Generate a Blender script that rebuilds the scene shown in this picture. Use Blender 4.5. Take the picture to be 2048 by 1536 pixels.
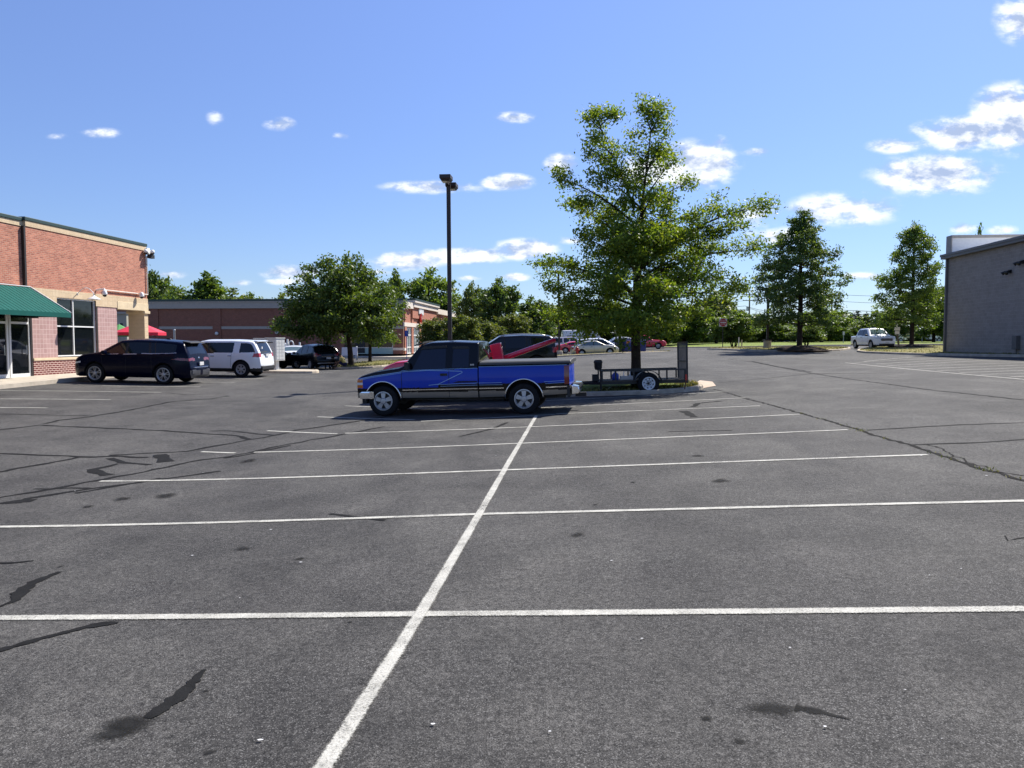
import bpy, bmesh, math, random
import numpy as np
from mathutils import Vector, Matrix

# ------------------------------------------------------------------ clean
for o in list(bpy.data.objects):
    bpy.data.objects.remove(o)
SC = bpy.context.scene
COL = SC.collection
R = math.radians

# ------------------------------------------------------------------ camera
F = 1538.0                       # focal length in photo pixels (2048 wide)
EYE = Vector((0, 0, 1.8))
PITCH = math.atan((768 - 684) / F)
cd = bpy.data.cameras.new('camera')
cam = bpy.data.objects.new('camera', cd)
COL.objects.link(cam)
cd.sensor_width = 36
cd.lens = 36 * F / 2048
cd.clip_start = 0.05
cd.clip_end = 3000
cam.location = EYE
cam.rotation_euler = (math.pi / 2 - PITCH, 0, 0)
SC.camera = cam

# ------------------------------------------------------------------ sun, sky, exposure
SUN = Vector((0.60, 0.65, 1.0)).normalized()
SUN_EL = math.asin(SUN.z)
SUN_AZ = math.atan2(SUN.x, SUN.y)
sd = bpy.data.lights.new('sun', 'SUN')
sd.energy = 5.0
sd.angle = R(0.53)
sd.color = (1.0, 0.95, 0.87)
sun = bpy.data.objects.new('sun', sd)
COL.objects.link(sun)
sun.location = (20, 20, 40)
sun.rotation_euler = (-SUN).to_track_quat('-Z', 'Y').to_euler()

SC.view_settings.view_transform = 'Standard'
SC.view_settings.look = 'None'
SC.view_settings.gamma = 1
SC.view_settings.use_curve_mapping = False
SC.view_settings.exposure = 0.85
SC.render.engine = 'CYCLES'
SC.cycles.use_denoising = True
SC.cycles.max_bounces = 6
SC.cycles.transparent_max_bounces = 8


def ray(px, py):
    """direction through a photo pixel, scaled so that its y is 1"""
    x = (px - 1024) / F
    v = -(py - 768) / F
    c, s = math.cos(PITCH), math.sin(PITCH)
    dy = c + v * s
    dz = -s + v * c
    return Vector((x / dy, 1.0, dz / dy))


def at(px, py, Y):
    return EYE + ray(px, py) * Y


W = bpy.data.worlds.new('World')
SC.world = W
W.use_nodes = True
nt = W.node_tree
nt.nodes.clear()


def nd(tree, kind, **kw):
    n = tree.nodes.new(kind)
    for k, v in kw.items():
        if k.startswith('i_'):
            key = k[2:]
            n.inputs[int(key) if key.isdigit() else key].default_value = v
        else:
            setattr(n, k, v)
    return n


def build_world():
    L = nt.links.new
    out = nd(nt, 'ShaderNodeOutputWorld')
    bg = nd(nt, 'ShaderNodeBackground')
    sky = nd(nt, 'ShaderNodeTexSky')
    sky.sky_type = 'NISHITA'
    sky.sun_disc = False
    sky.sun_elevation = SUN_EL
    sky.sun_rotation = SUN_AZ
    sky.air_density = 1.0
    sky.dust_density = 0.15
    sky.ozone_density = 1.5
    STR = 0.065
    bg.inputs['Strength'].default_value = STR
    tc = nd(nt, 'ShaderNodeTexCoord')
    sep = nd(nt, 'ShaderNodeSeparateXYZ')
    L(tc.outputs['Generated'], sep.inputs[0])
    ymax = nd(nt, 'ShaderNodeMath', operation='MAXIMUM', i_1=0.05)
    L(sep.outputs['Y'], ymax.inputs[0])
    du = nd(nt, 'ShaderNodeMath', operation='DIVIDE')
    dv = nd(nt, 'ShaderNodeMath', operation='DIVIDE')
    L(sep.outputs['X'], du.inputs[0]); L(ymax.outputs[0], du.inputs[1])
    L(sep.outputs['Z'], dv.inputs[0]); L(ymax.outputs[0], dv.inputs[1])
    uv = nd(nt, 'ShaderNodeCombineXYZ')
    L(du.outputs[0], uv.inputs[0]); L(dv.outputs[0], uv.inputs[1])
    # clouds sit in the sky at their own directions
    nz = nd(nt, 'ShaderNodeTexNoise', i_Scale=24.0, i_Detail=7.0, i_Roughness=0.6)
    mp = nd(nt, 'ShaderNodeMapping')
    mp.inputs['Scale'].default_value = (0.8, 1.5, 1)
    L(uv.outputs[0], mp.inputs[0]); L(mp.outputs[0], nz.inputs['Vector'])
    clouds = [(200, 266, 40, 9, .55), (430, 234, 16, 14, .4), (558, 247, 30, 12, .6), (680, 271, 20, 6, .45), (115, 273, 20, 5, .3),
              (1030, 235, 42, 10, .7), (868, 374, 100, 12, .75), (1012, 364, 56, 15, .95), (1122, 330, 34, 20, 1.0), (1392, 330, 84, 42, 1.25), (1290, 340, 60, 30, 1.0),
              (812, 522, 76, 18, .95), (930, 511, 100, 15, 1.0), (1052, 499, 66, 20, 1.05), (582, 545, 62, 14, .95), (572, 563, 42, 8, .9), (1030, 554, 32, 8, .8), (340, 550, 34, 8, .55),
              (1690, 418, 112, 30, .85), (1872, 350, 128, 36, 1.0), (1790, 292, 54, 14, .8), (1922, 268, 100, 30, 1.1), (2020, 235, 78, 60, 1.3), (2110, 250, 110, 70, 1.2), (2040, 35, 50, 44, .95),
              (1515, 304, 34, 8, .5), (1440, 284, 22, 11, .45), (1925, 457, 30, 12, .8), (2010, 460, 34, 11, .8), (1560, 472, 66, 16, .7), (1735, 552, 50, 7, .5), (1520, 432, 50, 22, .6),
              (1140, 480, 30, 8, .5), (480, 566, 26, 6, .4), (940, 556, 24, 5, .5), (760, 545, 30, 6, .5)]
    prev = None
    for px, py, a, b, s in clouds:
        d = ray(px, py)
        a = a / F * 1.15; b = b / F * 1.3
        sub = nd(nt, 'ShaderNodeVectorMath', operation='SUBTRACT'); sub.inputs[1].default_value = (d.x, d.z, 0)
        mul = nd(nt, 'ShaderNodeVectorMath', operation='MULTIPLY'); mul.inputs[1].default_value = (1 / a, 1 / b, 0)
        ln = nd(nt, 'ShaderNodeVectorMath', operation='LENGTH')
        m = nd(nt, 'ShaderNodeMath', operation='MULTIPLY_ADD', i_1=-s, i_2=s)
        L(uv.outputs[0], sub.inputs[0]); L(sub.outputs[0], mul.inputs[0]); L(mul.outputs[0], ln.inputs[0]); L(ln.outputs['Value'], m.inputs[0])
        if prev is None:
            prev = m
        else:
            mx = nd(nt, 'ShaderNodeMath', operation='SMOOTH_MAX', i_2=0.12)
            L(prev.outputs[0], mx.inputs[0]); L(m.outputs[0], mx.inputs[1])
            prev = mx
    nn = nd(nt, 'ShaderNodeMath', operation='MULTIPLY_ADD', i_1=2.3, i_2=-1.04)
    L(nz.outputs['Fac'], nn.inputs[0])
    add = nd(nt, 'ShaderNodeMath', operation='ADD')
    L(prev.outputs[0], add.inputs[0]); L(nn.outputs[0], add.inputs[1])
    mr = nd(nt, 'ShaderNodeMapRange', interpolation_type='SMOOTHSTEP')
    mr.inputs[1].default_value = 0.0; mr.inputs[2].default_value = 0.75
    L(add.outputs[0], mr.inputs[0])
    inside = nd(nt, 'ShaderNodeMath', operation='GREATER_THAN', i_1=-0.02)
    L(prev.outputs[0], inside.inputs[0])
    soft = nd(nt, 'ShaderNodeMapRange'); soft.inputs[1].default_value = -0.05; soft.inputs[2].default_value = 0.25
    L(prev.outputs[0], soft.inputs[0])
    msk = nd(nt, 'ShaderNodeMath', operation='MULTIPLY')
    L(mr.outputs[0], msk.inputs[0]); L(soft.outputs[0], msk.inputs[1])
    front = nd(nt, 'ShaderNodeMath', operation='GREATER_THAN', i_1=0.1)
    L(sep.outputs['Y'], front.inputs[0])
    msk2 = nd(nt, 'ShaderNodeMath', operation='MULTIPLY')
    L(msk.outputs[0], msk2.inputs[0]); L(front.outputs[0], msk2.inputs[1])
    # cloud colour: bright tops, blue grey cores
    cr = nd(nt, 'ShaderNodeValToRGB')
    cr.color_ramp.elements[0].position = 0.25; cr.color_ramp.elements[0].color = (4.0, 5.0, 7.2, 1)
    cr.color_ramp.elements[1].position = 0.8; cr.color_ramp.elements[1].color = (9.4, 9.8, 10.4, 1)
    # relief of the billows: brighter towards the sun, grey underneath
    nza = nd(nt, 'ShaderNodeTexNoise', i_Scale=24.0, i_Detail=5.0, i_Roughness=0.6)
    nzb = nd(nt, 'ShaderNodeTexNoise', i_Scale=24.0, i_Detail=5.0, i_Roughness=0.6)
    mp2 = nd(nt, 'ShaderNodeMapping'); mp2.inputs['Location'].default_value = (0.008, 0.02, 0); mp2.inputs['Scale'].default_value = (0.8, 1.5, 1)
    L(mp.outputs[0], nza.inputs['Vector'])
    L(uv.outputs[0], mp2.inputs[0]); L(mp2.outputs[0], nzb.inputs['Vector'])
    df = nd(nt, 'ShaderNodeMath', operation='SUBTRACT'); L(nza.outputs['Fac'], df.inputs[0]); L(nzb.outputs['Fac'], df.inputs[1])
    rl = nd(nt, 'ShaderNodeMath', operation='MULTIPLY_ADD', i_1=3.0, i_2=0.60)
    L(df.outputs[0], rl.inputs[0]); L(rl.outputs[0], cr.inputs[0])
    hs = nd(nt, 'ShaderNodeMixRGB', blend_type='MULTIPLY', i_Fac=1.0)
    el = nd(nt, 'ShaderNodeMapRange'); el.inputs[1].default_value = 0.0; el.inputs[2].default_value = 0.42
    L(sep.outputs['Z'], el.inputs[0])
    tn = nd(nt, 'ShaderNodeMixRGB'); tn.inputs[1].default_value = SKY_LOW; tn.inputs[2].default_value = SKY_TINT
    L(el.outputs[0], tn.inputs[0]); L(tn.outputs[0], hs.inputs[2])
    L(sky.outputs[0], hs.inputs[1])
    mix = nd(nt, 'ShaderNodeMixRGB')
    L(msk2.outputs[0], mix.inputs[0]); L(hs.outputs[0], mix.inputs[1]); L(cr.outputs[0], mix.inputs[2])
    L(mix.outputs[0], bg.inputs['Color'])
    L(bg.outputs[0], out.inputs[0])


SKY_TINT = (1.10, 1.14, 1.50, 1)
SKY_LOW = (0.63, 0.76, 1.06, 1)
build_world()
W.cycles.sampling_method = 'MANUAL'
W.cycles.sample_map_resolution = 512

# ------------------------------------------------------------------ terrain
PHI = R(5.2)                                   # heading of the parking grid
GF = Vector((math.sin(PHI), math.cos(PHI), 0))  # along the rows
GR = Vector((math.cos(PHI), -math.sin(PHI), 0))  # across the rows


def _ctrl():
    c = []
    for px, py, Y, dz in [(1057, 828, 19.0, 0), (773, 831, 19.5, 0), (1297, 788, 23.6, 0), (1200, 790, 24.2, 0), (285, 769, 30, 0), (470, 755, 35, 0), (655, 737, 52, 0), (600, 742, 50, 0),
                          (1743, 698, 65, 0), (1190, 713, 76, 0), (807, 712, 88, -.12), (60, 755, 31, -.15), (1895, 702, 50, -.2), (1598, 699, 57, -.15),
                          (1445, 695, 62, -.12), (1370, 696, 95, 0), (1560, 686.5, 115, 0), (1270, 772, 26.5, -.14), (543, 738, 40, -.15), (897, 730, 50, 0), (1800, 686, 110, 0)]:
        p = at(px, py, Y)
        c.append((p.x, p.y, p.z + dz))
    c += [(0, 0, .0), (5, 5, .21), (-5, 5, -.19), (6, 12, .28), (-6, 12, -.25), (0, 12, .0), (12, 10, .52), (-12, 10, -.22), (-12, 20, -.06), (12, 22, .56),
          (-8, 30, -.02), (10, 40, .6), (18, 30, .8), (32, 30, 1.2), (-24, 31, .2), (-24, 45, .2), (-19, 15, -.02), (-40, 40, .3), (-60, 95, .5), (0, 120, .8), (40, 130, 1.6), (80, 100, 1.75), (80, 60, 1.7),
          (0, 200, 1.2), (80, 220, 1.7), (-90, 200, 1.0), (-30, 0, 0), (30, 0, 1.0), (0, -15, 0), (-30, -15, 0), (30, -15, 1.0)]
    return np.array(c, float)


_C = _ctrl()


def _tps_fit(P, z, lam):
    n = len(P)
    d = np.linalg.norm(P[:, None] - P[None], axis=2)
    K = np.where(d > 0, d * d * np.log(d + 1e-12), 0) + lam * np.eye(n)
    A = np.zeros((n + 3, n + 3))
    A[:n, :n] = K; A[:n, n] = 1; A[:n, n + 1:] = P; A[n, :n] = 1; A[n + 1:, :n] = P.T
    return np.linalg.solve(A, np.concatenate([z, [0, 0, 0]]))


_P = _C[:, :2] / 50.0
_w = _tps_fit(_P, _C[:, 2], 0.003)


def _tps(X, Y):
    Q = np.stack([X.ravel(), Y.ravel()], 1) / 50.0
    out = np.zeros(len(Q))
    n = len(_P)
    for i in range(0, len(Q), 20000):
        q = Q[i:i + 20000]
        d = np.linalg.norm(q[:, None] - _P[None], axis=2)
        out[i:i + 20000] = np.where(d > 0, d * d * np.log(d + 1e-12), 0) @ _w[:n] + _w[n] + q @ _w[n + 1:]
    return out.reshape(X.shape)


def _axis(parts):
    a = [np.arange(s, e, st) for s, e, st in parts]
    return np.concatenate(a + [np.array([parts[-1][1]])])


GX = _axis([(-1500, -300, 200), (-300, -70, 23), (-70, -22, 2), (-22, 24, .5), (24, 90, 2), (90, 300, 21), (300, 1500, 200)])
GY = _axis([(-300, -20, 40), (-20, -4, 2), (-4, 40, .5), (40, 130, 1.5), (130, 400, 27), (400, 2000, 200)])
_XX, _YY = np.meshgrid(GX, GY, indexing='ij')
_xc = np.clip(_XX, -110, 110); _yc = np.clip(_YY, -20, 230)
GZ = np.clip(_tps(_xc, _yc), -1.2, 2.0)


def zg(x, y):
    i = min(max(int(np.searchsorted(GX, x)) - 1, 0), len(GX) - 2)
    j = min(max(int(np.searchsorted(GY, y)) - 1, 0), len(GY) - 2)
    a = (x - GX[i]) / (GX[i + 1] - GX[i]); b = (y - GY[j]) / (GY[j + 1] - GY[j])
    return float(GZ[i, j] * (1 - a) * (1 - b) + GZ[i + 1, j] * a * (1 - b) + GZ[i, j + 1] * (1 - a) * b + GZ[i + 1, j + 1] * a * b)


def gp(px, py):
    """ground point seen at a photo pixel"""
    d = ray(px, py)
    y0, y = 1.0, 1.0
    while y < 250:
        p = EYE + d * y
        if p.z < zg(p.x, p.y):
            break
        y0 = y
        y += 0.25 if y < 60 else 1
    lo, hi = y0, y
    for _ in range(24):
        m = (lo + hi) / 2
        p = EYE + d * m
        if p.z < zg(p.x, p.y):
            hi = m
        else:
            lo = m
    p = EYE + d * hi
    return Vector((p.x, p.y, zg(p.x, p.y)))


def gx(px, Y):
    """ground point in the vertical plane of a photo column at distance Y"""
    X = (px - 1024) / F * Y
    return Vector((X, Y, zg(X, Y)))


# ------------------------------------------------------------------ materials
M = {}


def principled(m):
    return m.node_tree.nodes['Principled BSDF']


def mat(name, col, rough=.6, metal=0, spec=.5, coat=0, var=.12, vscale=6, bump=0, bscale=60, emit=None, coatr=.05):
    m = bpy.data.materials.new(name)
    m.use_nodes = True
    t = m.node_tree
    b = principled(m)
    b.inputs['Roughness'].default_value = rough
    b.inputs['Metallic'].default_value = metal
    b.inputs['Specular IOR Level'].default_value = spec
    b.inputs['Coat Weight'].default_value = coat
    b.inputs['Coat Roughness'].default_value = coatr
    tc = nd(t, 'ShaderNodeTexCoord')
    n = nd(t, 'ShaderNodeTexNoise', i_Scale=vscale, i_Detail=5.0, i_Roughness=.6)
    t.links.new(tc.outputs['Object'], n.inputs['Vector'])
    cr = nd(t, 'ShaderNodeValToRGB')
    c0 = [max(0, c * (1 - var)) for c in col[:3]] + [1]
    c1 = [min(1, c * (1 + var)) for c in col[:3]] + [1]
    cr.color_ramp.elements[0].position = .3; cr.color_ramp.elements[0].color = c0
    cr.color_ramp.elements[1].position = .7; cr.color_ramp.elements[1].color = c1
    t.links.new(n.outputs['Fac'], cr.inputs[0])
    t.links.new(cr.outputs[0], b.inputs['Base Color'])
    if bump:
        n2 = nd(t, 'ShaderNodeTexNoise', i_Scale=bscale, i_Detail=3.0)
        t.links.new(tc.outputs['Object'], n2.inputs['Vector'])
        bp = nd(t, 'ShaderNodeBump', i_Strength=bump, i_Distance=.02)
        t.links.new(n2.outputs['Fac'], bp.inputs['Height'])
        t.links.new(bp.outputs[0], b.inputs['Normal'])
    if emit:
        b.inputs['Emission Color'].default_value = (*emit[:3], 1)
        b.inputs['Emission Strength'].default_value = emit[3]
    M[name] = m
    return m


def brick_mat(name, c1, c2, mortar, bw, rh, ms=.01, axis='x', off=.5, bump=.4, stain=.25, noise_sc=14):
    m = bpy.data.materials.new(name)
    m.use_nodes = True
    t = m.node_tree; L = t.links.new
    b = principled(m)
    b.inputs['Roughness'].default_value = .85
    b.inputs['Specular IOR Level'].default_value = .25
    tc = nd(t, 'ShaderNodeTexCoord')
    sp = nd(t, 'ShaderNodeSeparateXYZ'); L(tc.outputs['Object'], sp.inputs[0])
    cb = nd(t, 'ShaderNodeCombineXYZ')
    L(sp.outputs['X' if axis == 'x' else 'Y'], cb.inputs[0]); L(sp.outputs['Z'], cb.inputs[1])
    br = nd(t, 'ShaderNodeTexBrick', offset=off)
    br.inputs['Scale'].default_value = 1
    br.inputs['Color1'].default_value = (*c1, 1); br.inputs['Color2'].default_value = (*c2, 1)
    br.inputs['Mortar'].default_value = (*mortar, 1)
    br.inputs['Mortar Size'].default_value = ms
    br.inputs['Mortar Smooth'].default_value = .2
    br.inputs['Brick Width'].default_value = bw
    br.inputs['Row Height'].default_value = rh
    L(cb.outputs[0], br.inputs['Vector'])
    n = nd(t, 'ShaderNodeTexNoise', i_Scale=noise_sc * .12, i_Detail=6.0, i_Roughness=.7)
    L(tc.outputs['Object'], n.inputs['Vector'])
    n3 = nd(t, 'ShaderNodeTexNoise', i_Scale=noise_sc, i_Detail=4.0, i_Roughness=.7)
    mp = nd(t, 'ShaderNodeMapping'); mp.inputs['Scale'].default_value = (.35, .35, 1.2)
    L(tc.outputs['Object'], mp.inputs[0]); L(mp.outputs[0], n3.inputs['Vector'])
    cr = nd(t, 'ShaderNodeValToRGB')
    k = 1 - stain
    cr.color_ramp.elements[0].position = .3; cr.color_ramp.elements[0].color = (k, k, k, 1)
    cr.color_ramp.elements[1].position = .7; cr.color_ramp.elements[1].color = (1 + stain, 1 + stain, 1 + stain, 1)
    mm = nd(t, 'ShaderNodeMath', operation='MULTIPLY_ADD', i_1=.5)
    L(n.outputs['Fac'], mm.inputs[0])
    m3 = nd(t, 'ShaderNodeMath', operation='MULTIPLY', i_1=.5); L(n3.outputs['Fac'], m3.inputs[0]); L(m3.outputs[0], mm.inputs[2])
    L(mm.outputs[0], cr.inputs[0])
    mx = nd(t, 'ShaderNodeMixRGB', blend_type='MULTIPLY', i_Fac=1.0)
    L(br.outputs['Color'], mx.inputs[1]); L(cr.outputs[0], mx.inputs[2])
    L(mx.outputs[0], b.inputs['Base Color'])
    bp = nd(t, 'ShaderNodeBump', i_Strength=bump, i_Distance=.01, invert=True)
    L(br.outputs['Fac'], bp.inputs['Height']); L(bp.outputs[0], b.inputs['Normal'])
    M[name] = m
    return m


def leaf_mat(name, c0, c1, c2, trans=.35):
    """c0..c2: dark to light leaf colours, picked by each leaf's own tint"""
    m = bpy.data.materials.new(name)
    m.use_nodes = True
    t = m.node_tree; L = t.links.new
    t.nodes.clear()
    out = nd(t, 'ShaderNodeOutputMaterial')
    at_ = nd(t, 'ShaderNodeAttribute', attribute_name='tint')
    cr = nd(t, 'ShaderNodeValToRGB')
    cr.color_ramp.elements[0].color = (*c0, 1)
    cr.color_ramp.elements[1].color = (*c2, 1)
    e = cr.color_ramp.elements.new(.5); e.color = (*c1, 1)
    L(at_.outputs['Fac'], cr.inputs[0])
    p = nd(t, 'ShaderNodeBsdfPrincipled', i_Roughness=.5)
    p.inputs['Specular IOR Level'].default_value = .35
    tr = nd(t, 'ShaderNodeBsdfTranslucent')
    g = nd(t, 'ShaderNodeMixRGB', blend_type='MULTIPLY', i_Fac=1.0)
    g.inputs[2].default_value = (1.5, 1.35, .45, 1)
    L(cr.outputs[0], g.inputs[1]); L(g.outputs[0], tr.inputs[0]); L(cr.outputs[0], p.inputs['Base Color'])
    mx = nd(t, 'ShaderNodeMixShader', i_0=trans)
    L(p.outputs[0], mx.inputs[1]); L(tr.outputs[0], mx.inputs[2]); L(mx.outputs[0], out.inputs[0])
    M[name] = m
    return m


def asphalt_mat():
    m = bpy.data.materials.new('asphalt')
    m.use_nodes = True
    t = m.node_tree; L = t.links.new
    b = principled(m)
    b.inputs['Roughness'].default_value = .85
    b.inputs['Specular IOR Level'].default_value = .18
    tc = nd(t, 'ShaderNodeTexCoord')

    def noise(sc, det, ro=.6, stretch=None, dist=0):
        n = nd(t, 'ShaderNodeTexNoise', i_Scale=sc, i_Detail=det, i_Roughness=ro, i_Distortion=dist)
        if stretch:
            mp = nd(t, 'ShaderNodeMapping'); mp.inputs['Scale'].default_value = stretch
            L(tc.outputs['Object'], mp.inputs[0]); L(mp.outputs[0], n.inputs['Vector'])
        else:
            L(tc.outputs['Object'], n.inputs['Vector'])
        return n

    def ramp(src, p0, c0, p1, c1):
        cr = nd(t, 'ShaderNodeValToRGB')
        cr.color_ramp.elements[0].position = p0; cr.color_ramp.elements[0].color = (*c0, 1)
        cr.color_ramp.elements[1].position = p1; cr.color_ramp.elements[1].color = (*c1, 1)
        L(src, cr.inputs[0])
        return cr

    def mul(a, c, f=1.0):
        x = nd(t, 'ShaderNodeMixRGB', blend_type='MULTIPLY', i_Fac=f)
        L(a.outputs[0], x.inputs[1]); L(c.outputs[0], x.inputs[2])
        return x
    base = ramp(noise(.22, 5).outputs['Fac'], .3, (.044, .0430, .0418), .7, (.073, .0710, .0682))
    med = ramp(noise(1.3, 6, .65, None, .4).outputs['Fac'], .3, (.70, .70, .71), .72, (1.25, 1.24, 1.22))
    pat = ramp(noise(.55, 3, .5, (1, .45, 1), .8).outputs['Fac'], .36, (.78, .78, .79), .6, (1.10, 1.10, 1.09))
    fine = ramp(noise(150, 2, .7).outputs['Fac'], .36, (.12, .12, .12), .66, (2.1, 2.08, 2.05))
    mid = ramp(noise(38, 3, .7).outputs['Fac'], .32, (.52, .52, .53), .68, (1.5, 1.5, 1.48))
    gr = ramp(noise(17, 3, .75).outputs['Fac'], .34, (.74, .74, .74), .66, (1.28, 1.275, 1.27))
    c = mul(mul(mul(mul(mul(base, med), pat), fine, .8), mid, .9), gr)
    prevc = c
    wear = noise(.9, 4, .6)
    wr = ramp(wear.outputs['Fac'], .35, (0, 0, 0), .65, (1, 1, 1))
    for sc_, th, dd, colr in ((80.0, .88, .42, (.16, .156, .148, 1)), (135.0, .86, .45, (.22, .215, .205, 1)), (60.0, .95, .36, (.010, .010, .010, 1)), (30.0, .965, .20, (.16, .155, .145, 1))):
        vo = nd(t, 'ShaderNodeTexVoronoi', i_Scale=sc_)
        L(tc.outputs['Object'], vo.inputs['Vector'])
        sr = nd(t, 'ShaderNodeSeparateColor'); L(vo.outputs['Color'], sr.inputs[0])
        gt = nd(t, 'ShaderNodeMath', operation='GREATER_THAN', i_1=th); L(sr.outputs[0], gt.inputs[0])
        ds = nd(t, 'ShaderNodeMath', operation='LESS_THAN', i_1=dd); L(vo.outputs['Distance'], ds.inputs[0])
        mm = nd(t, 'ShaderNodeMath', operation='MULTIPLY'); L(gt.outputs[0], mm.inputs[0]); L(ds.outputs[0], mm.inputs[1])
        m2 = nd(t, 'ShaderNodeMath', operation='MULTIPLY'); L(mm.outputs[0], m2.inputs[0])
        sm = nd(t, 'ShaderNodeMath', operation='MULTIPLY_ADD', i_1=.5, i_2=.35); L(wr.outputs[0], sm.inputs[0]); L(sm.outputs[0], m2.inputs[1])
        stone = nd(t, 'ShaderNodeMixRGB'); stone.inputs[2].default_value = colr
        L(m2.outputs[0], stone.inputs[0]); L(prevc.outputs[0], stone.inputs[1])
        prevc = stone
    L(prevc.outputs[0], b.inputs['Base Color'])
    bp = nd(t, 'ShaderNodeBump', i_Strength=.8, i_Distance=.008)
    nb = noise(120, 3, .7)
    L(nb.outputs['Fac'], bp.inputs['Height']); L(bp.outputs[0], b.inputs['Normal'])
    M['asphalt'] = m


def grass_mat(name, a, b_, c):
    m = bpy.data.materials.new(name)
    m.use_nodes = True
    t = m.node_tree; L = t.links.new
    b = principled(m); b.inputs['Roughness'].default_value = .95
    b.inputs['Specular IOR Level'].default_value = .1
    tc = nd(t, 'ShaderNodeTexCoord')
    n = nd(t, 'ShaderNodeTexNoise', i_Scale=.5, i_Detail=6.0, i_Roughness=.7)
    n2 = nd(t, 'ShaderNodeTexNoise', i_Scale=25.0, i_Detail=4.0, i_Roughness=.8)
    L(tc.outputs['Object'], n.inputs['Vector']); L(tc.outputs['Object'], n2.inputs['Vector'])
    ad = nd(t, 'ShaderNodeMath', operation='MULTIPLY_ADD', i_1=.5); L(n2.outputs['Fac'], ad.inputs[0])
    h = nd(t, 'ShaderNodeMath', operation='MULTIPLY', i_1=.5); L(n.outputs['Fac'], h.inputs[0]); L(h.outputs[0], ad.inputs[2])
    cr = nd(t, 'ShaderNodeValToRGB')
    cr.color_ramp.elements[0].position = .36; cr.color_ramp.elements[0].color = (*a, 1)
    cr.color_ramp.elements[1].position = .64; cr.color_ramp.elements[1].color = (*c, 1)
    e = cr.color_ramp.elements.new(.5); e.color = (*b_, 1)
    L(ad.outputs[0], cr.inputs[0]); L(cr.outputs[0], b.inputs['Base Color'])
    bp = nd(t, 'ShaderNodeBump', i_Strength=1.0, i_Distance=.06)
    L(n2.outputs['Fac'], bp.inputs['Height']); L(bp.outputs[0], b.inputs['Normal'])
    M[name] = m


def worn_mat(name, base, a, b_, lo, hi, nsc=55, rough=.9, spec=.1, var=.3):
    """thin coat on the asphalt: ragged at its edges, where 'fade' runs out"""
    m = mat(name, base, rough, spec=spec, var=var, vscale=9, bump=.3, bscale=90)
    t = m.node_tree; L = t.links.new
    out = t.nodes['Material Output']; p = principled(m)
    fa = nd(t, 'ShaderNodeAttribute', attribute_name='fade')
    tc = nd(t, 'ShaderNodeTexCoord')
    n = nd(t, 'ShaderNodeTexNoise', i_Scale=float(nsc), i_Detail=5.0, i_Roughness=.7)
    n2 = nd(t, 'ShaderNodeTexNoise', i_Scale=2.3, i_Detail=4.0, i_Roughness=.6)
    L(tc.outputs['Object'], n.inputs['Vector']); L(tc.outputs['Object'], n2.inputs['Vector'])
    s1 = nd(t, 'ShaderNodeMath', operation='MULTIPLY', i_1=a); L(fa.outputs['Fac'], s1.inputs[0])
    s2 = nd(t, 'ShaderNodeMath', operation='MULTIPLY_ADD', i_1=b_); L(n.outputs['Fac'], s2.inputs[0]); L(s1.outputs[0], s2.inputs[2])
    s3 = nd(t, 'ShaderNodeMath', operation='MULTIPLY_ADD', i_1=.55); L(n2.outputs['Fac'], s3.inputs[0]); L(s2.outputs[0], s3.inputs[2])
    mr = nd(t, 'ShaderNodeMapRange', interpolation_type='SMOOTHSTEP'); mr.inputs[1].default_value = lo; mr.inputs[2].default_value = hi
    L(s3.outputs[0], mr.inputs[0])
    tr = nd(t, 'ShaderNodeBsdfTransparent'); mx = nd(t, 'ShaderNodeMixShader')
    L(mr.outputs[0], mx.inputs[0]); L(tr.outputs[0], mx.inputs[1]); L(p.outputs[0], mx.inputs[2]); L(mx.outputs[0], out.inputs[0])
    return m


asphalt_mat()
worn_mat('road_paint', (.43, .42, .375), .95, 1.25, 1.28, 1.76, 85, .8, .2, .2)
grass_mat('dry_grass', (.10, .11, .025), (.20, .19, .07), (.34, .28, .13))
grass_mat('lawn', (.09, .14, .025), (.17, .22, .05), (.27, .28, .10))
grass_mat('mulch', (.018, .013, .010), (.04, .028, .02), (.07, .05, .035))
worn_mat('sealant', (.012, .012, .012), 1.5, 1.0, .85, 1.05, 45)
worn_mat('crack', (.007, .0065, .006), 1.5, 1.2, .95, 1.1, 30)
worn_mat('oil', (.018, .0178, .0172), 1.0, .9, .80, 1.9, 60)
mat('concrete', (.42, .37, .30), .9, var=.18, vscale=2.5, bump=.3, bscale=50, spec=.2)
mat('kerb_concrete', (.40, .34, .26), .9, var=.3, vscale=2, bump=.4, bscale=40, spec=.2)
mat('gutter', (.46, .36, .28), .9, var=.15, vscale=2, bump=.2, spec=.2)
mat('cream_stone', (.62, .50, .33), .85, var=.1, vscale=3, bump=.15, spec=.25)
mat('glass', (.006, .008, .010), .04, spec=.5, var=.1)
mat('glass_blue', (.004, .008, .022), .05, spec=.5, var=.1)
mat('glass_light', (.10, .15, .17), .06, spec=.9, var=.15)
mat('white_metal', (.72, .72, .70), .4, var=.05)
mat('white_paint', (.76, .77, .78), .3, coat=.8, var=.02)
mat('black_metal', (.012, .012, .013), .45, var=.3)
mat('black_plastic', (.014, .014, .015), .6, var=.3)
mat('rubber', (.013, .013, .014), .85, var=.3, bump=.2, spec=.2)
mat('alloy', (.42, .42, .43), .35, metal=.6, var=.08)
mat('alloy_dark', (.10, .10, .11), .4, metal=.6)
mat('chrome', (.78, .79, .80), .12, metal=1, var=.04)
mat('satin_chrome', (.5, .5, .5), .35, metal=.8, var=.04)
mat('dark_bronze', (.030, .022, .018), .5, var=.2)
mat('galvanised', (.42, .43, .44), .45, metal=.5, var=.12)
mat('dull_steel', (.10, .095, .09), .6, metal=.3, var=.2)
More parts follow.
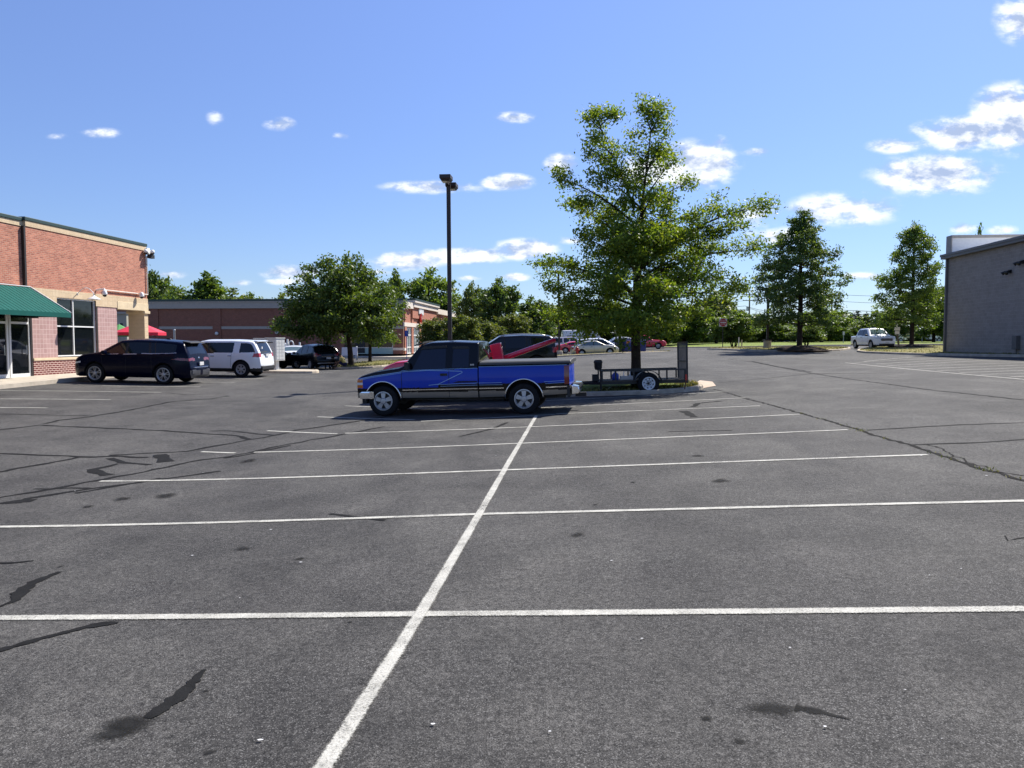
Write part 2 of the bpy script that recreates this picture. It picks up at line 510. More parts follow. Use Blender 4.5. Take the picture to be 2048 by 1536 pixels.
mat('red_plastic', (.42, .012, .012), .2, coat=.6, var=.08)
mat('dark_red_lens', (.16, .006, .008), .15, coat=.8, var=.08)
mat('amber', (.55, .14, .012), .2, coat=.5, var=.08)
mat('lens', (.62, .64, .66), .12, spec=.8, var=.06)
mat('plate', (.62, .62, .60), .5, var=.06)
mat('blue_paint', (.0, .036, .40), .3, spec=.2, coat=.25, var=.04, vscale=2)
mat('truck_black', (.003, .003, .004), .25, coat=.25, var=.1, spec=.2)
mat('truck_grey', (.22, .20, .17), .3, coat=.6, metal=.4, var=.05)
mat('pin_stripe', (.20, .36, .62), .3, coat=.6, var=.04)
mat('tonneau', (.05, .052, .054), .55, var=.08, bump=.05, spec=.4)
mat('navy_paint', (.001, .0022, .013), .25, coat=.06, var=.1, spec=.12)
mat('black_paint', (.002, .002, .004), .25, coat=.2, var=.1, spec=.3)
mat('red_paint', (.70, .014, .050), .25, coat=1, var=.04)
mat('silver_paint', (.50, .46, .38), .3, coat=.8, metal=.3, var=.03)
mat('silver_grey', (.40, .41, .42), .3, coat=.8, metal=.4, var=.03)
mat('wood', (.09, .07, .05), .8, var=.3, vscale=8)
mat('bark', (.040, .030, .024), .95, var=.4, vscale=9, bump=.8, bscale=25, spec=.1)
mat('awning_green', (.002, .080, .066), .8, var=.08, vscale=3, spec=.2)
mat('cap_green', (.020, .045, .038), .5, var=.15)
mat('beige_wall', (.36, .34, .27), .85, var=.08, vscale=1)
mat('fascia_grey', (.36, .33, .29), .8, var=.08)
mat('parapet_white', (.82, .81, .78), .8, var=.05)
mat('roof_bounce_white', (.75, .75, .73), .7, var=.05)  # unseen roof, made white to bounce light onto the parapet
mat('white_stone', (.62, .55, .47), .8, var=.08)
mat('teal_panel', (.30, .42, .38), .35, var=.08)
mat('blue_sign', (.01, .05, .35), .5, var=.05)
mat('sign_red', (.40, .012, .02), .5, var=.08)
mat('sign_white', (.66, .60, .58), .5, var=.05)
mat('orange', (.55, .17, .05), .6, var=.1)
mat('bin_blue', (.008, .022, .16), .45, var=.15, coat=.3)
mat('bin_dark', (.006, .010, .05), .45, var=.15, coat=.3)
mat('mail_grey', (.50, .51, .50), .5, var=.06)
mat('umbrella_red', (.58, .015, .05), .7, var=.08)
mat('umbrella_green', (.05, .22, .05), .7, var=.1)
mat('skin', (.20, .11, .075), .55, var=.08)
mat('skin_light', (.42, .25, .18), .55, var=.08)
mat('hair', (.012, .010, .009), .7, var=.2)
mat('cloth_grey', (.16, .20, .19), .85, var=.1)
mat('cloth_navy', (.012, .012, .05), .85, var=.15)
mat('cloth_yellow', (.52, .42, .12), .85, var=.08)
mat('cloth_white', (.60, .60, .60), .85, var=.06)
mat('cloth_dark', (.02, .022, .03), .85, var=.15)
mat('bag_white', (.7, .7, .7), .5, var=.05)
mat('hydrant_red', (.35, .02, .02), .45, var=.1)
mat('interior_dark', (.010, .010, .010), .8)
mat('rust', (.16, .06, .03), .8, var=.4)
mat('roof_grey', (.12, .11, .10), .6, var=.1)
mat('fascia_taupe', (.13, .12, .115), .5, var=.1)
mat('graphic_blue', (.02, .05, .32), .6)
mat('wire', (.015, .015, .015), .7)
brick_mat('red_brick', (.48, .190, .122), (.31, .110, .075), (.46, .31, .23), .215, .075, .008, 'x', stain=.3)
brick_mat('base_brick', (.13, .022, .018), (.10, .016, .014), (.52, .38, .33), .23, .085, .016, 'x', stain=.15)
brick_mat('tile_pink', (.42, .27, .25), (.36, .22, .205), (.56, .42, .38), .20, .20, .010, 'x', off=0, stain=.12)
brick_mat('tile_cream', (.60, .47, .31), (.55, .42, .27), (.46, .36, .24), .20, .20, .006, 'x', off=0, stain=.1)
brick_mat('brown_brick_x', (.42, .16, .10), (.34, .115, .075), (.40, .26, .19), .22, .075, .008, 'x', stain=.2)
brick_mat('brown_brick_shaded_y', (.25, .098, .066), (.195, .073, .050), (.26, .165, .125), .22, .075, .008, 'y', stain=.2)  # darker copy of the brown brick: shade of the store front put into colour
brick_mat('cmu_grey', (.31, .268, .232), (.265, .231, .20), (.39, .335, .29), .41, .205, .009, 'x', stain=.2, bump=.7)
leaf_mat('oak_leaf', (.050, .100, .014), (.118, .195, .026), (.225, .280, .045), .5)
leaf_mat('dark_leaf', (.034, .072, .022), (.075, .132, .034), (.135, .19, .052), .42)
leaf_mat('pear_leaf', (.032, .068, .016), (.074, .128, .027), (.135, .185, .042), .40)
leaf_mat('mid_leaf', (.044, .092, .020), (.096, .162, .034), (.165, .23, .052), .45)
leaf_mat('light_leaf', (.060, .10, .020), (.10, .15, .035), (.17, .20, .055), .38)
leaf_mat('myrtle_leaf', (.042, .075, .018), (.095, .135, .030), (.17, .19, .05), .4)
leaf_mat('pine_leaf', (.014, .030, .016), (.026, .050, .026), (.045, .070, .038), .2)
leaf_mat('weed_leaf', (.06, .09, .015), (.13, .16, .03), (.26, .24, .08), .2)
leaf_mat('blade', (.06, .07, .015), (.15, .15, .04), (.32, .27, .11), .2)


# ------------------------------------------------------------------ mesh builder
class MB:
    def __init__(s):
        s.v = []; s.f = []; s.m = []; s.cur = 0; s.fade = []

    def mat(s, i):
        s.cur = i
        return s

    def add(s, vs, fs):
        o = len(s.v)
        s.v += [tuple(v) for v in vs]
        s.f += [tuple(i + o for i in f) for f in fs]
        s.m += [s.cur] * len(fs)
        return s

    def box(s, x0, x1, y0, y1, z0, z1):
        if x0 > x1: x0, x1 = x1, x0
        if y0 > y1: y0, y1 = y1, y0
        if z0 > z1: z0, z1 = z1, z0
        v = [(x0, y0, z0), (x1, y0, z0), (x1, y1, z0), (x0, y1, z0), (x0, y0, z1), (x1, y0, z1), (x1, y1, z1), (x0, y1, z1)]
        return s.add(v, [(0, 3, 2, 1), (4, 5, 6, 7), (0, 1, 5, 4), (1, 2, 6, 5), (2, 3, 7, 6), (3, 0, 4, 7)])

    def bar(s, p, q, w, h=None, up=(0, 0, 1)):
        """rectangular bar from p to q"""
        h = h or w
        p = Vector(p); q = Vector(q)
        d = (q - p).normalized(); u = Vector(up)
        if abs(d.dot(u)) > .98: u = Vector((1, 0, 0))
        a = d.cross(u).normalized(); b = a.cross(d)
        v = []
        for c in (p, q):
            for i, j in ((-1, -1), (1, -1), (1, 1), (-1, 1)):
                v.append(c + a * (i * w / 2) + b * (j * h / 2))
        return s.add(v, [(3, 2, 1, 0), (4, 5, 6, 7), (0, 1, 5, 4), (1, 2, 6, 5), (2, 3, 7, 6), (3, 0, 4, 7)])

    def tube(s, pts, r, n=8, cap=True):
        pts = [Vector(p) for p in pts]
        rr = r if isinstance(r, (list, tuple, np.ndarray)) else [r] * len(pts)
        o = []
        a = None
        for i, p in enumerate(pts):
            d = (pts[min(i + 1, len(pts) - 1)] - pts[max(i - 1, 0)])
            d = d.normalized() if d.length > 1e-9 else Vector((0, 0, 1))
            if a is None:
                u = Vector((0, 0, 1)) if abs(d.z) < .9 else Vector((1, 0, 0))
                a = d.cross(u).normalized()
            a = (a - d * a.dot(d)).normalized()
            b = d.cross(a)
            for k in range(n):
                t = 2 * math.pi * k / n
                o.append(p + (a * math.cos(t) + b * math.sin(t)) * rr[i])
        f = []
        for i in range(len(pts) - 1):
            for k in range(n):
                f.append((i * n + k, i * n + (k + 1) % n, (i + 1) * n + (k + 1) % n, (i + 1) * n + k))
        if cap:
            f.append(tuple(range(n - 1, -1, -1)))
            f.append(tuple((len(pts) - 1) * n + k for k in range(n)))
        return s.add(o, f)

    def lathe(s, prof, n=24, axis='z', c=(0, 0, 0), closed=False):
        """prof: (radius, height) pairs"""
        v = []
        for r, h in prof:
            for k in range(n):
                t = 2 * math.pi * k / n
                x, y = r * math.cos(t), r * math.sin(t)
                p = (x, y, h) if axis == 'z' else ((x, h, y) if axis == 'y' else (h, x, y))
                v.append((p[0] + c[0], p[1] + c[1], p[2] + c[2]))
        f = []
        m = len(prof)
        for i in range(m if closed else m - 1):
            j = (i + 1) % m
            for k in range(n):
                f.append((i * n + k, i * n + (k + 1) % n, j * n + (k + 1) % n, j * n + k))
        return s.add(v, f)

    def prism(s, poly, d0, d1, plane='xz'):
        """polygon in a plane extruded along the remaining axis"""
        n = len(poly)

        def P(a, b, d):
            return (a, d, b) if plane == 'xz' else ((d, a, b) if plane == 'yz' else (a, b, d))
        v = [P(a, b, d0) for a, b in poly] + [P(a, b, d1) for a, b in poly]
        f = [tuple(range(n)), tuple(range(2 * n - 1, n - 1, -1))]
        f += [(i, (i + 1) % n, n + (i + 1) % n, n + i) for i in range(n)]
        return s.add(v, f)

    def ell(s, c, r, n=12, m=8):
        v = []; f = []
        for i in range(m + 1):
            a = math.pi * i / m
            for k in range(n):
                t = 2 * math.pi * k / n
                v.append((c[0] + r[0] * math.sin(a) * math.cos(t), c[1] + r[1] * math.sin(a) * math.sin(t), c[2] + r[2] * math.cos(a)))
        for i in range(m):
            for k in range(n):
                f.append((i * n + k, (i + 1) * n + k, (i + 1) * n + (k + 1) % n, i * n + (k + 1) % n))
        return s.add(v, f)

    def build(s, name, mats, parent=None, smooth=False, bevel=0, fixn=True):
        me = bpy.data.meshes.new(name)
        me.from_pydata([tuple(v) for v in s.v], [], s.f)
        ms = mats if isinstance(mats, (list, tuple)) else [mats]
        for m in ms:
            me.materials.append(M[m])
        me.polygons.foreach_set('material_index', s.m)
        if fixn:
            b = bmesh.new(); b.from_mesh(me)
            bmesh.ops.recalc_face_normals(b, faces=b.faces)
            b.to_mesh(me); b.free()
        if smooth:
            me.polygons.foreach_set('use_smooth', [True] * len(me.polygons))
        if s.fade:
            me.attributes.new('fade', 'FLOAT', 'POINT').data.foreach_set('value', s.fade)
        me.update()
        return link(name, me, parent, bevel)


def link(name, me, parent=None, bevel=0):
    o = bpy.data.objects.new(name, me)
    COL.objects.link(o)
    if parent is not None:
        o.parent = parent
    if bevel:
        md = o.modifiers.new('bevel', 'BEVEL')
        md.width = bevel; md.segments = 2; md.limit_method = 'ANGLE'
    return o


def tag(o, label=None, cat=None, group=None, kind=None):
    if label: o['label'] = label
    if cat: o['category'] = cat
    if group: o['group'] = group
    if kind: o['kind'] = kind
    return o


def thing(name, label, cat, loc=(0, 0, 0), rz=0, group=None, rot=None):
    o = bpy.data.objects.new(name, None)
    o.empty_display_size = .3
    COL.objects.link(o)
    o.location = loc
    o.rotation_euler = rot if rot else (0, 0, rz)
    return tag(o, label, cat, group)


def copy_tree(o, parent=None):
    c = o.copy(); COL.objects.link(c)
    if parent is not None: c.parent = parent
    for ch in list(o.children):
        copy_tree(ch, c)
    return c


def struct(o):
    o['kind'] = 'structure'
    return o
# ------------------------------------------------------------------ ground and markings
def build_ground():
    nx, ny = len(GX), len(GY)
    v = [(float(GX[i]), float(GY[j]), float(GZ[i, j])) for i in range(nx) for j in range(ny)]
    f = [(i * ny + j, (i + 1) * ny + j, (i + 1) * ny + j + 1, i * ny + j + 1) for i in range(nx - 1) for j in range(ny - 1)]
    b = MB(); b.v = v; b.f = f; b.m = [0] * len(f)
    struct(b.build('ground', 'asphalt', fixn=False, smooth=True))


build_ground()


def resample(pts, step):
    out = [Vector(pts[0][:2] + (0,)) if isinstance(pts[0], tuple) else Vector((pts[0].x, pts[0].y, 0))]
    P = [Vector((p[0], p[1], 0)) for p in pts]
    res = [P[0]]; idx = [0.0]
    for k in range(len(P) - 1):
        n = max(1, int((P[k + 1] - P[k]).length / step))
        for i in range(1, n + 1):
            res.append(P[k].lerp(P[k + 1], i / n)); idx.append(k + i / n)
    return res, idx


def ribbon(mb, pts, width, zoff, step=.25, jit=0, rng=random, sub=1):
    """strip of paint or tar lying on the ground along pts (x, y)"""
    P, idx = resample(pts, step)
    if jit:
        P = [p + Vector((rng.gauss(0, jit), rng.gauss(0, jit), 0)) if 0 < i < len(P) - 1 else p for i, p in enumerate(P)]
    v = []
    n = len(P)
    for i, p in enumerate(P):
        d = (P[min(i + 1, n - 1)] - P[max(i - 1, 0)]).normalized()
        nrm = Vector((-d.y, d.x, 0))
        w = width
        if isinstance(width, (list, tuple)):
            k = min(int(idx[i]), len(width) - 2); w = width[k] + (width[k + 1] - width[k]) * (idx[i] - k)
        if jit: w *= rng.uniform(.6, 1.3)
        for s, fd in ((-.62, 0.0), (-.31, .8), (.31, .8), (.62, 0.0)):
            q = p + nrm * (s * w)
            v.append((q.x, q.y, zg(q.x, q.y) + zoff)); mb.fade.append(fd)
    mb.add(v, [(4 * i + k, 4 * i + 4 + k, 4 * i + 5 + k, 4 * i + 1 + k) for i in range(n - 1) for k in range(3)])


def blob(mb, c, rx, ry, zoff, rng, rough=.18, n=40):
    ph = [rng.uniform(0, 6.28) for _ in range(5)]
    rings = [1, .66, .33]
    v = []
    for k in rings:
        for i in range(n):
            t = 2 * math.pi * i / n
            r = k * (1 + rough * sum(math.sin((j + 2) * t + ph[j]) / (j + 1.5) for j in range(5)))
            x, y = c[0] + rx * r * math.cos(t), c[1] + ry * r * math.sin(t)
            v.append((x, y, zg(x, y) + zoff)); mb.fade.append(1.15 - k * 1.15)
    v.append((c[0], c[1], zg(c[0], c[1]) + zoff)); mb.fade.append(1.15)
    f = []
    for k in range(len(rings) - 1):
        f += [(k * n + i, k * n + (i + 1) % n, (k + 1) * n + (i + 1) % n, (k + 1) * n + i) for i in range(n)]
    f += [((len(rings) - 1) * n + i, (len(rings) - 1) * n + (i + 1) % n, len(v) - 1) for i in range(n)]
    mb.add(v, f)


def gl(*pp):
    return [gp(x, y) for x, y in pp]


def markings():
    mb = MB()
    LW = .118
    for a, b_ in [((200, 963), (1855, 910)), ((403, 904), (470, 906.5)), ((508, 905), (1695, 860)),
                  ((535, 862), (675, 868)), ((690, 867), (1600, 829)), ((635, 834), (830, 840)), ((842, 843), (1110, 829)), ((1112, 828), (1520, 812)), ((690, 812), (925, 820)), ((1020, 818), (1490, 796)),
                  ((1060, 803), (1447, 784)), ((0, 798), (222, 799.5)), ((-40, 815), (95, 816)), ((0, 781.5), (323, 785)), ((205, 772), (401, 774)), ((250, 764), (470, 765)), ((420, 756.5), (527, 758))]:
        ribbon(mb, gl(a, b_), LW, .007)
    ribbon(mb, gl((-900, 1245), (-60, 1237), (845, 1229), (2110, 1218.5), (2750, 1213)), .122, .007)
    ribbon(mb, gl((-240, 1059.5), (-60, 1055), (957, 1029), (2110, 1001), (2150, 1000)), .115, .007)
    ribbon(mb, gl((400, 1930), (640, 1548), (845, 1222), (958, 1030), (1012, 935), (1073, 831)), .106, .010, jit=.0)
    o = [1680, 440]; k = 4.516

    def z(x, y): return (o[0] + x / k, o[1] + y / k)
    for a, b_ in [((50, 1290), (1760, 1450)), ((215, 1279), (830, 1227)), ((130, 1290), (1120, 1240)), ((330, 1301), (1310, 1250)), ((420, 1318), (1500, 1262)), ((530, 1328), (1690, 1288)),
                  ((700, 1347), (1690, 1310)), ((880, 1363), (1690, 1334)), ((1080, 1380), (1690, 1359)), ((1270, 1396), (1690, 1385)), ((1540, 1420), (1690, 1411))]:
        ribbon(mb, gl(z(*a), z(*b_)), .12, .007)
    for a, b_ in [((655, 741), (680, 741.5)), ((750, 727), (835, 717))]:
        ribbon(mb, gl(a, b_), .12, .007)
    struct(mb.build('parking_lines', 'road_paint', fixn=False))

    rng = random.Random(4)
    cr = MB()
    k = 2.926

    def z5(l): return gl(*[(x / k, 780 + y / k) for x, y in l])

    def zr(l): return gl(*[(1300 + x / 2.738, 700 + y / 2.738) for x, y in l])
    for l, w in [([(-60, 370), (400, 387), (450, 395), (640, 388), (870, 395)], .07), ([(-60, 488), (250, 435), (450, 397)], .07), ([(640, 383), (1090, 360), (1450, 292), (1600, 270), (1750, 235), (2048, 190), (2300, 150)], .07),
                 ([(-60, 240), (230, 207), (600, 222), (960, 238), (1290, 262), (1370, 265), (1460, 290)], .07), ([(260, 197), (350, 178), (540, 155), (760, 118), (950, 80), (1010, 67), (1230, 52), (1340, 35)], .07),
                 ([(-40, 140), (520, 152)], .04), ([(-60, 640), (300, 580), (600, 525), (900, 465), (1180, 410), (1400, 380), (1600, 335), (2048, 252), (2250, 215)], .06), ([(-60, 668), (90, 660), (160, 635), (420, 595), (900, 530), (1290, 475)], .07),
                 ([(440, 605), (730, 555), (940, 515)], .06), ([(640, 400), (720, 428), (880, 438)], .07), ([(1230, 240), (1330, 238), (1600, 265)], .06), ([(200, 580), (520, 576)], .05), ([(1310, 400), (1470, 375), (1700, 325)], .06),
                 ([(690, 432), (560, 465), (580, 480), (630, 500)], [.05, .13, .16, .17]), ([(935, 378), (970, 422)], .17), ([(60, 662), (130, 650), (200, 648)], .16), ([(1000, 20), (1090, 28), (1330, 22)], .05), ([(820, 20), (900, 18)], .06)]:
        ribbon(cr, z5(l), [x * 1.15 for x in w] if isinstance(w, list) else w * 1.35, .004, step=.22, jit=.022, rng=rng)
    for l, w in [([(430, 50), (560, 65), (900, 130), (1100, 160), (1500, 215), (2100, 280)], .06), ([(370, 180), (640, 155), (880, 130), (1300, 127)], .05), ([(1190, 440), (1700, 410), (2100, 398)], .05), ([(1440, 520), (1800, 505), (2100, 488)], .06),
                 ([(100, 447), (450, 440)], .04), ([(180, 335), (240, 368)], .12), ([(230, 312), (270, 292), (390, 280)], .10), ([(560, 62), (700, 92), (880, 120)], .10), ([(-40, 330), (120, 325)], .05)]:
        ribbon(cr, zr(l), w * 1.3, .004, step=.22, jit=.02, rng=rng)
    for l, w in [([(660, 1028), (770, 1041)], .05), ([(920, 873), (985, 858), (1015, 845)], .07), ([(2010, 1072), (2018, 1082), (2030, 1078), (2052, 1075)], .012)]:
        ribbon(cr, gl(*l), w, .004, step=.1, jit=.008, rng=rng)
    struct(cr.build('crack_sealing', 'sealant', fixn=False))
    # the long joint on the right, open and weedy
    jt = MB()
    joint = [(350, 215), (540, 270), (620, 290), (820, 345), (930, 375), (1100, 425), (1270, 480), (1440, 525), (1600, 580), (1780, 640), (2048, 715), (2300, 790), (3300, 1090)]
    ribbon(jt, zr(joint), .055, .005, step=.14, jit=.022, rng=rng)
    ribbon(jt, zr([(1500, 515), (1600, 540), (1680, 590), (1900, 665), (2048, 690)]), .02, .004, step=.09, jit=.03, rng=rng)
    struct(jt.build('pavement_joint', 'crack', fixn=False))
    # tar blobs near the camera
    tar = MB(); st = MB()
    ribbon(tar, gl((-20, 1222), (31, 1201), (44, 1182), (68, 1165), (120, 1144)), [.015, .05, .13, .09, .03], .005, step=.04, jit=.003, rng=rng)
    ribbon(tar, gl((-40, 1310), (0, 1301), (85, 1277), (171, 1255), (205, 1249), (237, 1246)), [.05, .05, .055, .065, .09, .02], .005, step=.04, jit=.003, rng=rng)
    ribbon(tar, gl((295, 1437), (359, 1394), (408, 1340)), [.05, .085, .035], .005, step=.03, jit=.002, rng=rng)
    p = gp(252, 1452); blob(st, (p.x, p.y), .16, .15, .006, rng, .10)
    p = gp(225, 1470); blob(st, (p.x, p.y), .11, .08, .007, rng, .12)
    ribbon(tar, gl((-20, 1127), (30, 1126), (68, 1122)), [.05, .05, .02], .005, step=.04, jit=.003, rng=rng)
    struct(tar.build('tar_patches', 'sealant', fixn=False))
    for x, y, rx, ry in [(1545, 1418, .11, .075), (1412, 1438, .03, .025), (1480, 1484, .028, .022), (410, 1383, .022, .022), (420, 1505, .03, .02), (485, 1098, .07, .09), (1155, 1070, .08, .08), (1440, 962, .11, .12), (735, 1034, .05, .05),
                         (330, 992, .12, .2), (245, 998, .10, .14), (175, 1014, .06, .08), (497, 922, .12, .2), (600, 1118, .04, .05), (1190, 1010, .03, .03), (1395, 912, .08, .1), (700, 1245, .02, .02), (120, 1134, .03, .03), (1265, 965, .04, .05)]:
        p = gp(x, y); blob(st, (p.x, p.y), rx * 1.45, ry * 1.45, .003, rng, .2)
    ribbon(st, gl((1590, 1415), (1640, 1424), (1700, 1440)), [.08, .06, .01], .0035, step=.03, jit=.003, rng=rng)
    struct(st.build('oil_stains', 'oil', fixn=False))
    # scraps of litter and grit
    lt = MB()
    for k in range(34):
        p = gp(rng.uniform(0, 2048), rng.choice([rng.uniform(800, 1000), rng.uniform(900, 1250), rng.uniform(1100, 1500)]))
        a = rng.uniform(0, 6.28); l = rng.uniform(.006, .02); w = l * rng.uniform(.3, .8)
        v = []
        for i in range(5):
            t = a + i * 1.2566; x = p.x + l * math.cos(t) * rng.uniform(.6, 1); y = p.y + w * math.sin(t) * rng.uniform(.6, 1)
            v.append((x, y, zg(x, y) + .011))
        lt.add(v, [(0, 1, 2, 3, 4)])
    tag(lt.build('litter', 'cloth_white', fixn=False), kind='stuff')
    # weeds in the joint
    leaves(zr_pts(zr(joint), 16, rng), rng)


def zr_pts(pts, n, rng):
    out = []
    for _ in range(n):
        k = rng.choice([3, 4, 4, 5, 5, 6, 7, 7, 8, 8, 9, 9])
        k = min(k, len(pts) - 2)
        t = rng.choice([.1, .35, .8]) + rng.gauss(0, .05)
        p = Vector(pts[k]).lerp(Vector(pts[k + 1]), t)
        out.append(p)
    return out


def leaves(pts, rng):
    mb = MB()
    tint = []
    for p in pts:
        for _ in range(9):
            a = rng.uniform(0, 6.28); l = rng.uniform(.02, .065); w = .006
            q = Vector((p.x + rng.gauss(0, .05), p.y + rng.gauss(0, .05), 0)); q.z = zg(q.x, q.y)
            d = Vector((math.cos(a), math.sin(a), rng.uniform(.5, 1.6))).normalized() * l
            s = Vector((-math.sin(a), math.cos(a), 0)) * w
            mb.add([q - s, q + s, q + d * .7 + s * .7, q + d], [(0, 1, 2, 3)])
            tint.append(rng.random())
    o = mb.build('weeds', 'weed_leaf', fixn=False)
    o.data.attributes.new('tint', 'FLOAT', 'FACE').data.foreach_set('value', tint)
    tag(o, kind='stuff')


markings()


# ------------------------------------------------------------------ kerbed islands, grass
def smooth_poly(P, it=2):
    for _ in range(it):
        Q = []
        for i in range(len(P)):
            a, b_ = P[i], P[(i + 1) % len(P)]
            Q += [a.lerp(b_, .25), a.lerp(b_, .75)]
        P = Q
    return P


def island(P, top_mat, name, h=.14, kerb=True, mound=.08, gutter=False, it=2, kw=.16, step=.8):
    """raised bed with a kerb round it; P: corner points (x, y) in order"""
    P = [Vector((p[0], p[1], 0)) for p in P]
    P = smooth_poly(P, it)
    # even steps
    Q = []
    for i in range(len(P)):
        a, b_ = P[i], P[(i + 1) % len(P)]
        n = max(1, int((b_ - a).length / step))
        Q += [a.lerp(b_, k / n) for k in range(n)]
    P = Q
    n = len(P)
    c = sum(P, Vector()) / n
    area = sum(P[i].x * P[(i + 1) % n].y - P[(i + 1) % n].x * P[i].y for i in range(n))
    sg = 1 if area > 0 else -1
    nr = []
    for i in range(n):
        d = (P[(i + 1) % n] - P[i - 1]).normalized()
        nr.append(Vector((-d.y, d.x, 0)) * sg)      # inward
    if kerb:
        kb = MB()
        prof = [(-.02, -.02), (.0, h - .03), (.035, h), (kw, h + .003), (kw, h - .1)]
        v = []
        for i in range(n):
            for o, z in prof:
                q = P[i] + nr[i] * o
                v.append((q.x, q.y, zg(q.x, q.y) + z))
        m = len(prof)
        kb.add(v, [(i * m + k, ((i + 1) % n) * m + k, ((i + 1) % n) * m + k + 1, i * m + k + 1) for i in range(n) for k in range(m - 1)])
        struct(kb.build('kerb', 'kerb_concrete', fixn=True))
    if gutter:
        g = MB(); v = []
        for i in range(n):
            for o in (0.0, -.42):
                q = P[i] + nr[i] * o
                v.append((q.x, q.y, zg(q.x, q.y) + .008))
        g.add(v, [(2 * i, 2 * i + 1, 2 * ((i + 1) % n) + 1, 2 * ((i + 1) % n)) for i in range(n)])
        struct(g.build('gutter', 'gutter', fixn=False))
    t = MB(); v = []
    rings = [1, .93, .8, .6, .4, .2]
    inn = [P[i] + nr[i] * (kw if kerb else 0) for i in range(n)]
    for k in rings:
        for i in range(n):
            q = c.lerp(inn[i], k)
            v.append((q.x, q.y, zg(q.x, q.y) + h - .012 + mound * (1 - k ** 2)))
    v.append((c.x, c.y, zg(c.x, c.y) + h + mound))
    f = []
    for k in range(len(rings) - 1):
        f += [(k * n + i, k * n + (i + 1) % n, (k + 1) * n + (i + 1) % n, (k + 1) * n + i) for i in range(n)]
    f += [((len(rings) - 1) * n + i, (len(rings) - 1) * n + (i + 1) % n, len(v) - 1) for i in range(n)]
    t.add(v, f)
    struct(t.build(name, top_mat, smooth=True))
    return inn


def pl(*pp):
    """(photo column, distance) pairs to ground points"""
    return [gx(px, Y) for px, Y in pp]


def blades(name, poly, n, hmin, hmax, rng, zoff):
    """grass blades over a bed: stuff"""
    xs = [p.x for p in poly]; ys = [p.y for p in poly]
    mb = MB(); tint = []

    def inside(x, y):
        c = False
        for i in range(len(poly)):
            a, b_ = poly[i], poly[i - 1]
            if (a.y > y) != (b_.y > y) and x < (b_.x - a.x) * (y - a.y) / (b_.y - a.y) + a.x:
                c = not c
        return c
    cnt = 0
    while cnt < n:
        x = rng.uniform(min(xs), max(xs)); y = rng.uniform(min(ys), max(ys))
        cnt += 1
        if not inside(x, y): continue
        z = zg(x, y) + zoff
        tt = rng.random()
        for _ in range(3):
            a = rng.uniform(0, 6.28); l = rng.uniform(hmin, hmax)
            d = Vector((math.cos(a) * .6, math.sin(a) * .6, 1)).normalized() * l
            s = Vector((-math.sin(a), math.cos(a), 0)) * (.012 + l * .06)
            q = Vector((x + rng.gauss(0, .04), y + rng.gauss(0, .04), z))
            mb.add([q - s, q + s, q + d], [(0, 1, 2)])
            tint.append(min(1, max(0, tt + rng.gauss(0, .15))))
    o = mb.build(name, 'blade', fixn=False)
    o.data.attributes.new('tint', 'FLOAT', 'FACE').data.foreach_set('value', tint)
    tag(o, kind='stuff')


def islands():
    rng = random.Random(7)
    # end island with the big oak
    I = island(pl((860, 25.6), (1150, 23.9), (1320, 23.4), (1390, 24.1), (1412, 25.4), (1392, 28.0), (1250, 29.0), (860, 29.6)), 'lawn', 'grass_island', mound=.1)
    blades('grass_blades', I, 5200, .05, .15, rng, .12)
    q = MB()   # concrete nose round the island's right end
    edge = gl((1150, 794), (1230, 792), (1315, 788), (1385, 780), (1432, 772), (1425, 764), (1400, 761))
    inner = pl((1150, 24.2), (1230, 23.9), (1315, 23.5), (1372, 24.0), (1398, 25.3), (1392, 26.8), (1385, 27.6))
    E, _ = resample([(p.x, p.y) for p in edge], 10); v = []
    n = 24
    for i in range(n + 1):
        t = i / n * (len(edge) - 1); k = min(int(t), len(edge) - 2); s = t - k
        for L_ in (edge, inner):
            p = L_[k].lerp(L_[k + 1], s); v.append((p.x, p.y, zg(p.x, p.y) + .012))
    q.add(v, [(2 * i, 2 * i + 1, 2 * i + 3, 2 * i + 2) for i in range(n)])
    struct(q.build('concrete_apron', 'gutter', fixn=False))
    # bed of the two pear trees
    I = island(pl((655, 50.5), (735, 49.5), (810, 54), (835, 62), (800, 68), (740, 66), (690, 58)), 'dry_grass', 'grass_island', h=.13, mound=.12)
    blades('grass_blades', I, 2500, .06, .2, rng, .12)
    # concrete pad of the mailboxes
    island(pl((455, 40), (530, 38.5), (628, 38.6), (640, 40), (630, 41.5), (520, 42.2), (455, 42.5)), 'concrete', 'concrete_pad', h=.13, mound=0)
    # strip in front of the far cars
    I = island(pl((860, 62), (1110, 64), (1230, 65), (1330, 72), (1352, 78), (1330, 80), (1110, 71), (860, 69)), 'dry_grass', 'grass_strip', h=.13, mound=.1)
    blades('grass_blades', I, 3000, .06, .18, rng, .12)
    # right hand islands
    I = island(pl((1405, 64), (1440, 60), (1520, 56), (1640, 56), (1700, 60), (1700, 72), (1560, 80), (1440, 76)), 'dry_grass', 'grass_island', h=.13, mound=.06)
    blades('grass_blades', I, 3600, .06, .16, rng, .12)
    I = island(pl((1712, 54), (1790, 50), (1900, 45), (2100, 38), (2300, 34), (2330, 40), (2050, 62), (1900, 75), (1760, 75), (1716, 60)), 'dry_grass', 'grass_verge', h=.14, mound=.05, it=1)
    blades('grass_blades', I, 4200, .05, .15, rng, .13)
    # far lawn
    island(pl((1200, 118), (1320, 100), (1420, 92), (1560, 90), (1700, 88), (1900, 86), (2150, 84), (2200, 170), (1700, 200), (1300, 200)), 'lawn', 'lawn', h=.12, mound=.1, step=4)
    # pavement before the left shop and before the brown shop
    sidewalks()


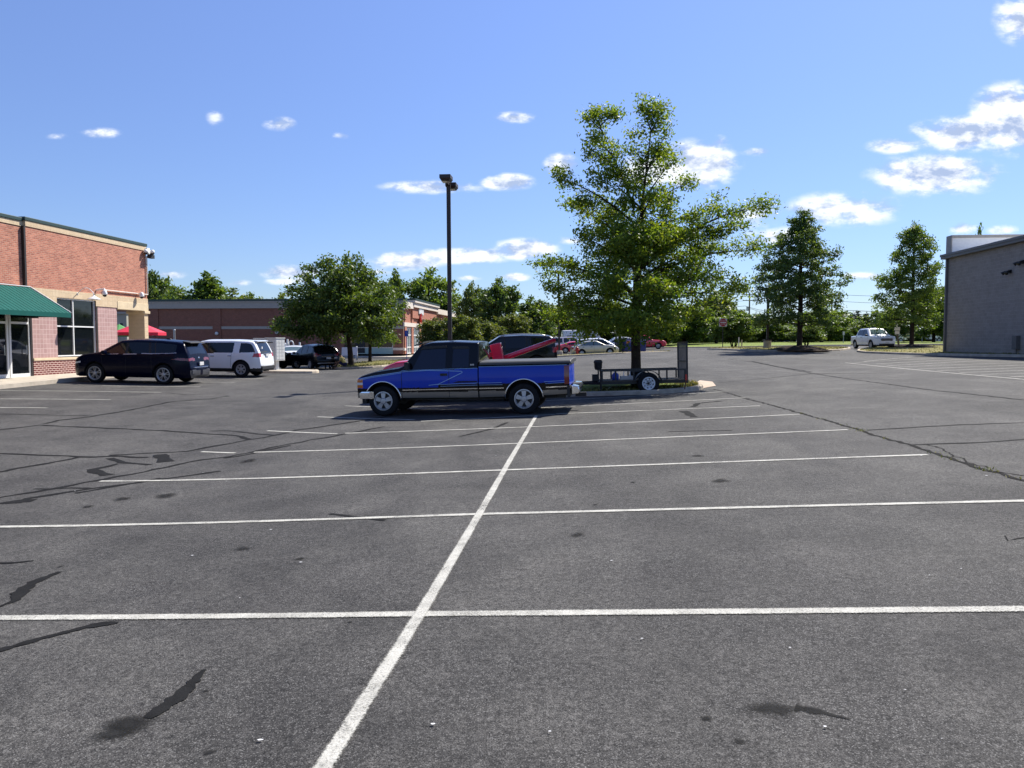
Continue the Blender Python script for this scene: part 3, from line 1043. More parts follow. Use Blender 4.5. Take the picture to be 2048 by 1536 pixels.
def sheet(name, m, P, h, kerb=None):
    """flat raised pavement from a polygon (convex)"""
    b_ = MB()
    n = len(P)
    top = [(p.x, p.y, zg(p.x, p.y) + h) for p in P]
    bot = [(p.x, p.y, zg(p.x, p.y) - .2) for p in P]
    b_.add(top + bot, [tuple(range(n))] + [(i, (i + 1) % n, n + (i + 1) % n, n + i) for i in range(n)])
    return struct(b_.build(name, m, bevel=.02))


LB = Vector((-18.9, 40.0, 0)); LB.z = .33            # far corner of the left shop's facade
BB = Vector((at(807, 708, 88).x, 88.0, at(807, 708, 88).z))   # corner of the brown shop
RB = Vector((28.1, 50.0, 1.25))                      # far corner of the grey block building


def sidewalks():
    def P(a, r): return LB + GF * a + GR * r
    b_ = MB()
    n = 14
    v = []
    for i in range(n + 1):
        a = -26 + i * 2.6
        if a > 8: a = 8
        w = 2.0
        for r_, dz in ((-.4, 0), (w, -.03), (w + .03, -.05)):
            p = P(a, r_); z = max(zg(p.x, p.y) + .13, 0) if r_ > 0 else LB.z
            v.append((p.x, p.y, zg(p.x, p.y) + .15 + (0 if r_ > 0 else .05)))
        p = P(a, w + .05); v.append((p.x, p.y, zg(p.x, p.y) - .1))
    b_.add(v, [(4 * i + k, 4 * i + 4 + k, 4 * i + 5 + k, 4 * i + 1 + k) for i in range(n) for k in range(3)])
    struct(b_.build('pavement', 'concrete'))
    b2 = MB(); v = []
    for a, r_ in ((-5.5, -50), (-5.5, 5.5), (45, 5.5), (45, .0)):
        pass
    P2 = [BB + GF * a + GR * r_ for a, r_ in ((-4, -60), (-4, 4.5), (50, 4.5), (50, -.3), (-.3, -.3), (-.3, -60))]
    nn = 0
    for (a0, r0, a1, r1) in ((-4, -60, .2, 4.5), (.2, -.2, 50, 4.5)):
        for i in range(12):
            for j in range(4):
                q = []
                for u, w in ((i, j), (i + 1, j), (i + 1, j + 1), (i, j + 1)):
                    if a1 < 1:
                        p = BB + GR * (r0 + (r1 - r0) * u / 12) + GF * (a0 + (a1 - a0) * w / 4)
                    else:
                        p = BB + GF * (a0 + (a1 - a0) * u / 12) + GR * (r0 + (r1 - r0) * w / 4)
                    q.append((p.x, p.y, zg(p.x, p.y) + .13))
                b2.add(q, [(0, 1, 2, 3)])
    o = b2.build('pavement', 'concrete', fixn=False)
    bm = bmesh.new(); bm.from_mesh(o.data)
    bmesh.ops.remove_doubles(bm, verts=bm.verts, dist=.01)
    bmesh.ops.recalc_face_normals(bm, faces=bm.faces)
    ed = [e for e in bm.edges if len(e.link_faces) == 1]
    r_ = bmesh.ops.extrude_edge_only(bm, edges=ed)
    for e in r_['geom']:
        if isinstance(e, bmesh.types.BMVert): e.co.z -= .3
    bm.to_mesh(o.data); bm.free()
    struct(o)


islands()
# ------------------------------------------------------------------ buildings
RZ = math.pi / 2 - PHI     # local x runs along the rows, local y to the left


def plane_hit(root, px, py, off=0.0, axis='y'):
    """where the sight line of a photo pixel meets a wall plane of a building (local coordinates)"""
    mw = Matrix.Translation(root.location) @ Matrix.Rotation(root.rotation_euler.z, 4, 'Z')
    inv = mw.inverted()
    o = inv @ EYE
    d = inv.to_3x3() @ ray(px, py)
    t = (off - (o.y if axis == 'y' else o.x)) / (d.y if axis == 'y' else d.x)
    return o + d * t


def window(parent, x0, x1, z0, z1, y, muls=(), trans=(), fw=.06, dep=.08, glass='glass', out=-1, frame='white_metal', axis='y', name='window', sill=None):
    """glazed opening: frame with its panes; out = side it faces"""
    b = MB()

    def bx(mb, a0, a1, c0, c1, y0, y1):
        if axis == 'y': mb.box(a0, a1, min(y0, y1), max(y0, y1), c0, c1)
        else: mb.box(min(y0, y1), max(y0, y1), a0, a1, c0, c1)
    yo = y + out * dep
    bx(b, x0, x0 + fw, z0, z1, y, yo); bx(b, x1 - fw, x1, z0, z1, y, yo)
    bx(b, x0 + fw, x1 - fw, z0, z0 + fw, y, yo); bx(b, x0 + fw, x1 - fw, z1 - fw, z1, y, yo)
    for m_ in muls: bx(b, m_ - fw / 2, m_ + fw / 2, z0 + fw, z1 - fw, y, yo - out * .003)
    for m_ in trans: bx(b, x0 + fw, x1 - fw, m_ - fw / 2, m_ + fw / 2, y, yo - out * .006)
    fr = b.build(name, frame, parent)
    g = MB(); bx(g, x0 + fw * .5, x1 - fw * .5, z0 + fw * .5, z1 - fw * .5, y + out * dep * .25, y + out * dep * .45)
    g.build('pane', glass, fr)
    if sill:
        s = MB(); bx(s, x0 - .05, x1 + .05, z0 - .06, z0 - .003, y, y + out * .16); s.build('sill', sill, fr)
    return fr


def left_shop():
    r = thing('brick_shop', 'red brick shop with cream stone bands and dark green roof edge at the left', 'shop', LB, RZ)

    def X(px, py=640, off=0): return plane_hit(r, px, py, off).x

    def Z(px, py, off=0): return plane_hit(r, px, py, off).z
    xe = 0.0
    xj = X(51, 500)                 # joint between both wall parts
    xl = xj - 14
    ztop = Z(51, 433.5); zcap = Z(51, 441); zb1 = Z(51, 452)
    zb2 = Z(57, 574); xo0 = X(234, 640)
    z_lintel0 = Z(240, 618.5); z_lintel1 = Z(240, 603)
    z_tt = Z(214, 614)              # top of pink tile
    zw1 = Z(130, 596); zw0 = Z(130, 712)
    zled1 = Z(70, 716.3); zled0 = Z(70, 721.5)
    xw0, xw1 = X(114, 650), X(192, 650)
    xd0, xd1 = X(-70, 650), X(62, 690)
    zd1 = Z(30, 600); 
    T = .35
    # body of the building behind the front
    b = MB()
    b.box(xl, xo0 - .02, .36, 18, 0, ztop - .55)
    b.box(xo0 - .02, xe - .06, 4.2, 18, 0, ztop - .55)
    b.box(xo0 - .02, xe - .06, .36, 4.2, z_lintel0 + .25, ztop - .55)
    b.build('rear_block', 'beige_wall', r)
    rf = MB(); rf.box(xl, xe - .36, .4, 17.9, ztop - .548, ztop - .42); rf.build('roof', 'roof_grey', r)
    # brick fields
    b = MB()
    b.box(xj, xe, 0, T, zb2, zb1)
    b.box(xl, xj - .002, .10, T, zb2 - .02, zb1 - .02)
    w = b.build('wall', 'red_brick', r)
    b = MB(); b.box(xe - T, xe - .004, T + .002, 18, zb2, zb1); b.build('wall', 'brown_brick_shaded_y', r)
    # cream bands
    b = MB()
    b.box(xj, xe, -.03, T, zb1, zcap)
    b.box(xl, xj - .002, .07, T, zb1 - .02, zcap - .02)
    b.box(xj - .4, xw0, -.03, T, z_tt, zb2); b.box(xw0, xw1, -.03, T, zw1, zb2); b.box(xw1, xo0, -.03, T, z_tt, zb2)
    b.box(xo0, xe + .02, -.034, T, z_lintel1, zb2)
    b.build('stone_band', 'tile_cream', r)
    b = MB(); b.box(xo0 + .01, xe + .03, -.05, T + .1, z_lintel0, z_lintel1 - .002); b.build('lintel', 'cream_stone', r, bevel=.01)
    # pink tile piers
    b = MB()
    b.box(xd1 + .10, xw0, 0, T, zled1, z_tt - .002)
    b.build('tile_pier', 'tile_pink', r)
    b = MB(); b.box(xw1, xo0, 0, T, .0, z_tt - .002); b.build('tile_pier', 'tile_pink', r)
    b = MB(); b.box(xd1 + .08, xw1, -.06, T, zled0, zled1 - .002); b.build('ledge', 'cream_stone', r, bevel=.01)
    b = MB(); b.box(xd1 + .08, xw1, -.03, T, -.1, zled0 - .002); b.build('plinth', 'base_brick', r)
    b = MB(); b.box(xw1 - .0, xw1 + .12, -.02, .16, zw0, zw1); b.build('window_jamb', 'dark_bronze', r)
    b = MB(); b.box(xd1 - .02, xd1 + .08, -.02, T, 0, zw1); b.build('door_jamb', 'dark_bronze', r)
    b = MB(); b.box(xj - .10, xj - .004, -.03, .09, zb2, zb1); b.build('shaded_return', 'dark_bronze', r)  # dark strip: shade on the projecting wall's return, put in as colour
    # roof edge caps
    b = MB()
    b.box(xj - .05, xe + .06, -.06, T + .05, zcap, ztop)
    b.box(xl, xj - .054, .03, T + .05, zcap - .05, ztop - .05)
    b.box(xe - T - .05, xe + .056, T + .052, 18, zcap, ztop)
    b.build('roof_edge', 'cap_green', r, bevel=.02)
    # window
    xm = X(149, 650); zt = Z(149, 653)
    window(r, xw0 + .002, xw1 - .002, zw0 - .02, zw1 - .003, .14, (xm,), (zt,), .055, .10)
    b = MB(); b.box(xw0, xw1, .25, T, zled1, zw1); b.build('window_back', 'interior_dark', r)
    # doors
    zt2 = Z(40, 646); zdb = .0
    d = MB(); fw = .09
    xm2 = X(19.5, 690)
    dr = None
    for a0, a1 in ((xm2 - .0 + .03, xd1), (xd0, xm2 - .03)):
        d = MB()
        d.box(a0, a0 + fw, .02, .12, 0, zd1); d.box(a1 - fw, a1, .02, .12, 0, zd1)
        d.box(a0 + fw, a1 - fw, .02, .12, 0, .2); d.box(a0 + fw, a1 - fw, .02, .12, zt2 - .04, zt2 + .05); d.box(a0 + fw, a1 - fw, .02, .12, zd1 - .08, zd1)
        o = d.build('door', 'white_metal', r)
        g = MB(); g.box(a0 + fw, a1 - fw, .06, .075, .2, zd1 - .08); g.build('pane', 'glass', o)
        g = MB(); g.tube([(a1 - .3, -.05, .95), (a1 - .3, -.05, 1.35)], .016); g.tube([(a1 - .3, -.05, .98), (a1 - .3, .07, .98)], .012); g.tube([(a1 - .3, -.05, 1.32), (a1 - .3, .07, 1.32)], .012); g.build('handle', 'chrome', o)
    b = MB(); b.box(xd0, xd1, .16, .3, 0, zd1); b.build('door_back', 'interior_dark', r)
    # column of the open corner
    b = MB()
    xc0, xc1 = X(288.5, 650), X(301, 650)
    b.box(xc0, xe + .02, -.02, .85, -.2, z_lintel0 - .14); b.build('column', 'tile_cream', r)
    b = MB(); b.box(xc0 - .08, xe + .10, -.10, .93, z_lintel0 - .14, z_lintel0 - .002); b.build('column_cap', 'cream_stone', r, bevel=.015)
    # gooseneck lamp over the window
    def goose(px, py, hx, mat_):
        p = plane_hit(r, px, py)
        g = MB()
        pts = []
        for k in range(13):
            t = k / 12
            pts.append((p.x + .02, -.03 - .75 * t, p.z + .28 * math.sin(t * math.pi * .95)))
        e = pts[-1]
        pts.append((e[0], e[1] - .02, e[2] - .12))
        g.tube(pts, .018); g.lathe([(.0, 0), (.07, 0), (.07, .025), (0, .025)], 12, 'y', (p.x + .02, -.03, p.z))
        l = g.build('wall_lamp', mat_, None, smooth=True)
        h = MB(); h.lathe([(.03, .02), (.06, -.02), (.12, -.06), (.26, -.14), (.30, -.17), (.29, -.17), (.11, -.07), (.02, -.03)], 24, 'z', (e[0], e[1] - .02, e[2] - .12))
        h.build('lamp_shade', mat_, l, smooth=True)
        l.location = r.location; l.rotation_euler = r.rotation_euler
        return l
    tag(goose(153, 588, 0, 'white_metal'), 'white gooseneck lamp over the four-pane shop window', 'wall lamp')
    l = thing('wall_lamp', 'dark gooseneck lamp under the green awning beside the glass door', 'wall lamp', r.location, RZ)
    p = plane_hit(r, 62, 633, -.5)
    g = MB(); g.lathe([(.03, .10), (.08, .07), (.20, .02), (.28, -.06), (.27, -.06), (.10, .02)], 20, 'z', (p.x, p.y, p.z)); g.build('lamp_shade', 'black_metal', l, smooth=True)
    g = MB(); g.tube([(p.x, p.y, p.z + .08), (p.x, p.y + .1, p.z + .2), (p.x, p.y + .3, p.z + .24), (p.x, 0.0, p.z + .18)], .016); g.build('arm', 'black_metal', l)
    # awning over the doors
    a = thing('awning', 'dark green sloping fabric awning over the glass shop doors', 'awning', r.location, RZ)
    zt_ = Z(30, 572); x1 = X(57, 575)
    e = plane_hit(r, 142, 630, -1.55)
    zl_ = e.z + .02; pr = 1.55
    # end of the slope stands at the joint; the outer corner is found in front of the window
    xo = e.x
    m = MB()
    x0 = xl
    m.add([(x0, -.04, zt_), (x1, -.04, zt_), (xo, -pr, zl_ + .05), (x0, -pr, zl_ + .05), (x0, -.04, zt_ - .03), (x1, -.04, zt_ - .03), (xo, -pr, zl_ + .02), (x0, -pr, zl_ + .02)],
          [(0, 1, 2, 3), (7, 6, 5, 4), (1, 5, 6, 2), (0, 3, 7, 4), (0, 4, 5, 1)])
    n = 40
    m.add([(x0, -pr, zl_ + .052), (xo, -pr, zl_ + .052), (xo, -pr - .003, zl_ - .13), (x0, -pr - .003, zl_ - .13)], [(0, 1, 2, 3)])
    m.add([(xo, -pr, zl_ + .052), (x1, -.04, zt_ - .0), (x1, -.04, zl_ - .10), (xo, -pr, zl_ - .13)], [(0, 1, 2, 3)])
    m.build('canopy', 'awning_green', a)
    m = MB()
    for k in range(60):                # standing seams
        t = k / 59
        xa, xb = x0 + (x1 - x0) * t, x0 + (xo - x0) * t
        m.bar((xa, -.045, zt_ + .008), (xb, -pr, zl_ + .058), .010, .008)
    m.build('seams', 'awning_green', a)
    m = MB(); m.bar((x1 + .01, -.05, zt_ + .03), (xo + .01, -pr, zl_ + .075), .05, .03); m.bar((x0, -.05, zt_ + .03), (x1, -.05, zt_ + .03), .05, .03); m.build('edge_trim', 'white_metal', a)
    m = MB(); m.bar((x1, -.06, zl_ - .1), (xo, -pr + .03, zl_ - .1), .03); m.bar((x0, -pr + .03, zl_ - .1), (xo, -pr + .03, zl_ - .1), .03); m.build('frame', 'black_metal', a)
    # cameras and conduit
    c = thing('conduit', 'thin pale conduit pipe running along the brick wall up to the roof corner', 'pipe', r.location, RZ)
    z0_ = Z(206, 580); z1_ = Z(294, 590); xs = X(205, 580)
    m = MB(); m.tube([(xs, -.06, z0_), (xe - .03, -.06, z0_)], .03); m.tube([(xe - .03, -.06, z0_), (xe - .03, -.06, Z(291, 512))], .03); m.build('pipe', 'white_stone', c)
    def dome(name, label, px, py, s, off):
        p = plane_hit(r, px, py, -off)
        t = thing(name, label, 'camera', r.location, RZ)
        m = MB(); m.tube([(p.x - .03, 0, p.z + .16 * s), (p.x - .03, p.y, p.z + .2 * s), (p.x - .03, p.y, p.z + .1 * s)], .035 * s); m.build('bracket', 'white_metal', t)
        m = MB(); m.lathe([(0, .2), (.06, .19), (.10, .12), (.12, .0), (.12, -.04), (0, -.04)], 16, 'z', (p.x - .03, p.y, p.z)); m.build('housing', 'white_metal', t, smooth=True)
        m = MB(); m.ell((p.x - .03, p.y, p.z - .04), (.09, .09, .10)); m.build('dome', 'black_plastic', t, smooth=True)
    dome('security_camera', 'white dome security camera with black lens at the left end of the conduit', 210, 588, 1.15, .4)
    dome('security_camera', 'small white security camera at the right end of the conduit by the corner', 284, 592, .7, .25)
    t = thing('security_camera', 'cluster of three white dome cameras at the top corner of the brick shop', 'camera', r.location, RZ)
    p = plane_hit(r, 293, 505, -.1)
    m = MB(); m.box(xe - .12, xe + .13, -.16, .16, p.z - .08, p.z + .24); m.build('bracket', 'white_metal', t, bevel=.03)
    for dx, dy in ((-.24, -.14), (.06, -.32), (.27, -.05)):
        m = MB(); m.lathe([(0, .16), (.075, .145), (.11, .08), (.12, -.02), (0, -.02)], 14, 'z', (xe + dx, dy, p.z)); h = m.build('housing', 'white_metal', t, smooth=True)
        m = MB(); m.ell((xe + dx, dy, p.z - .03), (.09, .09, .09)); m.build('dome', 'black_plastic', h, smooth=True)
    m = MB(); m.box(xe - .05, xe + .3, -.3, -.1, p.z - .28, p.z - .1); m.build('junction_box', 'black_plastic', t)
    # patio behind: red umbrella, green umbrella
    def umbrella(px, py, Y, rad, h, mt, label):
        q = at(px, py, Y)
        g = q.z - h
        u = thing('patio_umbrella', label, 'umbrella', (q.x, q.y, g))
        m = MB(); v = [(0, 0, h)]; ns = 8
        for k in range(ns):
            a_ = 2 * math.pi * (k + .5) / ns
            v.append((rad * math.cos(a_), rad * math.sin(a_), h - .62))
        for k in range(ns):
            a_ = 2 * math.pi * (k + .5) / ns
            v.append((rad * math.cos(a_), rad * math.sin(a_), h - .80))
        m.add(v, [(0, 1 + k, 1 + (k + 1) % ns) for k in range(ns)] + [(1 + k, 1 + ns + k, 1 + ns + (k + 1) % ns, 1 + (k + 1) % ns) for k in range(ns)])
        m.build('canopy', mt, u)
        m = MB(); m.tube([(0, 0, 0), (0, 0, h + .08)], .025); m.build('pole', 'galvanised', u)
        m = MB(); m.lathe([(0, .12), (.25, .10), (.28, 0), (0, 0)], 16); m.build('base', 'black_metal', u)
        for k in range(ns):
            a_ = 2 * math.pi * (k + .5) / ns
            m = MB(); m.tube([(0, 0, h - .05), (rad * .98 * math.cos(a_), rad * .98 * math.sin(a_), h - .66)], .012, 5); m.build('rib', 'white_metal', u)
    umbrella(279, 644, 46, 1.45, 2.75, 'umbrella_red', 'red patio umbrella behind the column of the brick shop')
    umbrella(238, 648, 49, 1.1, 2.7, 'umbrella_green', 'green patio umbrella behind the open corner of the brick shop')
    # low beige building seen through the opening
    q = at(258, 690, 75)
    k = thing('beige_building', 'low beige building seen through the open corner of the brick shop', 'building', (q.x, q.y, q.z), RZ)
    zt = at(250, 628, 75).z - q.z
    m = MB(); m.box(-.3, 1.2, 0, 9, -1, zt); m.build('wall', 'beige_wall', k)
    m = MB(); m.box(-.5, 1.3, -.1, 9.2, zt, zt + .2); m.build('roof_edge', 'fascia_grey', k)
    m = MB(); m.box(-.36, -.302, .4, .8, zt - 1.3, zt - .9); m.build('wall_light', 'black_metal', k)


left_shop()


def letters(parent, name, text, size, loc, rot, m, thick=.02):
    c = bpy.data.curves.new(name, 'FONT')
    c.body = text; c.size = size; c.extrude = thick; c.align_x = 'CENTER'; c.align_y = 'CENTER'
    o = bpy.data.objects.new('t', c); COL.objects.link(o)
    bpy.context.view_layer.update()
    me = bpy.data.meshes.new_from_object(o.evaluated_get(bpy.context.evaluated_depsgraph_get()))
    bpy.data.objects.remove(o)
    me.materials.clear(); me.materials.append(M[m])
    l = link(name, me, parent)
    l.location = loc; l.rotation_euler = rot
    return l


def brown_shop():
    r = thing('brick_store', 'long low brown brick store with grey fascia behind the parked cars', 'store', BB, RZ)
    # front wall lies on local x=0 (faces the camera), runs to local +y; bright side wall on local y=0

    def fy(px, py): return plane_hit(r, px, py, 0, 'x')

    def fs(px, py): return plane_hit(r, px, py, 0, 'y')
    ztop = fy(560, 598).z; zf1 = fy(560, 602.5).z; zf0 = fy(560, 616.5).z
    zm1 = fy(545, 652.5).z; zm0 = fy(545, 658).z
    yw = 62
    y_s0, y_s1 = fy(786, 690).y, fy(684, 690).y       # storefront window
    b = MB()
    b.box(0, .35, y_s1, yw, 0, zm0); b.box(0, .35, 0, y_s0, 0, zm0)
    b.box(0, .35, 0, yw, zm1, zf0)
    b.box(0, .35, y_s0, y_s1, fy(730, 655).z, zm0)
    w = b.build('wall', 'brown_brick_shaded_y', r)
    b = MB(); b.box(.36, 48, .36, yw, 0, zf0); b.build('rear_block', 'beige_wall', r)
    b = MB(); b.box(-.03, .35, y_s1, yw, zm0, zm1); b.box(-.03, .35, -.03, y_s1, zm0, zm1); b.build('stone_band', 'fascia_grey', r)
    b = MB(); b.box(-.035, .3, -.035, y_s0 + .02, fy(795, 700.5).z, fy(795, 695.5).z); b.build('stone_band', 'white_stone', r)
    for y in [fy(p, 640).y for p in (434, 309, 556, 680)]:
        b = MB(); b.box(-.12, .0, y - .5, y + .5, 0, zf0); b.build('pilaster', 'brown_brick_shaded_y', r)
    b = MB(); b.box(-.25, .5, -.25, yw, zf0, zf1); b.box(-.32, .5, -.32, yw, zf1 - .12, zf1 + .02); b.build('fascia', 'fascia_grey', r)
    b = MB(); b.box(-.35, .6, -.35, yw, zf1 + .021, ztop); b.build('roof_edge', 'cap_green', r)
    b = MB(); b.box(.5, 47, .5, yw, zf0, ztop - .2); b.build('roof', 'roof_grey', r)
    q = fy(500, 605)
    b = MB(); b.box(14, 18, q.y, q.y + 6, ztop - .2, ztop + .5); b.build('roof_unit', 'white_metal', r)
    # storefront
    zt = fy(730, 655).z; zp = fy(730, 696).z
    muls = [fy(p, 690).y for p in (757, 741, 719, 703)]
    window(r, y_s0, y_s1, zp, zt, .12, muls, (), .09, .10, 'glass', -1, 'satin_chrome', 'x')
    b = MB(); b.box(.05, .2, y_s0, y_s1, 0, zp - .003); b.build('panel', 'teal_panel', r)
    b = MB(); b.box(.23, .34, y_s0, y_s1, zp, zt); b.build('window_back', 'interior_dark', r)
    b = MB(); y = fy(720, 680).y; b.box(.02, .045, y - .55, y + .55, fy(720, 706).z, fy(720, 664).z); b.build('poster', 'black_plastic', r)
    # wall lamps
    for px, py in ((308, 669), (435, 667), (555, 665)):
        q = fy(px, py)
        l = thing('wall_light', {308: 'round white wall light on the brown brick beside the corner column', 435: 'round white wall light on the brown brick above the white SUV', 555: 'round white wall light on the brown brick near the pear tree'}[px], 'wall light', BB, RZ, 'round lights on the brown brick wall')
        m = MB(); m.lathe([(0, -.42), (.12, -.40), (.19, -.30), (.20, -.25), (.20, -.12), (0, -.12)], 14, 'x', (0, q.y, q.z)); m.build('globe', 'white_metal', l, smooth=True)
        m = MB(); m.lathe([(0, -.05), (.24, -.05), (.24, -.135), (0, -.135)], 14, 'x', (0, q.y, q.z + .0)); m.build('base', 'black_metal', l)
    # sunlit side: piers, parapets, shop windows, sign
    xs = lambda px: fs(px, 660).x
    zside = zf0
    z_b = fs(812, 655).z
    cols = [0, xs(812), xs(825), xs(829), xs(845), xs(850), xs(868), xs(873)]
    ptop = fs(825, 598).z; x0, x1 = xs(822), xs(870)
    b = MB()
    b.box(.36, 48, 0, .35, z_b, zf0)
    b.build('wall', 'brown_brick_x', r)
    for a in (0.36, xs(822), xs(838), xs(852), xs(866), xs(880), xs(893), xs(905)):
        b = MB(); b.box(a, a + .9, -.12, .35, 0, zf0); b.build('pier', 'brown_brick_x', r)
    b = MB(); b.box(x0, x1, -.22, .3, zf0, ptop - 1.0); b.box(x0, x0 + .8, -.22, 8, zf1, ptop - 1.0); b.box(x0, x1, -.22, -.13, z_b + 1.2, zf0 - .002); b.build('gable_wall', 'brown_brick_x', r)
    b = MB(); b.box(x0 - .2, x1 + .2, -.45, .5, ptop - 1.0, ptop - .45); b.box(x0 - .35, x1 + .35, -.62, .6, ptop - .449, ptop - .2); b.build('cornice', 'white_stone', r)
    b = MB(); b.box(x0 - .4, x1 + .4, -.66, 8, ptop - .199, ptop); b.box(x0 - .1, x0 - .0, .6, 8, zf1, ptop - .2); b.build('parapet_cap', 'cap_green', r)
    b = MB(); b.box(-.3, x0 - .36, -.40, .0, zf0 + .02, zf1 - .1); b.build('cornice', 'white_stone', r)
    b = MB(); b.box(x1 + .36, 48, -.4, 0, zf0 + .02, zf1 - .1); b.build('cornice', 'white_stone', r)
    b = MB(); b.box(-.04, 48, -.16, .0, fs(812, 653).z, fs(812, 645).z); b.box(-.04, .9, -.16, .0, fs(812, 701).z, fs(812, 696).z); b.build('stone_band', 'white_stone', r)
    for a0, a1 in ((.95, xs(822)), (xs(822) + .95, xs(838)), (xs(838) + .95, xs(852)), (xs(852) + .95, xs(866)), (xs(866) + .95, xs(880)), (xs(880) + .95, xs(893)), (xs(893) + .95, xs(905))):
        mids = tuple(a0 + (a1 - a0) * k / 3 for k in (1, 2))
        window(r, a0, a1, .0, z_b, .08, mids, (z_b * .72, z_b * .25), .12, .10, 'glass_light', -1, 'white_metal', 'y')
        b = MB(); b.box(a0, a1, .2, .34, 0, z_b); b.build('window_back', 'teal_panel', r)
    # shop sign: white hand-like letters over a red badge
    q0 = fs(833, 612); q1 = fs(842, 631)
    s = thing('shop_sign', 'white raised shop sign over a red round badge on the sunlit brick gable', 'sign', BB, RZ)
    m = MB()
    w_ = q1.x - q0.x; zc0 = q1.z; h_ = q0.z - q1.z
    for a, z0, z1 in ((.05, .1, .75), (.3, .0, 1.0), (.55, .05, .95), (.8, .0, .8)):
        m.box(q0.x + w_ * a, q0.x + w_ * (a + .2), -.36, -.225, zc0 + h_ * z0, zc0 + h_ * z1)
    m.box(q0.x, q0.x + w_, -.35, -.226, zc0 + h_ * .12, zc0 + h_ * .45)
    m.build('letters', 'white_metal', s, bevel=.04)
    c_ = fs(837, 636)
    m = MB(); m.lathe([(0, -.24), (.55, -.24), (.6, -.36), (0, -.40)], 20, 'y', (c_.x, 0, c_.z)); m.build('badge', 'red_plastic', s)
    # cameras at the corner
    t = thing('security_camera', 'white dome cameras on a black bracket at the corner of the brown store', 'camera', BB, RZ)
    q = fy(801, 617)
    m = MB(); m.box(-.7, -.02, q.y - .6, q.y + .3, q.z + .1, q.z + .35); m.build('bracket', 'black_metal', t)
    for dy in (-.45, .2, .7):
        m = MB(); m.lathe([(0, .15), (.2, .1), (.22, -.1), (.1, -.25), (0, -.27)], 12, 'z', (-.6, q.y + dy, q.z)); m.build('housing', 'white_metal', t, smooth=True)


brown_shop()


def grey_block():
    r = thing('block_building', 'grey concrete block building with brown fascia at the right edge', 'building', RB, RZ)
    # its visible wall lies on local y=0 and runs towards the camera (local -x)

    def fs(px, py, off=0): return plane_hit(r, px, py, off, 'y')
    zt = fs(1893, 519).z
    zf1 = fs(1893, 511).z
    xl = -26
    b = MB(); b.box(xl, 0, -.3, 0, -1.2, zt); b.box(-.3, 0, -22, -.302, -1.2, zt); w = b.build('wall', 'cmu_grey', r)
    b = MB(); b.box(xl, -.31, -22, -.31, -1, zt - .1); b.build('rear_block', 'roof_grey', r)
    b = MB(); b.box(xl, .28, -.1, .30, zt + .0, zf1 + .02); b.box(xl, .32, -.2, .34, zf1 - .10, zf1 + .05); b.build('fascia', 'fascia_taupe', r, bevel=.015)
    b = MB(); b.box(xl, .3, -22, -.21, zf1 - .14, zf1 - .02); b.build('roof', 'roof_bounce_white', r)
    b = MB(); b.box(-.22, -.06, .004, .14, -.6, zt); b.bar((-.14, .08, -.55), (-.14, .75, -1.0), .13, .13); b.build('downspout', 'fascia_taupe', r)
    e = MB(); e.bar((-.14, .30, -.62), (-.20, 1.0, -1.0), .16, .14); e.build('downspout_elbow', 'white_metal', r, bevel=.02)
    # white parapet standing above the far front
    pz = at(1892, 477, RB.y + 1).z - RB.z
    b = MB(); b.box(-.55, .05, -30, -.02, zf1 - .1, pz - .18); b.build('parapet', 'parapet_white', r)
    b = MB(); b.box(-.62, .12, -30, .05, pz - .18, pz); b.box(-.6, .1, -.0, .06, zf1 + .055, pz - .181); b.build('parapet_cap', 'fascia_grey', r)
    for px, py, nm in ((2021, 543, 'wall_light'), (2046, 524, 'wall_light')):
        q = fs(px, py)
        lab = 'small black twin-head flood light low on the grey block wall' if px < 2040 else 'small black flood light higher up near the right edge of the grey block wall'
        l = thing('flood_light', lab, 'flood light', r.location, RZ)
        m = MB(); m.box(q.x - .12, q.x + .12, .003, .08, q.z - .1, q.z + .1); m.build('base', 'black_metal', l)
        for s in (-.16, .16):
            m = MB(); m.tube([(q.x + s * .5, .06, q.z + .02), (q.x + s, .24, q.z - .02), (q.x + s * 1.3, .34, q.z - .12)], [.05, .06, .12], 10); m.build('head', 'black_metal', l, smooth=True)
    q = fs(2036, 686)
    l = thing('meter_box', 'grey electrical box mounted low on the grey block wall', 'box', r.location, RZ)
    m = MB(); m.box(q.x - .22, q.x + .22, .003, .22, q.z - .35, q.z + .40); m.build('cabinet', 'roof_grey', l, bevel=.015)
    m = MB(); m.tube([(q.x, .08, q.z - .35), (q.x, .08, q.z - 1.2)], .03); m.build('conduit', 'roof_grey', l)


grey_block()
# ------------------------------------------------------------------ trees
LEAF = [(-.5, 0, 0), (-.12, .30, .04), (.5, 0, -.03), (-.12, -.30, .04)]


def tubes_np(paths, n=6):
    """many tapered tubes as one MB"""
    mb = MB()
    for pts, rr in paths:
        mb.tube(pts, rr, n, cap=False)
    return mb


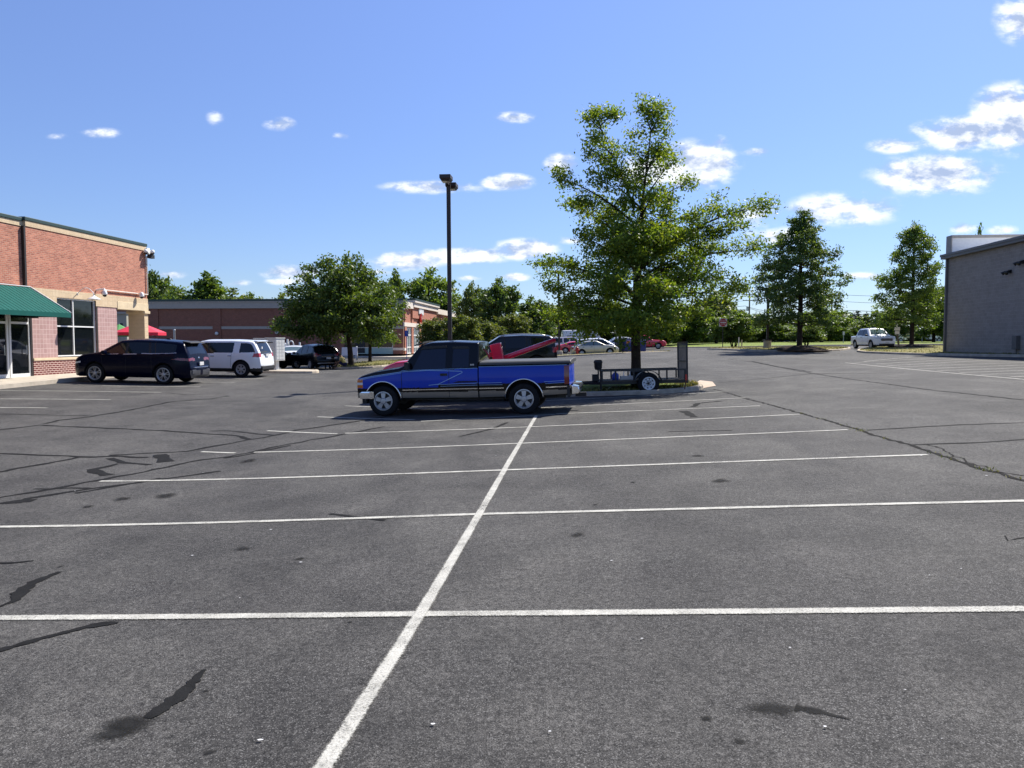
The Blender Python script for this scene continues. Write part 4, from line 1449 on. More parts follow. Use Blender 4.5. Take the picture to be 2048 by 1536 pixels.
def leaf_mesh(name, cen, size, rs, tint, up=.55, wid=.42):
    n = len(cen)
    nrm = rs.normal(size=(n, 3)) + np.array([0, 0, up * 2])
    nrm /= np.linalg.norm(nrm, axis=1)[:, None]
    a = rs.normal(size=(n, 3))
    a -= nrm * (a * nrm).sum(1)[:, None]
    a /= np.linalg.norm(a, axis=1)[:, None]
    b = np.cross(nrm, a)
    s = (size * rs.uniform(.65, 1.35, n))[:, None]
    v = np.empty((n, 4, 3))
    v[:, 0] = cen - a * s * .5
    v[:, 1] = cen + b * s * wid * .5 - a * s * .05
    v[:, 2] = cen + a * s * .5
    v[:, 3] = cen - b * s * wid * .5 - a * s * .05
    me = bpy.data.meshes.new(name)
    me.vertices.add(n * 4); me.loops.add(n * 4); me.polygons.add(n)
    me.vertices.foreach_set('co', v.reshape(-1).astype(np.float32))
    me.loops.foreach_set('vertex_index', np.arange(n * 4, dtype=np.int32))
    me.polygons.foreach_set('loop_start', np.arange(0, n * 4, 4, dtype=np.int32))
    me.polygons.foreach_set('loop_total', np.full(n, 4, dtype=np.int32))
    me.update(calc_edges=True)
    at_ = me.attributes.new('tint', 'FLOAT', 'FACE')
    at_.data.foreach_set('value', np.clip(tint, 0, 1).astype(np.float32))
    return me


def curve(p, q, bend, n=7):
    """arched path from p to q; bend lifts (or drops) its middle"""
    p = Vector(p); q = Vector(q)
    return [p.lerp(q, t) + Vector((0, 0, bend * math.sin(math.pi * t))) for t in [k / (n - 1) for k in range(n)]]


def grow(limbs, rng, rs, clump_n, clump_s, sec_len, sec_n, leaf_from=.22, droop=-.02):
    """limbs: (path, base radius). Returns branch paths, leaf centres, clump ids"""
    paths = []; cen = []; cid = []; k = 0
    for path, r0 in limbs:
        m = len(path)
        paths.append((path, [max(.006, r0 * (1 - .93 * i / (m - 1))) for i in range(m)]))
        L = sum((path[i + 1] - path[i]).length for i in range(m - 1))
        ns = max(3, int(sec_n * L))
        for j in range(ns):
            t = leaf_from + (1 - leaf_from) * (j + rng.random()) / ns
            f = t * (m - 1); i = min(int(f), m - 2)
            p = path[i].lerp(path[i + 1], f - i)
            d = (path[i + 1] - path[i]).normalized()
            side = Vector((rng.gauss(0, 1), rng.gauss(0, 1), rng.gauss(.05, .55)))
            side -= d * side.dot(d)
            if side.length < .1: continue
            side.normalize()
            l = sec_len * rng.uniform(.35, 1.1) * (1.15 - .65 * t) * min(1.3, .35 + L * .3)
            e = p + (d * .55 + side * .85).normalized() * l + Vector((0, 0, droop))
            q = curve(p, e, .05 * l, 4)
            paths.append((q, [max(.004, r0 * .28 * (1 - .8 * t) + .004), .007, .005, .003]))
            nc = max(2, int(l / (clump_s * 1.15)) + 1)
            for c in range(nc):
                u = .35 + .65 * (c + rng.random()) / nc
                cc = p.lerp(e, u)
                n = int(clump_n * rng.uniform(.6, 1.3))
                g = rs.normal(size=(n, 3)) * np.array([clump_s, clump_s, clump_s * .62])
                cen.append(g + np.array(cc)); cid += [k] * n; k += 1
        # tip
        for c in range(3):
            n = int(clump_n * .7)
            tip = path[-1].lerp(path[-2], c * .3)
            cen.append(rs.normal(size=(n, 3)) * clump_s * .7 + np.array(tip)); cid += [k] * n; k += 1
    return paths, np.concatenate(cen), np.array(cid)


def tint_of(cid, rs, spread=.22):
    base = rs.normal(.5, spread, cid.max() + 1)
    return base[cid] + rs.normal(0, .16, len(cid))


def assemble(root, trunk_mb, limb_mb, leaf, leafmat, bark='bark'):
    t = trunk_mb.build('trunk', bark, root, smooth=True)
    if limb_mb is not None:
        limb_mb.build('limbs', bark, root, smooth=True)
    leaf.materials.append(M[leafmat])
    link('crown', leaf, root)


def big_oak():
    rng = random.Random(11); rs = np.random.RandomState(11)
    D = 26.5
    base = at(1272, 768, D); base.z = zg(base.x, base.y) + .14
    root = thing('oak_tree', 'tall airy yellow green oak on the kerbed island behind the trailer', 'tree', base)

    def P(px, py, dy=0):
        q = at(px, py, D + dy)
        return Vector((q.x - base.x, q.y - base.y, q.z - base.z))
    tr = [Vector((0, 0, -.1)), Vector((0, 0, .12)), P(1272, 720), P(1271, 660), P(1273, 600), P(1276, 530), P(1282, 450), P(1287, 390)]
    limbs = []
    lead = [P(1282, 450), P(1287, 390), P(1294, 330), P(1301, 270), P(1306, 205)]
    limbs.append((lead, .06))
    l2 = [P(1268, 415), P(1252, 372, .2), P(1232, 325, .3), P(1210, 275, .3), P(1186, 222, .3)]
    limbs.append((l2, .05))
    spec = [  # start px,py ; tip px,py ; depth of tip ; bend
        (1278, 455, 1118, 356, -.6, .2), (1274, 500, 1138, 408, .9, .15), (1273, 540, 1160, 470, -1.2, .1), (1272, 590, 1082, 530, .4, .25), (1272, 612, 1100, 578, -1.0, .15), (1272, 630, 1100, 640, .8, .05),
        (1272, 640, 1130, 610, -1.9, .1), (1272, 640, 1170, 655, -.8, .05), (1273, 560, 1135, 545, 1.4, .1), (1276, 520, 1195, 430, 1.8, .1), (1284, 420, 1205, 350, -.8, .1),
        (1285, 420, 1382, 362, .3, .1), (1281, 470, 1400, 425, -1.0, .12), (1276, 540, 1542, 408, .4, .25), (1277, 520, 1470, 440, -.6, .2), (1275, 565, 1512, 500, .9, .2), (1274, 585, 1488, 560, -.5, .2), (1273, 600, 1466, 590, .6, .12),
        (1272, 620, 1398, 622, -.9, .1), (1272, 640, 1362, 648, 1.0, .05), (1274, 560, 1400, 500, 1.8, .1), (1274, 580, 1420, 545, -1.9, .1),
        (1274, 560, 1240, 480, -2.5, .1), (1274, 545, 1330, 470, -2.4, .1), (1273, 600, 1230, 560, -3.1, .1), (1272, 610, 1330, 575, -3.2, .1), (1272, 640, 1290, 640, -3.2, .05), (1272, 640, 1220, 640, -2.9, .05), (1272, 636, 1345, 640, -2.6, .05),
        (1274, 560, 1250, 490, 2.6, .1), (1274, 545, 1340, 470, 2.5, .1), (1273, 600, 1220, 560, 3.1, .1), (1272, 610, 1340, 570, 3.2, .1), (1272, 640, 1280, 640, 3.2, .05), (1272, 640, 1200, 630, 2.6, .05), (1272, 630, 1350, 622, 2.6, .05),
        (1281, 470, 1228, 425, 1.2, .1), (1282, 460, 1335, 430, 1.3, .1), (1279, 490, 1240, 455, -1.5, .1), (1284, 430, 1305, 392, -1.2, .1), (1279, 480, 1348, 455, -1.4, .1), (1277, 505, 1200, 470, -1.3, .1), (1277, 505, 1365, 470, 1.0, .1), (1285, 425, 1245, 395, -.9, .08), (1276, 530, 1260, 470, -1.9, .1), (1278, 500, 1300, 450, -1.7, .1), (1286, 410, 1320, 380, .9, .05), (1276, 530, 1310, 490, 2.0, .1), (1275, 545, 1225, 500, 2.0, .1), (1287, 395, 1262, 365, .7, .05), (1276, 525, 1390, 470, -1.2, .12), (1276, 530, 1175, 490, .9, .12),
        (1287, 400, 1345, 320, -.7, .05), (1291, 350, 1335, 262, .4, .05), (1302, 265, 1328, 215, .2, 0), (1302, 260, 1283, 212, .1, 0), (1293, 340, 1330, 300, .8, .05),
        (1240, 342, 1172, 300, .2, .05), (1205, 262, 1172, 232, .5, 0), (1200, 252, 1228, 225, .2, 0), (1246, 358, 1180, 345, -.5, .05), (1225, 310, 1185, 275, -.4, .03)]
    for sx, sy, tx, ty, dy, bend in spec:
        p = P(sx, sy); q = P(tx, ty, dy)
        L = (q - p).length
        limbs.append((curve(p, q, bend * L * .35, 7), .018 + .011 * L))
    paths, cen, cid = grow(limbs, rng, rs, 40, .18, .92, 3.6, .20)
    tint = tint_of(cid, rs, .2)
    tint += .10 * (rs.rand(len(cid)) < .25)
    leaf = leaf_mesh('crown', cen, .120, rs, tint, .45, .46)
    print('oak leaves', len(cen))
    tm = MB(); tm.tube(tr, [.26, .19, .165, .16, .15, .13, .085, .055], 12)
    assemble(root, tm, tubes_np(paths, 5), leaf, 'oak_leaf')


big_oak()


def conical(name, label, px, Y, top, base_py, wl, wr, seed, leafmat, crown_from=.14, nl=60, cn=22, cs=.26, ls=.30, up=.35, rise=.22, trunk_r=.22, pw=.8, group=None, round_=False, z_off=.12):
    """tree from its silhouette: central trunk with whorled limbs; wl, wr: reach left and right in photo pixels"""
    rng = random.Random(seed); rs = np.random.RandomState(seed)
    b = gx(px, Y); b.z += z_off
    root = thing(name, label, 'tree', b, 0, group)
    H = at(px, top, Y).z - b.z
    s = Y / F
    limbs = []
    tr = [Vector((0, 0, -.3)), Vector((0, 0, .15)), Vector((.03, 0, H * .3)), Vector((-.03, 0, H * .6)), Vector((0, 0, H * .86))]
    limbs.append(([Vector((0, 0, H * .72)), Vector((.05, .03, H * .82)), Vector((-.04, 0, H * .91)), Vector((0, 0, H * .985))], .05))
    for k in range(nl):
        t = (k + rng.random()) / nl
        h0 = H * (crown_from + (.93 - crown_from) * t)
        a = k * 2.399 + rng.uniform(-.4, .4)
        if round_:
            w = math.sqrt(max(0, 1 - (abs(t - .42) / .62) ** 2.2)) 
        else:
            w = (1 - t) ** pw * .95 + .06
            if t < .10: w *= .75 + t * 2.5
        reach = (wr if math.cos(a) > 0 else wl) * s * w * rng.choice([rng.uniform(.5, .8), rng.uniform(.75, 1.0), rng.uniform(.9, 1.15)])
        dz = reach * rise * rng.uniform(.3, 1.6) * (1 if t > .12 else -.3)
        e = Vector((math.cos(a) * reach, math.sin(a) * reach, min(h0 + dz, H * .99)))
        p = Vector((0, 0, h0))
        limbs.append((curve(p, e, reach * .06, 5), .012 + .012 * reach))
    paths, cen, cid = grow(limbs, rng, rs, cn, cs, .8 + cs, 1.9, .2)
    me = leaf_mesh('crown', cen, ls, rs, tint_of(cid, rs, .2), up, .45)
    tm = MB(); tm.tube(tr, [trunk_r * 1.5, trunk_r, trunk_r * .85, trunk_r * .6, .05], 10)
    assemble(root, tm, tubes_np(paths, 4), me, leafmat)
    return root


def mound(px, Y, rad, h):
    c = gx(px, Y)
    m = MB(); n = 28; v = []
    rings = [1, .75, .5, .25]
    for k in rings:
        for i in range(n):
            a = 2 * math.pi * i / n
            x, y = c.x + rad * k * math.cos(a), c.y + rad * k * math.sin(a)
            v.append((x, y, zg(x, y) + .10 + h * (1 - k ** 1.6)))
    v.append((c.x, c.y, zg(c.x, c.y) + .10 + h))
    f = []
    for k in range(3):
        f += [(k * n + i, k * n + (i + 1) % n, (k + 1) * n + (i + 1) % n, (k + 1) * n + i) for i in range(n)]
    f += [(3 * n + i, 3 * n + (i + 1) % n, 4 * n) for i in range(n)]
    m.add(v, f)
    struct(m.build('mulch_bed', 'mulch', smooth=True))


def near_trees():
    mound(1598, 57, 2.2, .38); mound(1822, 64, 2.2, .32); mound(740, 60, 1.2, .14)
    conical('oak_tree', 'dark conical oak on a mulch mound left of the white pickup', 1598, 57, 418, 695, 122, 108, 21, 'dark_leaf', .17, 84, 24, .20, .20, .3, .12, .20, .60)
    conical('oak_tree', 'conical oak on a mulch mound beside the grey block building', 1822, 64, 442, 690, 82, 78, 22, 'mid_leaf', .17, 80, 22, .20, .21, .3, .15, .18, .55)
    # pear tree: broad round crown on several stems
    rng = random.Random(31); rs = np.random.RandomState(31)
    D = 52
    b = gx(702, D); b.z += .14
    root = thing('pear_tree', 'dense round-crowned green tree beside the two people in the parking lot', 'tree', b)

    def P(px, py, dy=0):
        q = at(px, py, D + dy); return q - b
    tr = [Vector((0, 0, -.3)), Vector((0, 0, .2)), P(700, 700), P(697, 668)]
    limbs = []
    tips = [(560, 640, 0), (548, 655, .8), (575, 610, -1), (590, 575, .6), (605, 555, -1), (630, 535, 1), (655, 522, -.5), (690, 518, .6), (720, 527, -.8), (745, 552, .9), (768, 580, -.7), (785, 610, .5), (795, 640, -.6), (780, 662, .7), (755, 668, -1),
            (600, 668, -1), (640, 672, 1.2), (570, 660, -1.3), (690, 600, -3), (640, 580, -2.8), (740, 600, -2.6), (660, 640, -3.2), (720, 645, -3), (620, 640, -2.8), (770, 640, -2.2), (690, 540, -2), (690, 600, 3), (640, 590, 2.8), (740, 610, 2.6), (650, 650, 3), (730, 650, 2.6), (600, 610, -2), (610, 640, 2.2), (665, 555, -2.2), (725, 560, 2), (700, 665, -2.5), (625, 605, 1.5), (585, 625, -1.8), (760, 620, -1.5)]
    for i, (x, y, dy) in enumerate(tips):
        sy = 668 if i % 2 else 650
        p = P(697 + rng.uniform(-3, 3), sy); q = P(x, y, dy)
        limbs.append((curve(p, q, (q - p).length * .10, 6), .035 + .012 * (q - p).length))
    paths, cen, cid = grow(limbs, rng, rs, 26, .25, 1.25, 2.3, .3)
    me = leaf_mesh('crown', cen, .22, rs, tint_of(cid, rs, .2), .35, .55)
    print('pear leaves', len(cen))
    tm = MB(); tm.tube(tr, [.30, .20, .17, .16], 10)
    assemble(root, tm, tubes_np(paths, 5), me, 'pear_leaf')
    conical('pear_tree', 'smaller tree with a slim dark trunk right of the seated person', 740, 60, 560, 727, 60, 62, 33, 'pear_leaf', .30, 46, 24, .28, .26, .3, .3, .14, .6, None, True)


near_trees()


def far_trees():
    """trees beyond the lot: a few grown shapes, each tree a copy at its own size and turn"""
    protos = {}

    def proto(kind, seed):
        rng = random.Random(seed); rs = np.random.RandomState(seed)
        H = 10.0; W_ = 3.6
        limbs = []
        nl = 64
        for k in range(nl):
            t = (k + rng.random()) / nl
            if kind in ('cone',): w = (1 - t) ** .75 + .05; cf = .12; rise = .15
            elif kind == 'column': w = math.sqrt(max(0.02, 1 - (abs(t - .38) / .66) ** 2)); cf = .12; rise = .45
            elif kind == 'bush': w = math.sqrt(max(0.05, 1 - (abs(t - .45) / .62) ** 2.4)); cf = .22; rise = .4
            else: w = math.sqrt(max(0.02, 1 - (abs(t - .45) / .60) ** 2.2)); cf = .10; rise = .25
            h0 = H * (cf + (.90 - cf) * t) * (1 - .12 * w * (kind != 'cone'))
            a = k * 2.399 + rng.uniform(-.5, .5)
            re = W_ * w * rng.uniform(.62, 1.12)
            p = Vector((0, 0, h0 * .94)); e = Vector((math.cos(a) * re, math.sin(a) * re, min(h0 + re * rise * rng.uniform(.2, 1.4), H * .99)))
            limbs.append((curve(p, e, re * .06, 4), .03 + .01 * re))
        limbs.append(([Vector((0, 0, H * .8)), Vector((0, 0, H * .9)), Vector((.1, 0, H * .985))], .05))
        paths, cen, cid = grow(limbs, rng, rs, 13, .34, 1.3, 1.55, .2)
        return paths, cen, cid, rs

    def build_proto(kind, seed, leafmat):
        key = (kind, leafmat)
        if key in protos: return protos[key]
        paths, cen, cid, rs = proto(kind, seed)
        leaf = leaf_mesh('crown', cen, .46, rs, tint_of(cid, rs, .22), .3, .5)
        leaf.materials.append(M[leafmat])
        tm = MB()
        if kind == 'bush':
            tm.lathe([(.0, -.4), (.3, -.4), (.26, .3), (0, .5)], 8)
            for k in range(6):
                a = k * 1.05
                tm.tube([(.12 * math.cos(a), .12 * math.sin(a), -.3), (.5 * math.cos(a), .5 * math.sin(a), 2.0), (1.2 * math.cos(a), 1.2 * math.sin(a), 5)], [.12, .10, .05], 6)
        else:
            tm.tube([(0, 0, -.5), (0, 0, .3), (.05, 0, 4), (0, 0, 9)], [.34, .24, .17, .04], 8)
        for p, r in paths:
            if r[0] > .028 and p[0].z < 8.4 and abs(p[0].x) < .01: tm.tube(p, r, 4, cap=False)
        t = tm.build('trunk', 'bark', None, smooth=True)
        protos[key] = (t.data, leaf, t)
        COL.objects.unlink(t); bpy.data.objects.remove(t)
        return protos[key]
    T = [  # column px, distance, top py, width px, kind, leaf, name, label
        (292, 100, 528, 50, 'round', 'dark_leaf', 'dark tree just showing beside the top corner of the brick shop'),
        (333, 112, 562, 60, 'round', 'dark_leaf', 'dark round tree behind the left end of the brown store roof'),
        (372, 118, 575, 50, 'round', 'mid_leaf', 'low bushy tree left of the pointed one behind the brown store'),
        (420, 116, 545, 70, 'cone', 'mid_leaf', 'pointed light green tree rising above the brown store roof'),
        (468, 122, 578, 64, 'round', 'light_leaf', 'yellow green round tree right of the pointed one behind the store roof'),
        (505, 128, 585, 40, 'round', 'mid_leaf', 'small round tree lowest of those over the brown store roof'),
        (568, 124, 588, 70, 'round', 'light_leaf', 'wide low tree over the store roof left of the pear tree'),
        (793, 118, 541, 70, 'cone', 'mid_leaf', 'pointed tree behind the right side of the pear tree'),
        (858, 122, 536, 110, 'round', 'mid_leaf', 'large bright tree behind the light pole and brick gable'),
        (944, 112, 566, 54, 'column', 'light_leaf', 'slim pale green tree right of the tall light pole'),
        (996, 104, 556, 84, 'column', 'dark_leaf', 'upright dark green tree in the middle above the dark SUV'),
        (1062, 108, 592, 100, 'round', 'dark_leaf', 'dark broad tree left of the oak crown'),
        (872, 82, 634, 64, 'bush', 'myrtle_leaf', 'crape myrtle in front of the sunlit brick gable'),
        (925, 78, 628, 70, 'bush', 'myrtle_leaf', 'crape myrtle just right of the tall light pole'),
        (972, 84, 640, 70, 'bush', 'myrtle_leaf', 'crape myrtle above the windshield of the dark SUV'),
        (1025, 92, 626, 64, 'bush', 'myrtle_leaf', 'crape myrtle below the dark broad tree'),
        (1086, 112, 648, 46, 'bush', 'light_leaf', 'pale low shrub tree behind the red boom tip'),
        (1140, 126, 600, 110, 'round', 'mid_leaf', 'broad tree behind the white jeep'),
        (1215, 126, 600, 120, 'round', 'dark_leaf', 'dark tree behind the silver sedan and the oak trunk'),
        (1300, 108, 612, 110, 'round', 'mid_leaf', 'broad tree behind the red pickup by the oak'),
        (1368, 112, 604, 110, 'round', 'mid_leaf', 'broad green tree above the raised trailer ramp'),
        (1432, 116, 585, 82, 'column', 'light_leaf', 'bright pale tree behind the do not enter sign'),
        (1467, 76, 622, 84, 'bush', 'mid_leaf', 'multi-stem myrtle with dark trunks right of the do not enter sign'),
        (1528, 118, 632, 90, 'round', 'mid_leaf', 'low tree between the myrtle and the dark conical oak'),
        (1588, 122, 640, 90, 'round', 'light_leaf', 'low light tree under the dark conical oak'),
        (1612, 84, 650, 60, 'bush', 'mid_leaf', 'multi-stem myrtle half hidden by the dark oak trunk'),
        (1642, 112, 612, 100, 'round', 'mid_leaf', 'bright green tree right of the dark conical oak'),
        (1684, 190, 632, 44, 'round', 'pine_leaf', 'distant bluish pine left of the pine pair behind the white pickup'),
        (1714, 185, 622, 60, 'round', 'pine_leaf', 'distant bluish pine above the cab of the white pickup'),
        (1740, 130, 640, 90, 'round', 'myrtle_leaf', 'low olive tree right behind the white pickup'),
        (1768, 100, 612, 90, 'round', 'dark_leaf', 'dark layered tree between the white pickup and the right oak'),
        (1866, 104, 560, 90, 'round', 'mid_leaf', 'green tree between the right oak and the grey block building'),
        (1952, 82, 452, 44, 'column', 'mid_leaf', 'tree top peeking over the white parapet of the grey building')]
    for i, (px, Y, top, w, kind, lm, lab) in enumerate(T):
        tme, leaf, _ = build_proto(kind, 100 + i, lm)
        b = gx(px, Y)
        H = at(px, top, Y).z - b.z
        nm = 'crape_myrtle' if 'myrtle' in lab else ('pine_tree' if 'pine' in lab else 'tree')
        r = thing(nm, lab, 'tree', b, (i * 1.7) % 6.28)
        sx = (w / F * Y) / 6.4 * (1.9 if px < 600 else 1)
        r.scale = (sx, sx, H / 10)
        link('trunk', tme, r); link('crown', leaf, r)
    # hedge along the far side of the lawn
    rs = np.random.RandomState(5)
    for (p0, p1, Y, h, lab) in ((1290, 1545, 124, 1.5, 'dark clipped hedge along the far edge of the lawn left of the dark oak'), (1610, 1700, 122, 1.6, 'dark hedge along the far lawn left of the white pickup'), (1735, 1890, 118, 1.7, 'dark hedge behind the for sale sign'), (900, 1098, 98, 2.2, 'dark hedge under the myrtles behind the dark SUV')):
        a = gx(p0, Y); b = gx(p1, Y)
        h_ = thing('hedge', lab, 'hedge', a)
        n = 9000
        t = rs.rand(n)
        c = np.outer(1 - t, np.zeros(3)) + np.outer(t, np.array(b - a))
        c += np.stack([rs.normal(0, .2, n), rs.uniform(-.8, .8, n), rs.rand(n) ** .7 * h * (1 + .25 * np.sin(t * 37) + .1 * np.sin(t * 91))], 1)
        me = leaf_mesh('foliage', c, .36, rs, rs.normal(.35, .25, n), .3)
        me.materials.append(M['dark_leaf']); link('foliage', me, h_)
        m = MB()
        for k in range(24):
            q = (b - a) * ((k + .5) / 24); m.tube([(q.x, q.y, -.3), (q.x, q.y, h * .8)], .04, 5)
        m.build('stems', 'bark', h_)


far_trees()
# ------------------------------------------------------------------ vehicles
class Cv:
    """profile curve through points, corners eased over a width"""
    def __init__(s, pts, ease=.06):
        pts = sorted(pts)
        x0, x1 = pts[0][0], pts[-1][0]
        s.x = np.linspace(x0, x1, max(60, int((x1 - x0) / .008)))
        z = np.interp(s.x, [p[0] for p in pts], [p[1] for p in pts])
        k = max(1, int(ease / (s.x[1] - s.x[0])))
        if k > 1:
            ker = np.ones(k) / k
            for _ in range(2):
                zz = np.pad(z, (k, k), mode='reflect', reflect_type='odd')
                z = np.convolve(zz, ker, 'same')[k:-k]
        s.z = z

    def __call__(s, x):
        return float(np.interp(x, s.x, s.z))


def inpoly(poly, x, z):
    c = False
    for i in range(len(poly)):
        ax, az = poly[i]; bx, bz = poly[i - 1]
        if (az > z) != (bz > z) and x < (bx - ax) * (z - az) / (bz - az) + ax:
            c = not c
    return c


def width_at(S, x, z):
    w = S['P'](x)
    zu = S['zu'](x); be = S['belt'](x) if 'belt' in S else 1.0
    zs = S.get('zs', .5)
    if z < zs: w -= S.get('tuck', .07) * ((zs - z) / .3) ** 2
    zm = S.get('zm', .75)
    w -= S.get('bulge', .05) * ((z - zm) / .5) ** 2 if z < be else S.get('bulge', .05) * ((be - zm) / .5) ** 2
    if z > be: w -= S.get('tumble', .35) * (z - be)
    r = S.get('rt', .10)
    if z > zu - r:
        q = min(1, (z - (zu - r)) / r)
        w -= r * S.get('ry', .9) * (1 - math.sqrt(max(0, 1 - q * q)))
    return max(w, .05)


def skin(root, S, classify, nx=150, nz=36, ny=14):
    """lofted shell of a car body; faces are sorted into parts by classify(kind, x, y, z)"""
    x0, x1 = S['x0'], S['x1']
    zu = S['zu']
    # stations: even in x and along the roof line
    xs = np.linspace(x0, x1, nx)
    fx = np.linspace(x0, x1, 2000); fz = np.array([zu(v) for v in fx])
    arc = np.concatenate([[0], np.cumsum(np.hypot(np.diff(fx), np.diff(fz)))])
    xs2 = np.interp(np.linspace(0, arc[-1], nx), arc, fx)
    ex = []
    for xw in S['wheels']:
        for k in range(25):
            ex.append(xw + S['Ra'] * math.cos(math.pi * k / 24))
    xs = np.unique(np.round(np.clip(np.concatenate([xs, xs2, ex]), x0, x1), 4))
    keep = [xs[0]]
    for v in xs[1:]:
        if v - keep[-1] > .003: keep.append(v)
    xs = keep
    n = len(xs)

    def zl(x):
        z = S['sill'](x) if callable(S['sill']) else S['sill']
        for xw in S['wheels']:
            d = abs(x - xw)
            if d < S['Ra']:
                z = max(z, S['zc'] + math.sqrt(max(0, S['Ra'] ** 2 - d * d)))
        return min(z, zu(x) - .03)
    V = []; 
    t = [1 - (1 - k / (nz - 1)) ** 1.25 for k in range(nz)]
    for x in xs:
        a, b = zl(x), zu(x)
        col = []
        for u in t:
            z = a + (b - a) * u
            col.append((x, width_at(S, x, z), z))
        V.append(col)
    verts = []; L_ = []; R_ = []
    for i in range(n):
        l = []; r = []
        for (x, y, z) in V[i]:
            l.append(len(verts)); verts.append((x, y, z))
        for (x, y, z) in V[i]:
            r.append(len(verts)); verts.append((x, -y, z))
        L_.append(l); R_.append(r)
    T = []
    crown = S.get('crown', .03)
    for i in range(n):
        x, y, z = V[i][-1]
        row = [L_[i][-1]]
        cr = crown * min(1, y / .6)
        for k in range(1, ny):
            yy = y * (1 - 2 * k / ny)
            row.append(len(verts)); verts.append((x, yy, z + cr * (1 - (yy / y) ** 2)))
        row.append(R_[i][-1]); T.append(row)
    faces = []

    def add(kind, idx):
        p = [verts[j] for j in idx]
        c = [sum(q[k] for q in p) / len(p) for k in range(3)]
        faces.append((classify(kind, *c), idx))
    for i in range(n - 1):
        for k in range(nz - 1):
            add('side', (L_[i + 1][k], L_[i][k], L_[i][k + 1], L_[i + 1][k + 1]))
            add('side', (R_[i][k], R_[i + 1][k], R_[i + 1][k + 1], R_[i][k + 1]))
        for k in range(ny):
            add('top', (T[i][k + 1], T[i + 1][k + 1], T[i + 1][k], T[i][k]))
    for kind, i, bul in (('rear', 0, -S.get('bulr', .06)), ('front', n - 1, S.get('bulf', .08))):
        grid = []
        for k in range(nz):
            x, y, z = V[i][k]
            row = [L_[i][k]]
            for j in range(1, ny):
                if k == nz - 1:
                    row.append(T[i][j]); continue
                yy = y * (1 - 2 * j / ny)
                row.append(len(verts))
                e = 1 - abs(k / (nz - 1) * 2 - 1) ** 3
                verts.append((x + bul * (1 - (yy / y) ** 2) * e, yy, z + (crown * (1 - (yy / y) ** 2) * (k / (nz - 1)) ** 4)))
            row.append(R_[i][k]); grid.append(row)
        for k in range(nz - 1):
            for j in range(ny):
                q = (grid[k][j], grid[k][j + 1], grid[k + 1][j + 1], grid[k + 1][j])
                add(kind, q if kind == 'rear' else q[::-1])
    groups = {}
    for key, idx in faces:
        if key is None: continue
        groups.setdefault(key[0], []).append((key[1], idx))
    out = {}
    for g in sorted(groups):
        mats = sorted({m for m, _ in groups[g]})
        mb = MB(); mp = {}
        for m_, idx in groups[g]:
            f = []
            for j in idx:
                if j not in mp:
                    mp[j] = len(mb.v); mb.v.append(verts[j])
                f.append(mp[j])
            mb.f.append(tuple(f)); mb.m.append(mats.index(m_))
        o = mb.build(g.split('#')[0], mats, root, smooth=True, fixn=False)
        out[g] = o
    return out


WM = {}


